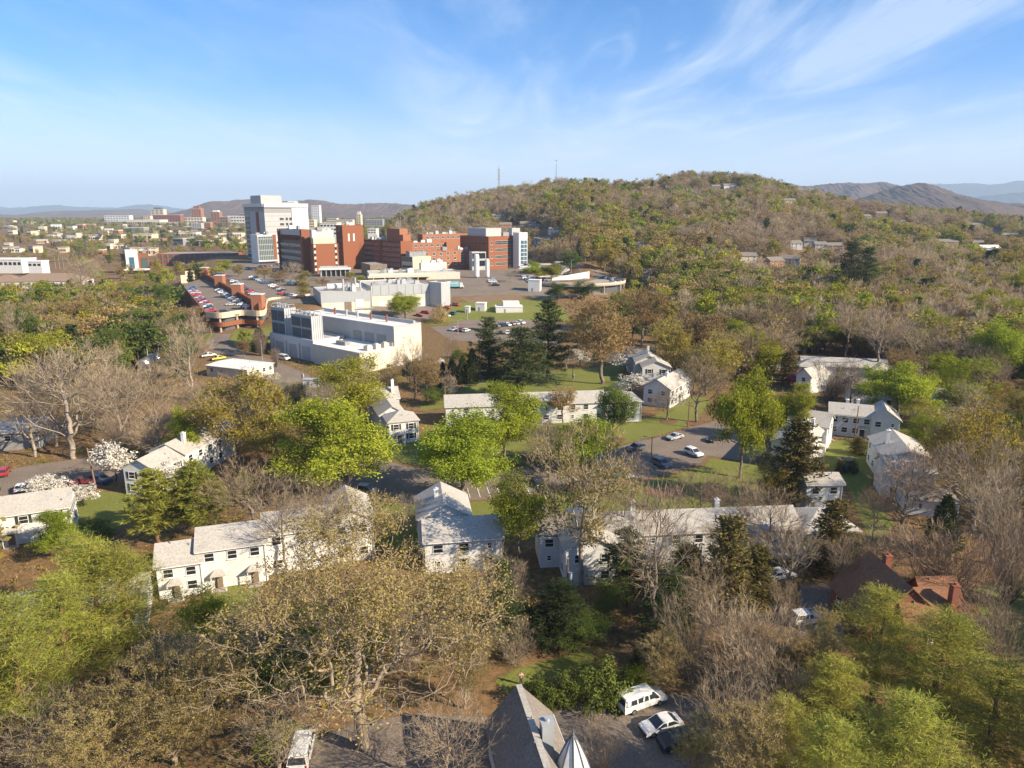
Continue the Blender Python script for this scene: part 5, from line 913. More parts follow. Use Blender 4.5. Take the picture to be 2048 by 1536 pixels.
car_px('sedan', 'white', (1540, 1160), (1580, 1156), 'white car almost hidden behind the cedars near the long pale roof')
G_S = 'cars on the winding street'
car_px('suv', 'white', (1372, 905), (1402, 918), 'white car with roof rails alone in the middle of the winding street', G_S)
car_px('suv', 'grey', (1286, 900), (1257, 904), 'grey-brown car parked across the street from the street lamp', G_S)
car_px('sedan', 'silver', (1362, 876), (1337, 882), 'silver estate car parked by the lawn kerb under the sun', G_S)
car_px('sedan', 'black', (1438, 880), (1420, 886), 'black car in tree shade at the end of the winding street', G_S)
car_px('suv', 'grey', (1308, 927), (1338, 940), 'dark grey car in the shade just behind the street lamp', G_S)
car_px('suv', 'teal', (1225, 942), (1236, 960), 'teal car nosed up to the lawn beside the bare branches', G_S)
car_px('sedan', 'silver', (1243, 948), (1258, 958), 'pale car half hidden next to the teal one', G_S)
car_px('suv', 'grey', (718, 985), (752, 990), 'dark green-grey car in shade by the bright maple', G_S)
car_px('sedan', 'black', (1070, 962), (1082, 978), 'black car seen through the bare twigs of the ivy-trunked tree', G_S)
car_px('sedan', 'white', (37, 992), (54, 972), 'white car parked beyond the brown-shuttered block')
car_px('suv', 'red', (5, 955), (12, 945), 'red car at the frame edge beside the leaf-strewn lot')
car_px('suv', 'blue', (195, 965), (210, 968), 'blue car in shade behind the leaning utility pole')
car_px('sedan', 'maroon', (158, 970), (172, 968), 'maroon car behind the white dogwood near the utility pole')
car_px('van', 'white', (-5, 895), (16, 892), 'white van by the wide shed roof at the frame edge')
car_px('suv', 'silver', (140, 1085), (165, 1078), 'silver car half hidden by the lime-green bush')
car_px('van', 'white', (552, 716), (585, 724), 'white van-bodied pickup parked before the roller doors')
car_px('pickup', 'yellow', (425, 722), (448, 718), 'yellow pickup parked by the low workshop'); car_px('pickup', 'white', (405, 716), (430, 712), 'white pickup beside the yellow one')
# parking lots: rows of small cars ------------------------------------------------
ORD = 'first second third fourth fifth sixth seventh eighth ninth tenth eleventh twelfth thirteenth fourteenth fifteenth sixteenth seventeenth eighteenth nineteenth twentieth'.split()
ORDK = ORD + [a + '-' + b for a in ('twenty', 'thirty', 'forty', 'fifty') for b in 'first second third fourth fifth sixth seventh eighth ninth tenth'.split()]
def ztop_px(D, z): return project(0, D, z)[1]
CN = {'sedan': 'car', 'suv': 'tall car', 'pickup': 'pickup', 'van': 'van'}
def car_row(p, q, n, where, group, seed, turn=90, z=None, first=(), skip=.08, px=True):
    rr = random.Random(seed); a, b = (T(*p), T(*q)) if px else (Vector(p), Vector(q)); d = (b - a); base = math.atan2(d.y, d.x); k = 0
    for i in range(n):
        if rr.random() < skip: continue
        m = a + d * (i / max(1, n - 1)); kind = rr.choice(['sedan', 'suv', 'sedan', 'suv', 'pickup']); col = rr.choice(['white', 'white', 'silver', 'silver', 'grey', 'grey', 'black', 'black', 'blue', 'red', 'maroon'])
        if i < len(first): kind, col = first[i]
        zz = (Hs(m.x, m.y) + .1) if z is None else z; rz = base + rad(turn) + (math.pi if rr.random() < .4 else 0) + rr.uniform(-.03, .03); small_car(kind, col, m.x + rr.uniform(-.25, .25), m.y + rr.uniform(-.25, .25), zz, rz, f'{col} {CN[kind]}, {ORD[k]} from near end of {where}', group); k += 1
G_D = 'cars on the parking deck roof'
def w3(v): return (v.x, v.y, 0)
uL = (B_ - A_).normalized(); nL = Vector((uL.y, -uL.x))
car_row(w3(A_ + uL * 9 + nL * 3.2), w3(A_ + uL * 9 + uL * 112 + nL * 3.2), 20, 'the row along the outer deck wall', G_D, 1, z=10.02, first=[('pickup', 'red'), ('sedan', 'grey'), ('suv', 'black'), ('suv', 'white'), ('sedan', 'grey'), ('suv', 'red')], px=False)
uS = (D_ - C_).normalized(); nS = Vector((-uS.y, uS.x))
car_row(w3(C_ + uS * 6 + nS * 3.6), w3(C_ + uS * 100 + nS * 3.6), 20, 'the deck row against the spine wall', G_D, 2, z=10.02, first=[('suv', 'black'), ('suv', 'black'), ('sedan', 'maroon'), ('suv', 'red'), ('sedan', 'white'), ('suv', 'black')], px=False)
m_ = A_ + uL * 30 + nL * 14; small_car('sedan', 'silver', m_.x, m_.y, 10.02, math.atan2(nL.y, nL.x), 'silver car driving across the middle of the deck roof', G_D); m_ = A_ + uL * 3 + nL * 8; small_car('suv', 'black', m_.x, m_.y, 10.02, math.atan2(nL.y, nL.x), 'black car alone just behind the front deck parapet', G_D)
G_H = 'cars in the hospital lots'
car_row((528, 604), (452, 556), 17, 'the upper lot row by the spine wall', G_H, 3); car_row((565, 583), (505, 556), 13, 'the upper lot row under the budding trees', G_H, 4); car_row((598, 596), (565, 589), 4, 'the short row below the upper lot trees', G_H, 5)
car_row((560, 562), (610, 572), 5, 'the strip behind the budding trees', G_H, 6); car_row((470, 541), (560, 530), 12, 'the entrance forecourt line', G_H, 7, skip=.3)
car_row((908, 662), (932, 664), 3, 'the pair of bays below the green bank', G_H, 8); car_row((985, 655), (1042, 648), 7, 'the lower lot row against the bank', G_H, 9, skip=.0); car_row((1000, 668), (1016, 668), 2, 'the lower lot island', G_H, 10, skip=0)
car_row((852, 628), (838, 634), 2, 'the red pair by the works block', G_H, 11, first=[('suv', 'red'), ('pickup', 'red')], skip=0); car_row((892, 618), (912, 612), 2, 'the red pair up the works ramp', G_H, 12, first=[('pickup', 'red'), ('suv', 'red')], skip=0); car_row((893, 634), (905, 630), 2, 'the pair beside the russet shrub', G_H, 13, first=[('suv', 'white'), ('suv', 'blue')], skip=0)
car_row((983, 562), (992, 572), 4, 'the cluster in the truck yard', G_H, 14, first=[('suv', 'white'), ('pickup', 'white'), ('sedan', 'silver'), ('suv', 'black')], skip=0); car_row((1048, 558), (1098, 562), 6, 'the line before the emergency entrance', G_H, 15, first=[('van', 'white'), ('van', 'white'), ('suv', 'white')], skip=0)
car_row((1110, 548), (1140, 550), 5, 'the row beyond the round deck', G_H, 16)
for k in range(16): t = rad(-35 + 8.5 * k); x, y = RDECK.x + 27 * math.cos(t), RDECK.y + 24 * math.sin(t); small_car(('suv', 'sedan')[k % 2], ('white', 'silver', 'grey', 'white', 'black')[k % 5], x, y, 11.45, t, f'{("white", "silver", "grey", "white", "black")[k % 5]} car, {ORD[k]} around the rim of the round deck', G_H)
# lorry with containers
p = T(915, 577); lr = empty('box_lorry', (p.x - 4, p.y, p.z + .1), rad(6), 'lorry with a long pale teal box in the hospital yard', 'lorry'); M_teal = pm('teal_box', (.17, .42, .46), .1, .5, .5, col2=(.25, .50, .54)); boxpart('box', M_teal, lr, -6.5, 5, -1.3, 1.3, 1.1, 4.1); boxpart('stripe', M_wpanel, lr, -6, 4.5, -1.36, -1.303, 2.9, 3.4); m = MB(); m.hull8([(5.4, -1.2, .7), (8, -1.2, .7), (8, 1.2, .7), (5.4, 1.2, .7), (5.4, -1.2, 3.3), (7, -1.15, 3.3), (7, 1.15, 3.3), (5.4, 1.2, 3.3)]); cbn = m.build('cab', M_wpanel, lr); m = MB(); m.hull8([(7.2, -1.05, 2.0), (7.75, -1.05, 2.0), (7.75, 1.05, 2.0), (7.2, 1.05, 2.0), (6.9, -1.0, 3.0), (7.2, -1.0, 3.0), (7.2, 1.0, 3.0), (6.9, 1.0, 3.0)]); m.build('windscreen', M_carglass, cbn)
for xx in (-5, -3.8, 3.5, 6.8):
    for sg in (-1, 1): m = MB(); m.tube((xx, sg * .9, .5), (xx, sg * 1.28, .5), .5, None, 12); m.build('wheel', M_tyre, lr)
boxpart('chassis', M_dmetal, lr, -6.4, 6, -.5, .5, .6, 1.09)
for k in range(4):
    q = T(884 + 7 * k, 574); sk = empty('skip', (q.x, q.y + 8, q.z), rad(20), f'teal waste skip, {ORD[k]} in the line behind the lorry', 'skip', 'teal skips'); m = MB(); m.hull8([(-.9, -2.4, .2), (.9, -2.4, .2), (.9, 2.4, .2), (-.9, 2.4, .2), (-1.2, -3, 2.3), (1.2, -3, 2.3), (1.2, 3, 2.3), (-1.2, 3, 2.3)]); m.build('hopper', M_teal, sk); boxpart('lid', M_dmetal, sk, -1.1, 1.1, -2.8, 2.8, 2.303, 2.5)
# silver tanks among the bare trees on the left
for lab, px, py in (('silver horizontal tank with a vent pole, the one in front among bare trees', 296, 738), ('duller silver tank just behind the bright one', 318, 728)):
    q = T(px, py); t = empty('storage_tank', q, rad(105), lab, 'tank', 'silver storage tanks'); m = MB(); m.tube((-6, 0, 2.6), (6, 0, 2.6), 2.0, None, 20); m.tube((-6.5, 0, 2.6), (-6, 0, 2.6), 1.3, 2.0, 20); m.tube((6, 0, 2.6), (6.5, 0, 2.6), 2.0, 1.3, 20); m.build('vessel', M_rim, t); m = MB(); m.tube((2, 0, 4.4), (2, 0, 7.6), .12); m.build('vent_pole', M_panel, t)
    for xx in (-3.5, 3.5): boxpart('saddle', M_conc, t, xx - .4, xx + .4, -1.6, 1.6, -.2, 1.2)
# ------------------------------------------------------------------ poles, lamps, wires, masts
POLES = {}
def pole(key, px, py, top, label, arms=1, lean=0, trans=False, m=None, r=.17):
    q = T(px, py); h = ztop(top, q.y) - q.z; o = empty('utility_pole', q, 0, label, 'utility pole', 'utility poles'); o.rotation_euler[1] = rad(lean); b = MB(); b.tube((0, 0, -.5), (0, 0, h), r, r * .65, 10); b.build('pole', m or M_wood, o)
    for k in range(arms): z = h - .5 - .9 * k; b = MB(); b.box(-1.2, 1.2, -.07, .07, z - .07, z + .07); cr = b.build('crossarm', M_wood, o); b = MB(); [b.tube((x, 0, z + .07), (x, 0, z + .25), .05, None, 6) for x in (-1.1,)]; b.build('insulator', M_panel, cr); b = MB(); b.tube((1.1, 0, z + .07), (1.1, 0, z + .25), .05, None, 6); b.build('insulator', M_panel, cr)
    if trans: b = MB(); b.tube((.38, -.1, h - 2.9), (.38, -.1, h - 1.9), .24, None, 12); b.build('transformer', M_panel, o)
    POLES[key] = q + Vector((math.sin(rad(lean)) * h, 0, h - .4)); return o
pole('a', 192, 978, 896, 'leaning tan utility pole with stay wires beside the white dogwood', 0, -4, r=.2); pole('b', 640, 838, 775 - 20, 'wooden pole between the bright maple and the road', 1); pole('c', 607, 795, 735, 'utility pole with transformer by the pale cabinet', 1, 0, True)
pole('d', 891, 830, 770, 'dark wooden pole left of the long white block', 0); pole('e', 1145, 772, 737, 'pole with a pale transformer on the dogwood lawn', 0, 0, True); pole('f', 1376, 854, 803, 'plain wooden pole on the sloping lawn by the street', 0)
pole('g', 1708, 882, 812, 'tall wooden pole standing before the triangular-lawn house', 0, 1); pole('h', 1621, 922, 872, 'dark pole beside the cream row house', 0); pole('i', 1133, 1250, 1118, 'dark pole with a pale transformer behind the cross-roofed house', 0, 0, True); pole('j', 2012, 930, 865, 'grey street-side pole near the pink blossom', 1)
pole('k', 358, 672, 632, 'pale pole among trees at the foot of the parking deck', 1, 0, False, M_panel); pole('l', 346, 670, 634, 'thinner pale pole next to the deck-side pole', 0, 0, False, M_panel); pole('m', 527, 745, 680, 'tall thin lamp pole on the plant road verge', 0, 0, False, M_mid, .12)
for k, x in enumerate((112, 120, 128)): pole('n%d' % k, x, 538, 512, f'{ORD[k]} in a line of thin power poles beyond the brown hip roof', 0, 0, False, M_mid, .2)
def lamp(px, py, top, label, arm=1.6, side=-1):
    q = T(px, py); h = ztop(top, q.y) - q.z; o = empty('street_lamp', q, 0, label, 'street lamp', 'street lamps'); b = MB(); b.tube((0, 0, -.3), (0, 0, h), .13, .09, 10); b.build('post', M_wood if side < 0 else M_panel, o); b = MB(); b.tube((0, 0, h - .3), (side * arm, 0, h + .15), .05, None, 8); b.build('arm', M_panel, o); b = MB(); b.hull8([(side * arm - .35, -.14, h + .08), (side * arm + .35, -.14, h + .08), (side * arm + .35, .14, h + .08), (side * arm - .35, .14, h + .08), (side * arm - .3, -.1, h + .25), (side * arm + .3, -.1, h + .25), (side * arm + .3, .1, h + .25), (side * arm - .3, .1, h + .25)]); b.build('lamp_head', M_panel, o)
lamp(1301, 945, 874, 'street lamp on a wooden post standing in the winding street bay'); lamp(916, 668, 640, 'white lamp post in the lower hospital lot', 1.6, 1); lamp(935, 640, 615, 'thin lamp post on the grass bank', 1.2, 1); lamp(1142, 560, 520, 'tall lamp post by the round parking deck', 1.4, 1)
def wire(a, b, label, sag=.8, r=.022, dx=0):
    a, b = [(POLES[q] if isinstance(q, str) else q) + Vector((dx, 0, 0)) for q in (a, b)]; m = MB(); prev = a
    for i in range(1, 15): t = i / 14; q = a.lerp(b, t) - Vector((0, 0, sag * 4 * t * (1 - t))); m.tube(prev, q, r, None, 5); prev = q
    o = m.build('power_line', M_mid, None); tag(o, label, 'power line', 'power lines')
wire('a', G(285, 845, 9), 'power line from the leaning pole to the dark trees uphill'); wire('c', 'b', 'power line from the transformer pole over the bright maple'); wire('g', 'h', 'power line between the tall lawn pole and the cream row house'); POLES['row'] = G(1640, 880, 5); wire('g', 'row', 'service line from the tall lawn pole down to the cream row house', .4); wire('d', 'e', 'power line over the long white block to the dogwood lawn'); wire('e', G(1245, 725, 9), 'power line from the dogwood lawn pole towards the stepped white house'); wire('k', G(240, 672, 8), 'pale power line running from the deck-side pole into the trees', 1.2); wire('l', G(250, 678, 8), 'lower power line running from the thin deck-side pole', 1.4); wire('h', 'f', 'power line from the row-house pole to the street pole'); wire('j', G(2048, 900, 9), 'power line leaving the frame by the pink blossom')
def mast(px, top, D, label, wd, n=12, dishes=True):
    x = P(px, D, 90); z = Hs(x, D); h = ztop(top, D) - z; o = empty('radio_mast', (x, D, z), .3, label, 'radio mast', 'radio masts'); b = MB(); c = [(wd * math.cos(t), wd * math.sin(t)) for t in (0.5, 2.6, 4.7)]; tw = .25
    for k in range(3): b.tube((c[k][0], c[k][1], 0), (c[k][0] * tw, c[k][1] * tw, h * .86), .22, .15, 5)
    for i in range(n):
        s0, s1 = 1 - (1 - tw) * i / n, 1 - (1 - tw) * (i + 1) / n; z0, z1 = h * .86 * i / n, h * .86 * (i + 1) / n
        for k in range(3): j = (k + 1) % 3; b.tube((c[k][0] * s0, c[k][1] * s0, z0), (c[j][0] * s1, c[j][1] * s1, z1), .11, None, 4); b.tube((c[k][0] * s1, c[k][1] * s1, z1), (c[j][0] * s1, c[j][1] * s1, z1), .11, None, 4)
    b.build('lattice', M_mid, o); b = MB(); b.tube((0, 0, h * .85), (0, 0, h), .16, .08, 6); b.build('spike', M_mid, o)
    if dishes:
        for i, f in enumerate((.5, .58, .66, .74)):
            for k in range(3): t = k * 2.1 + i; bb = MB(); bb.box(-.35, .35, -.3, .3, -1.3, 1.3); bb.build('antenna', M_panel, o, (1.9 * math.cos(t), 1.9 * math.sin(t), h * f + 3), t)
    else: bb = MB(); bb.lathe([(1.6, 0), (1.9, .3), (1.9, .8), (1.6, 1.1)], n=10); bb.build('platform', M_panel, o, (0, 0, h * .97))
mast(998, 325, 1160, 'lattice radio mast with panel antennas on the wooded ridge', 2.2); mast(1112, 320, 1180, 'thin bare radio mast farther along the wooded ridge', .9, 16, False)
# ------------------------------------------------------------------ the town beyond
def town(label, x0, x1, yt, D, yb=None, mat=None, fl=4, depth=22, ang=0, roof=None, cat='building', name='town_building', band=None, crown=None, group='downtown buildings', cols=0):
    z1 = ztop(yt, D); xa, xb = P(x0, D, z1), P(x1, D, z1); xm = (xa + xb) / 2; z0 = Hs(xm, D); w = (xb - xa) * (.82 if ang else 1); h = z1 - z0; o = empty(name, (xm, D, z0), rad(ang), label, cat, group); m = MB(); m.box(-w / 2, w / 2, 0, depth, -6, h); m.build('wall', mat or M_beige, o); m = MB(); m.box(-w / 2 - .3, w / 2 + .3, -.3, depth + .3, h + .003, h + .9); m.build('roof', roof or M_flat, o); ht = (z1 - ztop(yb, D)) if yb else h
    for i in range(fl):
        z = h - ht * (i + .75) / fl; hh = ht / fl * .42
        if cols:
            for k in range(cols): u = -w / 2 + w * (k + .5) / cols; boxpart('window', band or M_glass, o, u - w / cols * .3, u + w / cols * .3, -.25, -.003, z, z + hh)
        else: boxpart('window_band', band or M_glass, o, -w / 2 + w * .04, w / 2 - w * .04, -.25, -.003, z, z + hh)
    if crown: boxpart('crown', crown[0], o, -w * .3, w * .3, depth * .2, depth * .8, h + .9, h + .9 + crown[1])
    FOOT.append([(xa - 2, D - 2), (xb + 2, D - 2), (xb + 2, D + depth + 2), (xa - 2, D + depth + 2)]); return o
M_br = M_brickl
town('white hotel slab with a blue glass end, farthest along the town skyline', 208, 258, 431, 2150, 446, M_wpanel, 4, band=M_glassb, cols=9); town('long pale arcaded block with a row of dark bays in town', 237, 319, 440, 2050, 453, M_cream, 1, cols=18, depth=50); town('tan tower with a glazed top at the town centre', 301, 326, 419, 2250, 441, M_beige, 7, crown=(M_glassg, 5), cols=3); town('long dark red brick block beside the tan tower', 306, 360, 430, 2150, 442, M_brick2, 3, cols=10)
town('brick tower with a dark stepped crown in town', 382, 401, 418, 2200, 438, M_br, 6, crown=(M_brick2, 8), cols=4); town('wide tan podium under the crowned brick tower', 369, 405, 435, 2180, 446, M_cream, 2, cols=6); town('red and white tower with a flat cap', 421, 438, 424, 2100, 441, M_br, 6, crown=(M_wpanel, 4), cols=3); town('white offices beside the hospital tower skyline', 455, 489, 432, 2000, 456, M_wpanel, 4, cols=6); town('narrow red-roofed block touching the hospital tower', 478, 492, 428, 2080, 441, M_brick, 3, cols=3)
town('brown framed block with tall dark openings', 439, 455, 434, 1950, 455, M_brown, 4, cols=3); town('tan low shops below the dark brick block', 320, 361, 445, 1950, 457, M_beige, 2, cols=7); town('white low roofs between the tan shops and the crowned tower', 361, 418, 447, 1900, 453, M_wpanel, 1, cols=8); town('dark glass apartments stepping over the trees', 246, 287, 456, 1450, 467, M_mid, 3, band=M_glassb, cols=7); town('bare concrete block like a cut stone', 266, 303, 469, 1150, 488, M_tan, 2, roof=M_flat, cols=4)
town('long white industrial roof left of the dark pine', 111, 147, 473, 1250, 480, M_wpanel, 1, roof=M_wroof, cols=6); town('long white industrial roof right of the dark pine', 150, 192, 471, 1300, 478, M_wpanel, 1, roof=M_wroof, cols=6); town('brick apartment block with white bays', 376, 419, 483, 1000, 501, M_br, 4, ang=-20, cols=6); town('beige and white apartment block next to the brick one', 421, 445, 483, 1020, 500, M_cream, 4, ang=-15, cols=4); town('dark stepped town houses left of the brick apartments', 339, 371, 478, 1040, 496, M_mid, 3, ang=-20, cols=5)
town('white long-windowed shed in the middle of town', 355, 392, 465, 1300, 475, M_wpanel, 1, cols=6); town('pale flat roofs beside the hospital podium', 450, 489, 479, 1100, 488, M_cream, 2, cols=7); town('cream row of shops behind the white sheds', 390, 425, 472, 1250, 482, M_beige, 2, cols=6)
town('tall slim residential tower of glass and white grid beside the hospital tower', 622, 638, 411, 1900, 448, M_wpanel, 11, band=M_glassb, cols=4, depth=20); town('beige block at the foot of the slim glass tower', 615, 628, 440, 1500, 456, M_beige, 3, cols=3); town('long stone offices with a green roof', 653, 673, 436, 1750, 446, M_beige, 2, roof=M_glassg, cols=6); town('long tan civic block with many windows', 673, 705, 440, 1720, 447, M_beige, 2, cols=9)
town('tan art-deco tower with a stepped cap', 712, 721, 429, 1800, 450, M_beige, 6, crown=(M_cream, 6), cols=2); town('white-ended slab block beyond the brick tower', 730, 765, 440, 1600, 450, M_mid, 3, cols=6); town('white block on the far side of the brick wards', 735, 752, 458, 1000, 467, M_wpanel, 2, cols=3); town('grey-white low hospital annex behind the balcony wing', 640, 673, 447, 800, 470, M_wpanel, 3, cols=5)
for k, (x, y, D, c) in enumerate(((2, 452, 1700, 0), (14, 453, 1650, 1), (38, 455, 1800, 0), (75, 454, 1500, 1), (100, 449, 1600, 0), (128, 452, 1500, 0), (150, 449, 1700, 2), (172, 449, 1750, 2), (205, 457, 1500, 0), (222, 461, 1350, 2), (88, 470, 1250, 0), (20, 497, 900, 0), (60, 462, 1400, 1), (230, 470, 1250, 1), (310, 478, 1150, 2), (320, 462, 1500, 0), (345, 462, 1500, 1), (410, 463, 1450, 2), (300, 452, 1750, 0), (215, 480, 1050, 1))):
    town(f'{("white", "beige", "reddish")[c]} building, {ORD[k]} of the scattered ones west of town', x, x + (20, 14, 17)[c], y, D, None, (M_wpanel, M_beige, M_br)[c], 1, 12, (k * 37) % 30 - 15, (M_wroof, M_flat, M_roofd)[k % 3], group='scattered buildings', cols=4)
for lb_, x0_, x1_, yt_, D_k, m_, f_, c_ in (('grey mid-rise with four floors under the crowned brick tower', 384, 402, 447, 1750, M_panel, 4, 4), ('brick mid-rise with three floors left of the brown framed block', 405, 420, 446, 1800, M_br, 3, 4), ('cream mid-rise with five floors right of the red and white tower', 440, 452, 437, 2050, M_cream, 5, 3), ('dark brick warehouse below the white offices', 452, 480, 459, 1650, M_brick2, 2, 7), ('tan mid-rise with three floors left of the dark town houses', 318, 336, 462, 1500, M_tan, 3, 5), ('pale mid-rise with four floors above the dark glass apartments', 258, 276, 449, 1900, M_panel, 3, 5), ('long brick mill building above the brick apartments', 380, 425, 462, 1500, M_brick2, 2, 10), ('stone mid-rise with six floors next to the tan tower', 286, 300, 432, 2200, M_tan, 5, 3), ('grey parking block below the long pale arcade', 262, 300, 456, 1750, M_mid, 3, 8)): town(lb_, x0_, x1_, yt_, D_k, None, m_, f_, 16, cols=c_)
rt = random.Random(21)
for k in range(60):
    x_, y_ = rt.uniform(-10, 485), 446 + 52 * rt.random() ** 1.3; D_k = 54 / max(.018, (y_ - 424) / 1422 + .006) * .9; D_k = min(2250, max(800, D_k)); c = rt.choice((0, 0, 1, 1, 2)); w_ = rt.uniform(9, 26) * 1300 / D_k
    town(f'low {("white", "tan", "brick")[c]} roofed building, {ORDK[k]} of the small ones between the town trees', x_, x_ + w_, ztop_px(D_k, Hs(P(x_, D_k, 20), D_k) + rt.uniform(4, 9)), D_k, None, (M_cream, M_tan, M_br)[c], 1, rt.uniform(9, 18), rt.uniform(-30, 30), rt.choice([M_flatd, M_flat, M_roofd, M_roof]), group='small town buildings', cols=5)
# middle distance on the left
r, a, b, h = block('brick and white modern building with a tall white entrance frame', 240, 620, 168, 296, 3, 19.5, w=70, mat=M_brick, roof=M_wroof, name='clinic_building')
h_ = h; sub(r, 'entrance_frame', M_wpanel, a * .2, a * .62, -4, -.01, 0, h + 3.2); sub(r, 'glass_wall', M_glassb, a * .32, a * .5, -4.2, -4.01, 2, h * .8); sub(r, 'window_bay', M_glassg, -.3 + a * .02, a * .18, -.3, -.012, 4, h * .75); sub(r, 'window_bay', M_glassg, a * .72, a * .95, -.3, -.013, 4, h * .75); sub(r, 'canopy', M_wroof, a * .1, a * 1.05, -12, -4.21, 2.5, 3.6); roof_clutter(r, a, b, h, 6, 31)
r, a, b, h = block('long open brick parking structure with three dark levels', 312, 700, 305, 466, 2, 14.5, w=84, mat=M_brick, roof=M_flatd, name='parking_structure', cat='parking deck', b=40)
for i in range(3): sub(r, 'opening', M_dmetal, .8, a - .8, -.2, -.004, h - 3.6 - 4.3 * i, h - 1.4 - 4.3 * i)
for k in range(15): sub(r, 'column', M_brickl, a * k / 14.2, a * k / 14.2 + .9, -.5, -.205, -3, h - .3)
hp = T(70, 578); house('wide brown hip-roofed building with cream walls behind the sunlit trees', hp.x - 18, hp.y, 8, [W(0, 48, 0, 20, h=5, rise=5, hip=True, win='FR', n=9), W(-16, 4, 4, 20, h=4.5, rise=4.5, hip=True, win='F')], name='hip_roofed_building', group=None, wall=M_cream, roof=pm('brown_grey_shingle', (.24, .17, .12), .2, 2, .9), cat='building')
town('long white canopy building at the frame edge beyond the brown hip roof', -30, 42, 520, 620, 533, M_wpanel, 1, 20, 0, M_wroof, group=None, cols=8); town('small white shed beside the white canopy building', 55, 82, 524, 600, 534, M_wpanel, 1, 10, 0, M_wroof, group=None, cols=3)
# hillside houses --------------------------------------------------------------------
CLEARS = []; HSEE = []
def hill_house(label, px, py, w=12, d=9, ang=0, h=5, wall=None, roof=None, storeys=2):
    q = T(px, py); house(label, q.x, q.y, ang, [W(0, w, 0, d, h=h, rise=2.4, win='F', n=3)], name='hillside_house', group='houses in the hillside woods', wall=wall or M_side, roof=roof or M_roofd); CLEARS.append((q.x + w / 2, q.y, max(w, 10) * .9)); x0_, y1_ = project(q.x, q.y, q.z + h * .8); x1_, y0_ = project(q.x + w, q.y, q.z + h + 2.4); HSEE.append((x0_, y0_, x1_, y1_, q.y))
hh = [('white modern house alone on top of the wooded ridge', 1448, 378, 20, 9, 5, M_side), ('dark low house beside the white one on the ridge top', 1424, 380, 12, 9, 0, M_brown), ('small grey house high on the ridge slope under the mast', 985, 440, 16, 10, 10, M_panel), ('long dark-roofed house above the blue glass tower', 1040, 456, 18, 10, -5, M_brown), ('brown house near the pinkish-red bare tree', 1000, 458, 14, 9, 8, M_brickl), ('grey-blue house in shade beside the dark conifers', 1068, 490, 16, 10, 0, M_metal), ('white gabled cottage in the woods right of the hospital', 1268, 502, 11, 9, -20, M_side), ('white pavilion roof among green trees right of the hospital', 1285, 560, 6, 5, 0, M_side),
 ('white gabled house in the middle of the hillside row', 1608, 492, 11, 10, -15, M_side), ('dark-roofed house left end of the hillside row', 1580, 498, 12, 9, 10, M_panel), ('grey house right end of the hillside row', 1630, 500, 11, 9, 0, M_panel), ('dark timber house with a wide roof past the hillside row', 1652, 502, 16, 10, 0, M_brown), ('tan house with a brown roof among the grey trees', 1560, 530, 14, 9, -25, M_beige), ('brick-gabled house in the thick bare woods', 1540, 535, 13, 10, 20, M_brickl), ('pale house under the pale sycamore', 1480, 525, 13, 9, 0, M_beige),
 ('tan house high on the ridge with a flat roof', 1568, 408, 16, 8, 0, M_beige), ('grey house on stilts on the far ridge slope', 1722, 440, 14, 10, 0, M_panel), ('dark house by the stilted grey one on the far slope', 1752, 434, 16, 9, 0, M_brown), ('brown cabin lower on the far slope', 1795, 452, 14, 9, 10, M_brown), ('tall brown three-tier house on the far hillside', 1870, 500, 24, 12, 5, M_brown), ('flat grey roofed house high at the far right woods', 1940, 456, 20, 10, 0, M_panel), ('blue-gabled house beside the dark wooden one', 1980, 470, 14, 10, -20, M_metal), ('dark wooden house at the edge of the far woods', 2005, 478, 22, 11, 0, M_brown), ('teal house below the dark wooden one', 1945, 495, 12, 9, 0, M_glassg), ('low white-roofed shed below the teal house', 1962, 506, 18, 8, 0, M_side), ('reddish house in the woods under the mast', 1055, 462, 14, 9, 0, M_brick2), ('half-hidden white house beside the thin poles uphill', 1100, 470, 12, 9, 12, M_side)]
for lb, px_, py_, w_, d_, an_, m_ in hh: hill_house(lb, px_, py_, w_, d_, an_, 8 if 'three-tier' in lb else 5, m_, M_wroof if 'white-roofed' in lb else M_roofd)

# ------------------------------------------------------------------ small yard things and a person
def yard_box(label, x, y, ang=0):
    o = empty('air_conditioner', (x, y, Hs(x, y)), rad(ang), label, 'air conditioner', 'air conditioners by the house walls'); m = MB(); m.box(-.42, .42, -.42, .42, .05, .85); m.build('casing', M_panel, o); m = MB(); m.tube((0, 0, .85), (0, 0, .9), .32, None, 12); m.build('fan_grille', M_dmetal, o); m = MB(); m.box(-.55, .55, -.55, .55, -.1, .045); m.build('pad', M_conc, o)
for lb, p_ in (('air conditioner by the door of the second stepped unit', (462, 1160)), ('air conditioner between the two doors of the stepped units', (478, 1156)), ('air conditioner near the far corner of the stepped units', (505, 1148))): q = T(*p_); yard_box(lb, q.x, q.y, 18)
def rail_fence(label, pts, h=1.1, m=None, every=2.2, cat='fence'):
    P0 = [T(*p) for p in pts]; o = empty('rail_fence', P0[0], 0, label, cat); base = P0[0]; ra = MB()
    for a, b_ in zip(P0, P0[1:]):
        n = max(1, int((b_ - a).length / every)); a, b2 = a - base, b_ - base
        for i in range(n + 1): q = a.lerp(b2, i / n); pm_ = MB(); pm_.box(q.x - .05, q.x + .05, q.y - .05, q.y + .05, q.z - .3, q.z + h); pm_.build('post', m or M_wood, o)
        for z in (.45, .95): ra.tube(a + Vector((0, 0, z)), b2 + Vector((0, 0, z)), .04, None, 6)
    ra.build('rail', m or M_wood, o)
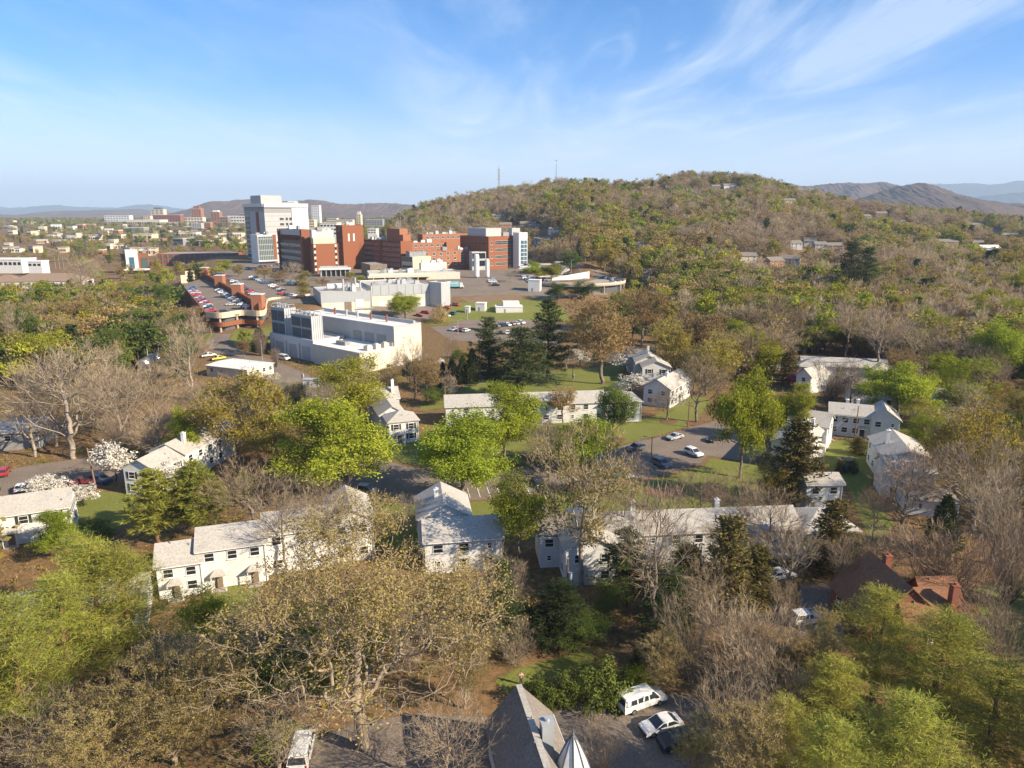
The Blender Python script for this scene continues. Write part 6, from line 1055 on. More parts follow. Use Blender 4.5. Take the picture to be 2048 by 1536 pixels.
rail_fence('low brown rail fence in front of the stepped white units', [(402, 1196), (432, 1178), (470, 1168), (520, 1162)]); rail_fence('low rail fence on the corner of the triangular lawn', [(1740, 905), (1752, 925), (1748, 945)], 1.0); rail_fence('white rail fence along the far lawn', [(1890, 690), (1980, 676), (2047, 682)], 1.1, M_trim, 3)
for k, (px_, py_) in enumerate(((1632, 905), (1646, 893), (1657, 880))):
    q = T(px_, py_); o = empty('entry_steps', q, rad(-32), f'concrete entry steps with dark handrails, {ORD[k]} along the cream row house', 'steps', 'entry steps'); m = MB(); [m.box(i * .35, i * .35 + .37, -.7, .7, -.4, .55 - .16 * i) for i in range(4)]; m.build('steps', M_conc, o)
    for sg in (-1, 1): m = MB(); m.tube((.05, sg * .75, .2), (.05, sg * .75, 1.4), .035, None, 6); m.tube((1.35, sg * .75, -.3), (1.35, sg * .75, .9), .035, None, 6); m.tube((.05, sg * .75, 1.4), (1.35, sg * .75, .9), .035, None, 6); m.build('handrail', M_brick2, o)
def person():
    q = T(1042, 1372); o = empty('person', q, rad(200), 'person in a pink top raising both hands to the face on the shaded lawn', 'person'); skin = pm('skin', (.50, .30, .22), .05, 5, .6); M_pk = pm('pink_cloth', (.62, .34, .32), .08, 6, .85); M_dk = pm('dark_cloth', (.05, .05, .07), .1, 6, .9); M_hr = pm('hair', (.05, .03, .02), .2, 8, .7)
    def skinned(name, v, e, r, mat, root=0, sub_=2):
        me = bpy.data.meshes.new(name); me.from_pydata(v, e, []); ob = link_mesh(name, me, o); me.materials.append(mat); md = ob.modifiers.new('skin', 'SKIN'); me.skin_vertices.new() if not me.skin_vertices else None
        for i, rr in enumerate(r): sv = me.skin_vertices[0].data[i]; sv.radius = (rr, rr); sv.use_root = (i == root)
        s2 = ob.modifiers.new('round', 'SUBSURF'); s2.levels = sub_; s2.render_levels = sub_; return ob
    v = [(0, 0, .93), (0, 0, 1.12), (0, 0, 1.36), (0, .01, 1.47), (0, .03, 1.56), (0, .03, 1.68), (-.09, 0, .88), (-.1, .03, .5), (-.11, 0, .08), (-.11, .13, .03), (.09, 0, .88), (.1, .02, .5), (.11, -.02, .08), (.11, .11, .03), (-.18, 0, 1.38), (-.27, .13, 1.16), (-.12, .3, 1.38), (-.08, .33, 1.44), (.18, 0, 1.38), (.28, .12, 1.17), (.13, .3, 1.4), (.08, .33, 1.46)]
    e = [(0, 1), (1, 2), (2, 3), (3, 4), (4, 5), (0, 6), (6, 7), (7, 8), (8, 9), (0, 10), (10, 11), (11, 12), (12, 13), (2, 14), (14, 15), (15, 16), (16, 17), (2, 18), (18, 19), (19, 20), (20, 21)]
    r = [.13, .12, .13, .055, .09, .075, .085, .06, .042, .03, .085, .06, .042, .03, .06, .045, .03, .035, .06, .045, .03, .035]; skinned('body', v, e, r, skin)
    skinned('shirt', [(0, 0, .95), (0, 0, 1.14), (0, 0, 1.38), (-.19, 0, 1.38), (-.24, .07, 1.26), (.19, 0, 1.38), (.25, .07, 1.26)], [(0, 1), (1, 2), (2, 3), (3, 4), (2, 5), (5, 6)], [.15, .14, .15, .075, .06, .075, .06], M_pk)
    skinned('trousers', [(0, 0, .94), (-.09, 0, .87), (-.1, .03, .5), (-.11, 0, .12), (.09, 0, .87), (.1, .02, .5), (.11, -.02, .12)], [(0, 1), (1, 2), (2, 3), (0, 4), (4, 5), (5, 6)], [.14, .1, .075, .058, .1, .075, .058], M_dk)
    skinned('hair', [(0, -.03, 1.62), (0, -.01, 1.73)], [(0, 1)], [.09, .07], M_hr)
    for sg in (-1, 1):
        for k in range(5): a = Vector((sg * (.10 - .012 * k), .33, 1.42 + .004 * k)); b_ = a + Vector((sg * -.012, .02, .07 - .008 * abs(k - 2))); m = MB(); m.tube(a, b_, .009, .007, 6); m.build('finger', skin, o)
person()
# ------------------------------------------------------------------ planting
KN = dict(green=('maple_tree', 'bright green leafy tree'), midgreen=('leafy_tree', 'mid-green leafy tree'), lime=('feathery_tree', 'lime-green feathery tree'), yellow=('budding_tree', 'yellow-olive budding tree'), olive=('budding_tree', 'tan-olive pale-limbed tree'), russet=('russet_tree', 'orange-brown budding tree'), bare=('bare_tree', 'bare grey-brown tree'), vase=('bare_tree', 'vase-shaped bare tree'), spindly=('bare_tree', 'tall spindly bare tree'),
 pine=('pine_tree', 'dark green pine'), palepine=('pine_tree', 'sunlit yellow-green pine'), cedar=('cedar_tree', 'brownish green cedar'), cypress=('cypress_tree', 'dark narrow evergreen'), dogwood=('dogwood_tree', 'white flowering dogwood'), redbud=('redbud_tree', 'magenta flowering redbud'), pinkbloom=('flowering_tree', 'pink flowering tree'), shrub=('round_shrub', 'mid-green rounded shrub'), limeshrub=('round_shrub', 'lime-green rounded shrub'), darkshrub=('round_shrub', 'dark clipped evergreen shrub'), russetshrub=('round_shrub', 'russet leafless-looking shrub'))
for k_ in ('far_green', 'far_mid', 'far_yellow', 'far_russet', 'far_olive', 'far_bare', 'far_pine'):
    KN[k_] = {'far_green': ('leafy_tree', 'fresh green tree'), 'far_mid': ('leafy_tree', 'dull green tree'), 'far_yellow': ('budding_tree', 'yellow-green budding tree'), 'far_russet': ('russet_tree', 'russet budding tree'), 'far_olive': ('budding_tree', 'olive budding tree'), 'far_bare': ('bare_tree', 'bare brown tree'), 'far_pine': ('pine_tree', 'dark evergreen')}[k_]
LMK = [('the stepped row of white units', -38, 97), ('the cross-roofed white house', -8, 106), ('the winding street', 20, 140), ('the bright lawn maple', -34, 131), ('the hipped white house', -26, 168), ('the long white lawn block', 10, 182), ('the gabled lawn house', 44, 200), ('the stepped dogwood house', 44, 235), ('the triangular lawn', 78, 150), ('the cream row house', 65, 155), ('the small plain white house', 57, 125), ('the grey cross-gabled house', 78, 125), ('the long pale-roofed block', 30, 104), ('the brown-roofed house', 51, 85), ('the near gabled roof', 2, 55), ('the white van driveway', 16, 68),
 ('the brown-shuttered block', -88, 115), ('the dark-shuttered gable block', -70, 145), ('the leaning utility pole', -78, 134), ('the wide shed roof', -115, 165), ('the low workshop', -110, 262), ('the silver tanks', -145, 250), ('the parking deck', -135, 360), ('the power plant', -55, 262), ('the works building', -70, 380), ('the lower hospital lot', -10, 335), ('the grass bank', -5, 370), ('the round deck', 36, 455), ('the hospital entrance', -130, 470), ('the brick wards', -90, 540), ('the ribbon-window wing', -15, 545), ('the brown hip roof', -330, 470), ('the brick modern building', -330, 620), ('the frame-edge sheds', -200, 290), ('the far lawn', 230, 290), ('the L-shaped pale house', 105, 245), ('the hillside row', 240, 640), ('the redbud house', 96, 215), ('the flat-roofed hall', 80, 300), ('the bluish shaded house', 118, 195), ('the two dark pines', 185, 395), ('the pale works road', -95, 235), ('the blue glass tower', 5, 560)]
TREES = []   # (object, kind, x, y, h, custom label)
ORDW = ORD + [a + '-' + b for a in ('twenty', 'thirty', 'forty', 'fifty', 'sixty', 'seventy', 'eighty', 'ninety') for b in 'first second third fourth fifth sixth seventh eighth ninth'.split()]
def put(kind, x, y, h, w=None, label=None, **k):
    o = tree(kind, x, y, h, w, name=KN[kind][0], **k); TREES.append([o, kind, x, y, h, label, w or h * .8]); return o
def tp(kind, px, base, top, width, label=None, **k):
    q = T(px, base); dep = q.y * CP + (CAMZ - q.z) * SP; return put(kind, q.x, q.y, max(1.2, ztop(top, q.y) - q.z), width / FPX * dep, label, **k)
def name_trees():
    used = {}; rows_ = []
    for t in TREES:
        o, kind, x, y, h, lab, w = t; shrub = 'shrub' in kind; o['category'] = 'shrub' if shrub else 'tree'
        if lab: o['label'] = lab; o['group'] = {'green': 'leafy trees'}.get(kind, 'trees and shrubs of the neighbourhood'); continue
        n, lx, ly = min(LMK, key=lambda l: math.hypot(l[1] - x, (l[2] - y) * .8)); dx, dy = x - lx, y - ly; d = math.hypot(dx, dy)
        rel = 'beside' if abs(dx) > abs(dy) * .8 else ('behind' if dy > 0 else 'in front of'); sz = '' if shrub else 'small ' if h < 9 else '' if h < 14.5 else 'tall ' if h < 20 else 'towering '
        if rel == 'beside': rel = 'to the right of' if dx > 0 else 'to the left of'
        rows_.append((d, f'{sz}{KN[kind][1]} {rel} {n}', o, n)); 
    by = {}
    for r_ in rows_: by.setdefault(r_[1], []).append(r_)
    for lab, v in by.items():
        v.sort(key=lambda q: q[0])
        for i, q in enumerate(v): q[2]['label'] = lab if len(v) == 1 else f'{lab}, {ORDW[i]} outward'; q[2]['group'] = 'trees and shrubs of the neighbourhood'
# --- trees one by one: kind, foot x, foot y, top y, crown width (photo pixels), label
for a_ in [
 ('green', 668, 990, 798, 240, 'broad bright green maple leaning over the winding street below the hipped white house'), ('lime', 705, 850, 712, 145, 'lime-green feathery tree in front of the low white plant annex'), ('green', 928, 992, 818, 195, 'round full green tree at the middle of the winding street, before the long white block'), ('green', 1008, 925, 768, 150, 'bright green tree on the lawn overlapping the long white block'), ('green', 1482, 955, 742, 140, 'tall dense green tree at the closed end of the winding street'), ('green', 1588, 885, 765, 85, 'green tree behind the dense street-end tree, before the redbud'),
 ('green', 1512, 758, 665, 98, 'bright green maple above the low brown-roofed white house'), ('green', 1795, 850, 730, 155, 'spreading bright green tree before the bluish shaded house'), ('lime', 1918, 838, 712, 120, 'round lime-green tree by the bend of the far street'), ('green', 117, 1118, 1022, 88, 'lime-green bushy tree before the brown-shuttered block'), ('lime', 1038, 1130, 950, 130, 'loose lime-green tree beside the cross-roofed white house'), ('green', 1165, 935, 836, 135, 'broad low bright green tree on the street lawn'), ('midgreen', 1228, 885, 772, 85, 'grey-green slender tree before the hipped end of the long white block'), ('green', 372, 935, 818, 82, 'green round-headed tree touching the dark-shuttered gable block'),
 ('yellow', 478, 930, 745, 180, 'big yellow-olive tree behind the dark-shuttered block'), ('yellow', 545, 905, 770, 90, 'yellow-olive tree between the big olive one and the bright maple'), ('palepine', 318, 1090, 940, 115, 'yellow-green pine with red-brown stems near the small lawn'), ('palepine', 398, 1075, 925, 115, 'second yellow-green pine closer to the stepped white units'), ('russet', 1203, 768, 585, 160, 'large orange-brown tree with a tall clear trunk on the dogwood lawn'), ('spindly', 1690, 722, 598, 90, 'tall pale bare tree behind the low brown-roofed white house'), ('bare', 1480, 640, 542, 95, 'pale twiggy bare tree in the woods past the flat-roofed hall'), ('bare', 1835, 748, 635, 115, 'dark-stemmed bare tree before the grey-blue roofed house'), ('bare', 1885, 722, 615, 100, 'bare tree on the edge of the far lawn'), ('green', 1985, 770, 640, 115, 'large bright green tree at the frame edge by the far lawn'), ('lime', 2030, 700, 595, 90, 'lime-green tree at the frame edge above the large bright one'), ('lime', 1950, 662, 588, 85, 'lime-green tree on the woodland edge by the far lawn'), ('green', 1832, 655, 588, 105, 'green tree with a flat crown behind the grey-blue roofed house'), ('lime', 1640, 705, 638, 95, 'lime-green tree beside the tall pale bare one'), ('yellow', 1712, 712, 640, 85, 'feathery yellow-green tree behind the L-shaped pale house'), ('lime', 1440, 672, 612, 66, 'lime-green tree next to the flat-roofed hall'), ('russet', 1402, 735, 625, 110, 'hazy tan budding tree above the gabled lawn house'), ('yellow', 1345, 745, 635, 100, 'hazy yellowish tree behind the stepped dogwood house'), ('yellow', 1410, 790, 668, 120, 'grey-olive budding tree behind the fan-shaped bare one'), ('russet', 1775, 590, 520, 95, 'broad tan-orange tree among the far green woods'), ('russet', 1850, 605, 535, 85, 'tan-orange tree beyond the flat-crowned green one'), ('green', 2035, 625, 540, 85, 'bright green tree at the frame edge high in the woods'),
 ('russet', 1285, 690, 575, 95, 'orange-brown tree beyond the large one by the far lot'), ('russet', 1128, 852, 775, 62, 'small orange-brown tree in front of the long white block'), ('green', 1232, 660, 585, 75, 'bright green tree behind the large orange-brown one'),
 ('bare', 150, 918, 680, 225, 'broad bare tree with many grey limbs above the leaf-strewn lot'), ('bare', 70, 915, 715, 130, 'bare tree at the frame edge beside the wide shed roof'), ('bare', 245, 895, 690, 145, 'bare tree between the broad limbed one and the ivy stems'), ('spindly', 318, 880, 720, 110, 'spindly ivy-stemmed bare tree behind the dogwood'), ('bare', 388, 800, 640, 110, 'bare tree with a dark leader near the low workshop'), ('bare', 508, 1065, 920, 180, 'pinkish bare tree sprawling over the stepped white units'), ('spindly', 572, 1155, 955, 130, 'pale-barked bare tree on the lawn of the stepped white units'), ('bare', 655, 1120, 955, 150, 'thin bare tree in front of the last stepped white unit'), ('olive', 1165, 1175, 860, 200, 'ivy-trunked budding tree rising in front of the winding street'), ('spindly', 1300, 1300, 950, 210, 'tall forked bare tree in front of the long pale-roofed block'),
 ('bare', 1398, 1075, 948, 150, 'tangled bare tree behind the long pale-roofed block'), ('bare', 1475, 1070, 940, 150, 'bare tree with crooked grey limbs over the long pale roof'), ('bare', 1392, 845, 702, 118, 'fan-shaped bare tree at the corner of the gabled lawn house'), ('vase', 1660, 818, 718, 92, 'vase-shaped bare tree in front of the beige-white house'), ('spindly', 1748, 765, 605, 120, 'very tall bare tree with twin stems behind the L-shaped pale house'), ('bare', 1545, 712, 583, 130, 'pale bare sycamore behind the bright maple by the dark cedar'), ('bare', 1333, 840, 770, 75, 'low crooked bare tree on the lawn of the gabled lawn house'), ('bare', 1940, 1065, 870, 195, 'dark bare tree with spreading limbs by the street bend'), ('bare', 1805, 1065, 895, 140, 'dark bare tree before the grey cross-gabled house'), ('vase', 1880, 1215, 1040, 195, 'dense grey vase of bare twigs behind the brown-roofed house'), ('vase', 2015, 1205, 1010, 150, 'grey bare twiggy tree at the frame edge past the brown roofs'), ('yellow', 1905, 1010, 795, 160, 'loose yellow-green tree hiding the grey cross-gabled house'),
 ('pine', 978, 790, 635, 82, 'ragged dark pine at the near edge of the lower hospital lot'), ('pine', 1040, 800, 655, 125, 'broad dark green pine below the lower hospital lot'), ('pine', 1095, 765, 598, 105, 'tall layered pine rising above the grass bank'), ('cypress', 1475, 630, 558, 42, 'dark broad evergreen in the woods by the flat-roofed hall'), ('cypress', 1512, 628, 553, 40, 'dark pointed evergreen near the pale sycamore'), ('cypress', 1262, 578, 533, 22, 'dark narrow evergreen below the white cottage'), ('cypress', 1293, 600, 560, 18, 'slim dark spire beside the far lot, outer one'), ('cypress', 1280, 598, 562, 15, 'slim dark spire beside the far lot, inner one'),
 ('cedar', 1585, 1010, 838, 115, 'rusty brown-green cedar beside the small plain white house'), ('cedar', 1575, 770, 702, 52, 'dark cedar beside the magenta redbud'), ('redbud', 1592, 778, 742, 30, 'magenta redbud in front of the little white gable'), ('cedar', 1448, 1240, 1030, 120, 'tall brown-green cedar in front of the long pale-roofed block'), ('cedar', 1372, 1240, 1090, 95, 'lower cedar to one side of the tall brown-green one'), ('pine', 1250, 1215, 1058, 130, 'dark mixed pine before the front gable of the long pale block'), ('cedar', 1508, 1225, 1095, 90, 'sunlit cedar past the tall brown-green one'), ('bare', 1572, 1180, 1045, 120, 'grey bare tree over the end of the long pale roof'), ('cedar', 1655, 1150, 1000, 95, 'thin grey-green cedar at the end of the long pale roof'), ('cedar', 1700, 1130, 1065, 60, 'small yellow-green cedar beside the concrete walk'), ('cedar', 1716, 908, 874, 36, 'small lone conifer on the triangular lawn'), ('cypress', 1684, 1040, 1003, 22, 'clipped dark column shrub by the concrete walk'),
 ('darkshrub', 1680, 948, 912, 22, 'dark round shrub beside the brick-red meter hut'), ('darkshrub', 1706, 948, 918, 22, 'dark round shrub on the other side of the meter hut'), ('cypress', 1880, 1105, 990, 70, 'dark evergreen below the grey cross-gabled house'), ('midgreen', 2010, 880, 820, 90, 'green rounded tree by the street pole'), ('pinkbloom', 2030, 915, 880, 45, 'pink blossoming tree by the grey street pole'), ('yellow', 1850, 880, 800, 90, 'small yellowish tree near the bluish shaded house'),
 ('dogwood', 232, 965, 880, 85, 'white dogwood beside the leaning utility pole'), ('dogwood', 350, 985, 915, 70, 'pale dogwood against the dark-shuttered block'), ('dogwood', 95, 990, 955, 85, 'white dogwood behind the brown-shuttered block roof'), ('dogwood', 165, 1015, 968, 70, 'white dogwood at the gable of the brown-shuttered block'), ('dogwood', 1158, 735, 697, 52, 'white dogwood on the lawn near the orange-brown tree'), ('dogwood', 1262, 790, 745, 62, 'white dogwood below the stepped dogwood house, lower one'), ('dogwood', 1248, 745, 705, 60, 'white dogwood beside the stepped dogwood house, upper one'), ('dogwood', 1244, 790, 762, 34, 'small white dogwood behind the hipped end of the long white block'), ('dogwood', 1770, 800, 760, 55, 'white dogwood under the spreading bright tree'), ('dogwood', 1868, 855, 815, 75, 'creamy dogwood on the strip by the far street'), ('dogwood', 542, 770, 742, 36, 'small white dogwood below the low workshop'), ('dogwood', 1100, 805, 782, 30, 'white dogwood behind the long white block roof'),
 ('green', 810, 640, 585, 70, 'pale green blossoming tree before the works hall'), ('russetshrub', 880, 645, 605, 42, 'russet shrub on the grass bank edge by the works'), ('vase', 522, 712, 655, 32, 'small bare street tree on the plant road lawn'), ('russet', 490, 716, 680, 30, 'small budding street tree by the plant road'), ('vase', 553, 735, 695, 22, 'small leafless tree before the roller doors'), ('cypress', 520, 700, 655, 36, 'dark bushy evergreen in the shade of the service wing'), 
 ('russet', 530, 560, 535, 40, 'budding tree in the upper lot island, nearest the forecourt'), ('russet', 560, 566, 540, 42, 'budding tree in the middle of the upper lot island'), ('bare', 586, 562, 522, 40, 'pinkish bare tree by the balcony wing'), ('yellow', 607, 572, 540, 38, 'yellow-green tree at the brick corner pier'), ('yellow', 608, 598, 560, 34, 'yellow-green tree by the works wing corner'), ('russet', 645, 575, 555, 30, 'budding tree before the covered entrance'), ('bare', 1023, 565, 532, 34, 'bare round tree in the ambulance yard'), ('green', 1078, 555, 540, 20, 'small bright tree by the emergency entrance'), ('lime', 720, 570, 550, 26, 'lime shrubby tree by the covered entrance'), ('midgreen', 1168, 600, 562, 60, 'dark pine-like tree before the round deck'), ('midgreen', 1115, 600, 565, 50, 'green tree at the mouth of the round deck'),
 ('bare', 830, 800, 672, 90, 'bare-limbed tree at the end wall of the power plant'), ('russet', 850, 810, 720, 60, 'thin russet tree behind the dark wooden pole'), ('cypress', 905, 765, 715, 30, 'dark narrow evergreen in the hedge row below the lower lot, first'), ('cypress', 925, 768, 712, 30, 'dark narrow evergreen in the hedge row below the lower lot, second'), ('cypress', 945, 770, 716, 30, 'dark narrow evergreen in the hedge row below the lower lot, third'), ('spindly', 900, 810, 740, 46, 'slender bare tree on the lawn by the dark pole'), ('midgreen', 870, 810, 775, 60, 'low green thicket tree by the dark pole'),
 ('bare', 170, 590, 505, 70, 'pale sycamore standing before the brick modern building'), ('pine', 565, 880, 790, 60, 'dark pine behind the bright maple'), ('spindly', 38, 730, 600, 50, 'thin leaning bare tree by the frame edge road'), ('midgreen', 60, 720, 612, 70, 'green tree over the frame edge sheds')]:
    tp(*a_)
# --- the big ones close to the drone, with their own meshes
def hero_decid(name, *a, **k): decid(name, *a, **k)
hero_decid('oak', 301, L_bud, B_tan, 25, 27, .10, 2700, 64, leaves=24, ls=.125, twigs=5, tl=.8, tw=.012, r0=.52, rmin=.024, bf=.22, blob=2.2, up=.35, leaf_lo=.4, lead=.42)
hero_decid('bigbud', 302, L_bud, B_tan, 18, 15, .12, 1000, 36, leaves=20, ls=.11, twigs=5, tl=.9, tw=.012, r0=.3, rmin=.016, bf=.5, blob=1.5)
hero_decid('bigbare', 303, L_twig, B_tan, 17, 17, .12, 1100, 60, leaves=0, twigs=5, tl=1.1, tw=.013, r0=.3, rmin=.016, bf=.4)
hero_decid('bigbrush', 304, L_twig, B_tan, 11, 10, .05, 700, 50, 'vase', leaves=0, twigs=7, tl=1.2, tw=.012, r0=.2, rmin=.014, bf=.9, lead=.1)
hero_decid('bigbirch', 305, L_lime, B_pale, 15, 9, .15, 900, 30, 'egg', leaves=18, ls=.11, r0=.2, bf=.5, blob=2)
for i in range(2): pine('bigpine', 310 + i, L_pine, B_red, 23, 7.0, .22, .95, 5, 19, .32, asp=.085, soft=.32, droop=.05, tpd=1.0, irr=.65, rise=.35)
pine('bigdark', 315, L_dark, B_dark, 20, 4.2, .12, .7, 6, 10, .36, asp=.15, soft=.28)
hero_decid('bigleaf', 316, L_green2, B_dark, 12, 10, .08, 700, 24, leaves=16, ls=.12, r0=.18, blob=2)
for k_, v_ in dict(oak=('oak_tree', ''), bigbud=('budding_tree', 'tan budding tree'), bigbare=('bare_tree', 'pale bare tree'), bigbrush=('bare_tree', 'tan many-stemmed bare tree'), bigbirch=('feathery_tree', 'yellow-green birch'), bigpine=('pine_tree', 'sunlit yellow-green pine'), bigdark=('pine_tree', 'dark pine'), bigleaf=('leafy_tree', 'dark green leafy tree')).items(): KN[k_] = v_
for a_ in [
 ('bigdark', 1692, 618, 484, 66, 'dark pine, taller of the pair standing above the green woods'), ('bigdark', 1726, 616, 494, 60, 'dark pine, lower of the pair standing above the green woods'),
 ('bare', 1262, 1000, 902, 85, 'bare tree on the grass strip behind the long pale-roofed block'), ('bare', 1098, 955, 840, 110, 'brown bare tree before the broad low bright green one'), ('bare', 1745, 1080, 965, 80, 'bare tree at the foot of the concrete walk'), ('yellow', 1540, 1010, 915, 70, 'small yellowish tree beside the rusty cedar'), ('bare', 1700, 812, 715, 70, 'thin bare tree before the L-shaped pale house'), ('lime', 1850, 905, 830, 70, 'lime-green tree on the corner by the far street'), ('bare', 820, 1090, 985, 80, 'bare tree on the lawn beside the cross-roofed house'), ('russet', 735, 1080, 1010, 60, 'russet small tree at the end of the stepped white units'), ('midgreen', 590, 830, 765, 60, 'green tree beside the big yellow-olive one by the road'),
 ('oak', 735, 1500, 1045, 520, 'great tan budding oak with pale limbs standing beside the near gabled roof'),
 ('bigpine', 60, 1500, 1195, 240, 'sunlit yellow-green pine at the frame edge, lowest of the pine stand'), ('bigpine', 215, 1340, 1080, 200, 'sunlit pine before the stained white roof'), ('bigpine', 268, 1345, 1095, 190, 'tall sunlit pine beside the stepped white units, with a bare leaning trunk'), ('bigpine', 150, 1400, 1150, 200, 'sunlit pine in the middle of the pine stand'), ('bigpine', 170, 1250, 1065, 120, 'slim pine near the shaded drive behind the pine stand'),
 ('bigbirch', 418, 1330, 1180, 120, 'yellow-green birch at the edge of the fenced lawn'), ('bigbud', 350, 1530, 1285, 260, 'tan budding tree with many upright limbs below the birch'), ('bigbare', 80, 1600, 1420, 280, 'pale bare tree along the bottom edge under the pines'), ('bigbud', 215, 1600, 1400, 230, 'tan budding tree at the bottom edge under the pine stand'), ('bigbud', 590, 1290, 1150, 150, 'olive budding tree between the fenced lawn and the great oak'), ('bigleaf', 560, 1400, 1260, 160, 'dark green understorey tree at the foot of the great oak'), ('bigleaf', 640, 1330, 1200, 130, 'green tree behind the great oak crown'), ('bigbare', 560, 1560, 1390, 200, 'bare tree with pale crossing limbs below the great oak'), ('bigbare', 900, 1580, 1400, 230, 'bare tree reaching over the dark drive beside the near gabled roof'), ('bigbud', 930, 1420, 1260, 130, 'tan budding tree at the skirt of the great oak'),
 ('bigpine', 1745, 1400, 1180, 210, 'bright yellow-green pine in front of the brown-roofed house'), ('bigpine', 1860, 1470, 1225, 260, 'broad sunlit pine below the dark lawn'), ('bigpine', 1655, 1490, 1320, 200, 'sunlit pine in front of the bright one, towards the driveway'), ('bigpine', 1965, 1560, 1330, 230, 'sunlit pine at the corner of the frame'), ('bigpine', 1790, 1640, 1400, 280, 'sunlit pine on the bottom edge beyond the driveway'), ('bigbud', 1490, 1640, 1410, 190, 'pale budding tree on the bottom edge by the black car'), ('bigbare', 1435, 1545, 1340, 170, 'thin bare tree shading the cars on the driveway'), ('bigbud', 1405, 1580, 1440, 120, 'low pale budding tree in front of the black car'), ('bigpine', 1560, 1600, 1400, 170, 'sunlit pine between the pale budding trees and the corner pines'), ('bigpine', 1640, 1690, 1440, 220, 'low sunlit pine on the bottom edge'), ('bigbud', 1620, 1400, 1260, 130, 'yellowish budding tree below the brown-roofed house car'),
 ('bigbrush', 1475, 1400, 1205, 210, 'tan many-stemmed bare tree between the cedars and the pines'), ('bigbrush', 1380, 1360, 1210, 120, 'brown bare thicket tree by the green round shrubs'), ('bigbrush', 1560, 1480, 1330, 140, 'tan bare thicket in front of the many-stemmed tree'), ('bigdark', 1330, 1290, 1130, 110, 'dark pine behind the tan bare thicket'), ('bigdark', 1120, 1290, 1165, 130, 'dark leafy pine in the shaded dell behind the shrubs'), ('bigleaf', 1060, 1265, 1190, 110, 'dark green tree in the shaded dell'), ('bigleaf', 1200, 1250, 1165, 110, 'green tree at the sunny edge of the shaded dell'), ('bigbrush', 960, 1260, 1170, 110, 'bare reddish thicket below the cross-roofed house'), ('bigbrush', 905, 1310, 1210, 110, 'brown bare thicket beside the great oak crown'), ('bigdark', 475, 1340, 1240, 60, 'dark young pine in the shade by the birch'),
 ('bigdark', 1005, 1310, 1120, 80, 'thin dark pine in the dell below the cross-roofed house'), ('bigbare', 985, 1290, 1085, 110, 'ivy-grown bare tree in the dell below the cross-roofed house'), ('bigleaf', 1150, 1300, 1215, 120, 'dark leafy tree in the middle of the shaded dell'), ('bigleaf', 900, 1250, 1165, 110, 'green leafy tree beside the great oak crown'), ('bigbrush', 1030, 1330, 1240, 110, 'reddish bare thicket in the shaded dell'), ('bigbare', 1400, 1300, 1120, 130, 'grey bare tree rising between the cedars'), ('bigbud', 1320, 1390, 1265, 110, 'thin tan budding tree behind the white van'),
 ('bare', 1535, 1125, 980, 140, 'bare tree in front of the hipped end of the long pale-roofed block'), ('bare', 1245, 1115, 960, 120, 'bare tree near the front gable of the long pale-roofed block'), ('bare', 1985, 1130, 930, 150, 'bare tree past the street bend at the frame edge'), ('yellow', 2035, 1010, 850, 110, 'yellowish tree at the frame edge by the street bend'), ('bare', 700, 1120, 985, 130, 'slight bare tree at the end of the stepped white units'),
 ('shrub', 1205, 1400, 1318, 135, 'large round green shrub behind the white van'), ('shrub', 1078, 1412, 1352, 80, 'round green shrub at the tip of the near gabled roof'), ('shrub', 1130, 1405, 1340, 70, 'green shrub between the two large round ones'), ('limeshrub', 1270, 1385, 1330, 70, 'yellow-green shrub touching the white van'), ('darkshrub', 1290, 1330, 1290, 60, 'dark low shrub in the shaded dell'), ('bigbrush', 1200, 1560, 1460, 100, 'small reddish bare tree on the driveway verge'), ('limeshrub', 560, 1500, 1450, 110, 'yellow-green low shrub below the great oak'), ('shrub', 190, 1075, 1035, 70, 'olive bush on the small lawn by the brown-shuttered block'), ('limeshrub', 302, 985, 962, 40, 'round green bush at the dark-shuttered gable')]:
    tp(*a_)
# --- fill: individuals scattered by zone, keeping clear of roads, lawns, buildings and sight lines
def in_poly(x, y, pl):
    c = False; j = len(pl) - 1
    for i in range(len(pl)):
        if (pl[i][1] > y) != (pl[j][1] > y) and x < (pl[j][0] - pl[i][0]) * (y - pl[i][1]) / (pl[j][1] - pl[i][1]) + pl[i][0]: c = not c
        j = i
    return c
ZB = [(min(p[0] for p in z), max(p[0] for p in z), min(p[1] for p in z), max(p[1] for p in z), z) for z in ZONES + FOOT]
def blocked(x, y, pad=0): return any(a - pad < x < b + pad and c - pad < y < d + pad and in_poly(x, y, z) for a, b, c, d, z in ZB)
# picture rectangles of things the photo shows unhidden, with their distance
SEE = [(486, 385, 1062, 560, 640), (355, 535, 700, 640, 440), (355, 560, 575, 690, 300), (540, 585, 850, 740, 262), (850, 545, 1110, 690, 440), (1110, 545, 1235, 608, 440), (405, 650, 640, 790, 262), (310, 835, 472, 950, 150), (0, 985, 140, 1085, 118), (245, 905, 345, 990, 140), (310, 1040, 735, 1180, 108), (400, 1150, 520, 1240, 100), (840, 975, 1000, 1135, 115), (765, 795, 840, 890, 190), (735, 905, 880, 1010, 150), (900, 780, 1290, 850, 188), (1255, 698, 1390, 820, 240), (1210, 845, 1530, 975, 165), (1555, 800, 1805, 1080, 180), (1670, 1080, 1860, 1200, 92), (1590, 712, 1740, 780, 270), (165, 485, 300, 535, 640), (305, 495, 470, 530, 720), (0, 530, 150, 575, 520), (1105, 1380, 1420, 1536, 78), (980, 1365, 1180, 1536, 60), (410, 725, 520, 760, 268), (180, 890, 215, 985, 135), (0, 930, 190, 990, 135), (280, 695, 335, 740, 255), (0, 405, 490, 447, 2600), (590, 400, 770, 470, 2600), (1795, 870, 1900, 1010, 140), (1350, 640, 1430, 665, 310)]
SEE += HSEE
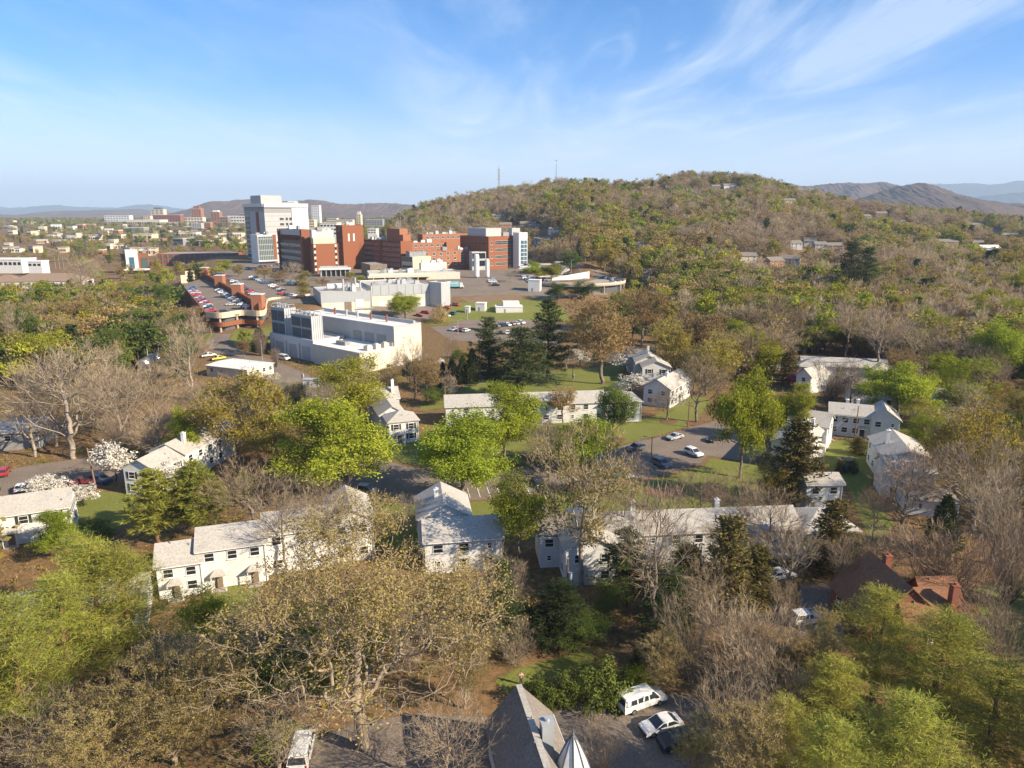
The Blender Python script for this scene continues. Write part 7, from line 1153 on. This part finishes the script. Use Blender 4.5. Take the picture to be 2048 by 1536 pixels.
def hides(x, y, h, w, z, slack=.0):
    a, b = project(x, y, z); c, t = project(x, y, z + h * .97); r = w / 2 / max(20, y) * FPX * .85
    return any(y < D - 2 and a + r > x0 and a - r < x1 and b > y0 and t < y1 - (y1 - y0) * slack for x0, y0, x1, y1, D in SEE)
def clear_of(x, y, m): return all((x - t[2]) ** 2 + (y - t[3]) ** 2 > (m + t[6] * .22) ** 2 for t in TREES)
rs = random.Random(77)
def fill(n, x0, x1, y0, y1, kinds, hr, gap, cond=None, shape=(.7, 1.0), slack=.25):
    k = 0
    for _ in range(n * 60):
        if k >= n: break
        x, y = rs.uniform(x0, x1), rs.uniform(y0, y1)
        if cond and not cond(x, y): continue
        kind = rs.choices(list(kinds), list(kinds.values()))[0]; h = rs.uniform(*hr) * (.4 if 'shrub' in kind or 'dogwood' in kind else 1); w = h * rs.uniform(*shape) * (.5 if kind in ('pine', 'cypress', 'far_pine', 'cedar') else 1.5 if 'shrub' in kind else 1); z = Hs(x, y)
        px, py = project(x, y, z)
        if not (-120 < px < 2170 and py < 1720) or blocked(x, y, 1.5) or not clear_of(x, y, gap) or hides(x, y, h, w, z, slack): continue
        put(kind, x, y, h, w); k += 1
    return k
inview = lambda x, y: abs(x) < y * .74 + 8
MIX_S = dict(green=2, midgreen=2, yellow=4, olive=2, russet=2, bare=4, spindly=1, cedar=2, lime=1)
fill(10, -60, 20, 62, 92, dict(bigbud=2, bigleaf=2, bigbrush=4, shrub=2, cedar=1), (6, 11), 3.0, inview)
fill(12, 20, 62, 62, 100, dict(bigbrush=4, bigleaf=1, cedar=2, bigbud=3, shrub=1), (6, 11), 3.0, inview)
fill(20, -115, -45, 125, 215, dict(bare=6, spindly=2, yellow=2, vase=2, russet=1, midgreen=1, shrub=2), (11, 17), 3.5, inview)
fill(40, -235, -100, 215, 420, dict(green=4, midgreen=3, lime=2, yellow=4, bare=4, russet=2, olive=1, cypress=1), (11, 18), 4.0, lambda x, y: inview(x, y) and x < -95 - (y - 215) * .10)
fill(24, -60, 40, 195, 268, dict(yellow=3, russet=2, bare=2, cypress=2, dogwood=1, shrub=2, midgreen=1), (6, 11), 3.2, inview)
for a_ in [('green', 1064, 553, 522, 36, 'bright green tree just right of the blue glass tower'), ('green', 1102, 562, 526, 42, 'broad green tree by the emergency entrance screen wall'), ('midgreen', 1140, 545, 500, 44, 'dark green tree behind the round deck ramp'), ('lime', 450, 548, 520, 30, 'lime-green tree at the far end of the upper lot'), ('yellow', 478, 553, 528, 28, 'yellowish tree beside the hospital forecourt'), ('yellow', 700, 560, 542, 24, 'yellow-green bushy tree by the brown annex')]: tp(*a_)
fill(16, 12, 85, 290, 425, dict(yellow=3, russet=2, midgreen=2, lime=1, shrub=2, bare=2), (6, 12), 4, lambda x, y: x > .05 * y)
fill(60, 60, 260, 205, 345, dict(green=3, lime=2, yellow=5, bare=8, spindly=2, russet=2, cypress=1, midgreen=1), (12, 19), 4.5, inview)
fill(12, 85, 180, 120, 205, dict(yellow=4, bare=3, green=1, vase=1, shrub=1), (9, 14), 4, inview)
fill(62, 30, 330, 335, 455, dict(far_green=3, far_mid=2, far_yellow=6, far_bare=7, far_russet=4, far_olive=2, far_pine=2), (12, 19), 5, lambda x, y: inview(x, y) and x > 30 + (y - 335) * .35)
n_ = 300 - len(TREES)
if n_ > 0: fill(n_, -430, -120, 400, 640, dict(far_green=5, far_mid=4, far_yellow=3, far_bare=4, far_russet=3, far_pine=2), (10, 16), 6, lambda x, y: inview(x, y) and x < -.36 * y)
name_trees()
# --- woods nobody could count: instanced tree meshes, one object each
def woods(name, pts, label=None):
    """pts: rows of x, y, z, scale, kind index"""
    kinds = [('far_green', 0), ('far_green', 1), ('far_mid', 0), ('far_mid', 1), ('far_yellow', 0), ('far_yellow', 1), ('far_russet', 0), ('far_russet', 1), ('far_olive', 0), ('far_olive', 1), ('far_bare', 0), ('far_bare', 1), ('far_bare', 2), ('far_pine', 0), ('far_pine', 1)]
    a = np.array(pts); me = bpy.data.meshes.new(name); me.vertices.add(len(a)); me.vertices.foreach_set('co', a[:, :3].astype(np.float32).ravel())
    rg = np.random.default_rng(4)
    at = me.attributes.new('kind', 'INT', 'POINT'); at.data.foreach_set('value', a[:, 4].astype(np.int32)); at = me.attributes.new('turn', 'FLOAT_VECTOR', 'POINT'); at.data.foreach_set('vector', np.stack([rg.normal(0, .04, len(a)), rg.normal(0, .04, len(a)), rg.uniform(0, 6.28, len(a))], -1).astype(np.float32).ravel())
    at = me.attributes.new('size', 'FLOAT_VECTOR', 'POINT'); w = a[:, 3] * rg.uniform(.85, 1.2, len(a)); at.data.foreach_set('vector', np.stack([w, w, a[:, 3]], -1).astype(np.float32).ravel()); me.update()
    o = link_mesh(name, me); tag(o, label, None, None, 'stuff'); ng = bpy.data.node_groups.new(name, 'GeometryNodeTree'); ng.interface.new_socket('Geometry', in_out='INPUT', socket_type='NodeSocketGeometry'); ng.interface.new_socket('Geometry', in_out='OUTPUT', socket_type='NodeSocketGeometry')
    N = ng.nodes.new; L = ng.links.new; gi = N('NodeGroupInput'); go = N('NodeGroupOutput'); jn = N('GeometryNodeJoinGeometry')
    def attr(nm, ty): q = N('GeometryNodeInputNamedAttribute'); q.data_type = ty; q.inputs['Name'].default_value = nm; return q.outputs[0]
    ak, ar, asz = attr('kind', 'INT'), attr('turn', 'FLOAT_VECTOR'), attr('size', 'FLOAT_VECTOR')
    for i, (k, v) in enumerate(kinds):
        if not (a[:, 4] == i).any(): continue
        jj = N('GeometryNodeJoinGeometry')
        for src in WOODSRC[(k, v)].children: oi = N('GeometryNodeObjectInfo'); oi.inputs['Object'].default_value = src; oi.inputs['As Instance'].default_value = False; oi.transform_space = 'ORIGINAL'; L(oi.outputs['Geometry'], jj.inputs[0])
        cmp_ = N('FunctionNodeCompare'); cmp_.data_type = 'INT'; cmp_.operation = 'EQUAL'; L(ak, cmp_.inputs[2]); cmp_.inputs[3].default_value = i
        ip = N('GeometryNodeInstanceOnPoints'); L(gi.outputs[0], ip.inputs['Points']); L(cmp_.outputs[0], ip.inputs['Selection']); L(jj.outputs[0], ip.inputs['Instance']); L(ar, ip.inputs['Rotation']); L(asz, ip.inputs['Scale']); L(ip.outputs[0], jn.inputs[0])
    L(jn.outputs[0], go.inputs[0]); md = o.modifiers.new('woods', 'NODES'); md.node_group = ng; return o
WOODSRC = {}
for t in TREES:
    if t[1].startswith('far_'):
        for i, p in enumerate(PROTO[t[1]]):
            if any(c.data == p['crown'] for c in t[0].children): WOODSRC.setdefault((t[1], i), t[0])
for k_ in [k for k in PROTO if k.startswith('far_')]:
    for i, p in enumerate(PROTO[k_]):
        if (k_, i) not in WOODSRC:
            q = tree(k_, 250 + 6 * i + 9 * len(k_), 400, 15, var=i, name=KN[k_][0]); tag(q, f'{KN[k_][1]} deep in the far woods, sample {ORD[i]} of its sort', 'tree', 'trees and shrubs of the neighbourhood'); WOODSRC[(k_, i)] = q
PH = {k: [p['h'] for p in v] for k, v in PROTO.items()}
KIX = dict(g=(0, 1), m=(2, 3), y=(4, 5), r=(6, 7), o=(8, 9), b=(10, 11, 12), p=(13, 14)); KNM = ['far_green'] * 2 + ['far_mid'] * 2 + ['far_yellow'] * 2 + ['far_russet'] * 2 + ['far_olive'] * 2 + ['far_bare'] * 3 + ['far_pine'] * 2; KVI = [0, 1, 0, 1, 0, 1, 0, 1, 0, 1, 0, 1, 2, 0, 1]
def scatter(n, x0, x1, y0, y1, mix, hr, cond=None, seed=1, slack=.3, sight=True, clump=48.):
    rg = random.Random(seed); out = []; ks = list(mix); ph = [rg.uniform(0, 6.28) for _ in range(12)]
    for _ in range(n):
        y = y0 + (y1 - y0) * rg.random(); x = rg.uniform(x0, x1)
        if cond and not cond(x, y): continue
        if blocked(x, y, 2): continue
        if any((x - c[0]) ** 2 + (y - c[1]) ** 2 < (c[2] * .8) ** 2 or (abs(x - c[0] * y / c[1]) < c[2] * .8 and 0 < c[1] - y < 26) for c in CLEARS): continue
        wts = [mix[k] * max(.05, 1 + 1.0 * math.sin(x / clump + ph[i] + 1.7 * math.sin(y / clump * .7 + ph[i + 5])) * math.sin(y / clump * .8 + 2 * ph[i])) ** 1.8 for i, k in enumerate(ks)]; k = rg.choice(KIX[rg.choices(ks, wts)[0]]); h = rg.uniform(*hr); z = Hs(x, y)
        if sight and hides(x, y, h, h * .7, z, slack): continue
        out.append((x, y, z - .2, h / PH[KNM[k]][KVI[k]], k))
    return out
MIXH = dict(b=19, r=2, y=4, o=2.4, g=2.6, m=.2, p=.35)
on_ridge = lambda x, y: -.17 * y < x < .80 * y
pts = scatter(14500, -250, 1000, 430, 1330, MIXH, (10, 23), lambda x, y: on_ridge(x, y) and (y > 455 or x > .25 * y) and (x > -.02 * y or y > 620), 1)
woods('hillside_woods', pts, 'budding spring woods covering the ridge')
MIXV = dict(b=4, r=1.2, y=3.4, g=4, m=2.2, p=1.0, o=1.8)
pts = scatter(17000, -2700, -60, 400, 3400, MIXV, (7, 13), lambda x, y: -.8 * y < x < -.12 * y and not (x > -.36 * y and y < 640) and math.sin(x / 90) * math.sin(y / 120) + .25 * math.sin(x / 31 + y / 47) > -.35, 2, .45)
pts += scatter(1500, 400, 1900, 1300, 2600, MIXH, (11, 18), lambda x, y: .3 * y < x < .85 * y, 3, sight=False)
pts += scatter(2600, 40, 420, 225, 480, MIXH, (11, 20), lambda x, y: .17 * y + 12 < x < .8 * y, 5, .3)
pts += scatter(1500, -330, -90, 215, 420, MIXV, (9, 16), lambda x, y: -.8 * y < x < -95 - (y - 215) * .12, 6, .3)
pts += scatter(1500, 30, 330, 50, 300, MIXH, (9, 17), lambda x, y: .79 * y + 6 < x < 1.25 * y + 20, 7, sight=False)
pts += scatter(1500, -330, -30, 50, 300, MIXV, (9, 17), lambda x, y: -1.25 * y - 20 < x < -.79 * y - 6, 8, sight=False)
woods('valley_woods', pts, 'trees filling the valley between the town buildings')
# --- undergrowth: low brush under the near trees
def undergrowth():
    rg = np.random.default_rng(9); C = []; K = []
    for x, y in zip(rg.uniform(-175, 190, 26000), rg.uniform(48, 260, 26000)):
        if abs(x) > y * .76 + 10 or math.sin(x / 9 + 1.3 * math.sin(y / 7)) + math.sin(y / 11 - x / 17) < -.35 or blocked(x, y, .6): continue
        C.append((x, y))
    C = np.array(C); n = len(C); m = 16; z = H(C[:, 0], C[:, 1]); idx = np.repeat(np.arange(n), m); sz = rg.uniform(.35, 1.1, n)
    off = rg.normal(0, 1, (n * m, 3)) * sz[idx][:, None] * np.array([.8, .8, .42]); c = np.stack([C[idx, 0], C[idx, 1], z[idx] + .15], -1) + off; c[:, 2] = np.maximum(c[:, 2], z[idx] + .03)
    typ = rg.random(n); ax = nrm(rg.normal(size=(n * m, 3)) + np.array([0, 0, 1.0])); nor = nrm(np.cross(ax, rg.normal(size=ax.shape))); tw = typ[idx] < .55; s = np.where(tw, rg.uniform(.3, .8, n * m), rg.uniform(.1, .24, n * m)); asp = np.where(tw, .03, .55)
    v, f = cards(c, nor, s, asp, rg, ax); mi = np.where(typ < .55, 0, np.where(typ < .72, 1, np.where(typ < .88, 2, 3)))[idx]
    me = mesh_np('undergrowth', v, f, None, rg.random(len(f)), [L_twigr, L_green2, L_yel, L_rus], mi); tag(link_mesh('undergrowth', me), 'brush and saplings on the woodland floor', None, None, 'stuff')
undergrowth()
# ------------------------------------------------------------------ the air
def haze():
    b = MB(); b.box(-30000, 30000, -3500, 24000, -9, 760); m = bpy.data.materials.new('haze'); m.use_nodes = True; nt = m.node_tree; nt.nodes.clear(); o = nt.nodes.new('ShaderNodeOutputMaterial'); v = nt.nodes.new('ShaderNodeVolumePrincipled'); v.inputs['Color'].default_value = (.60, .78, 1, 1); v.inputs['Density'].default_value = 8e-5; v.inputs['Anisotropy'].default_value = 0.0; nt.links.new(v.outputs[0], o.inputs['Volume'])
    tag(b.build('haze', m), kind='stuff')
haze()
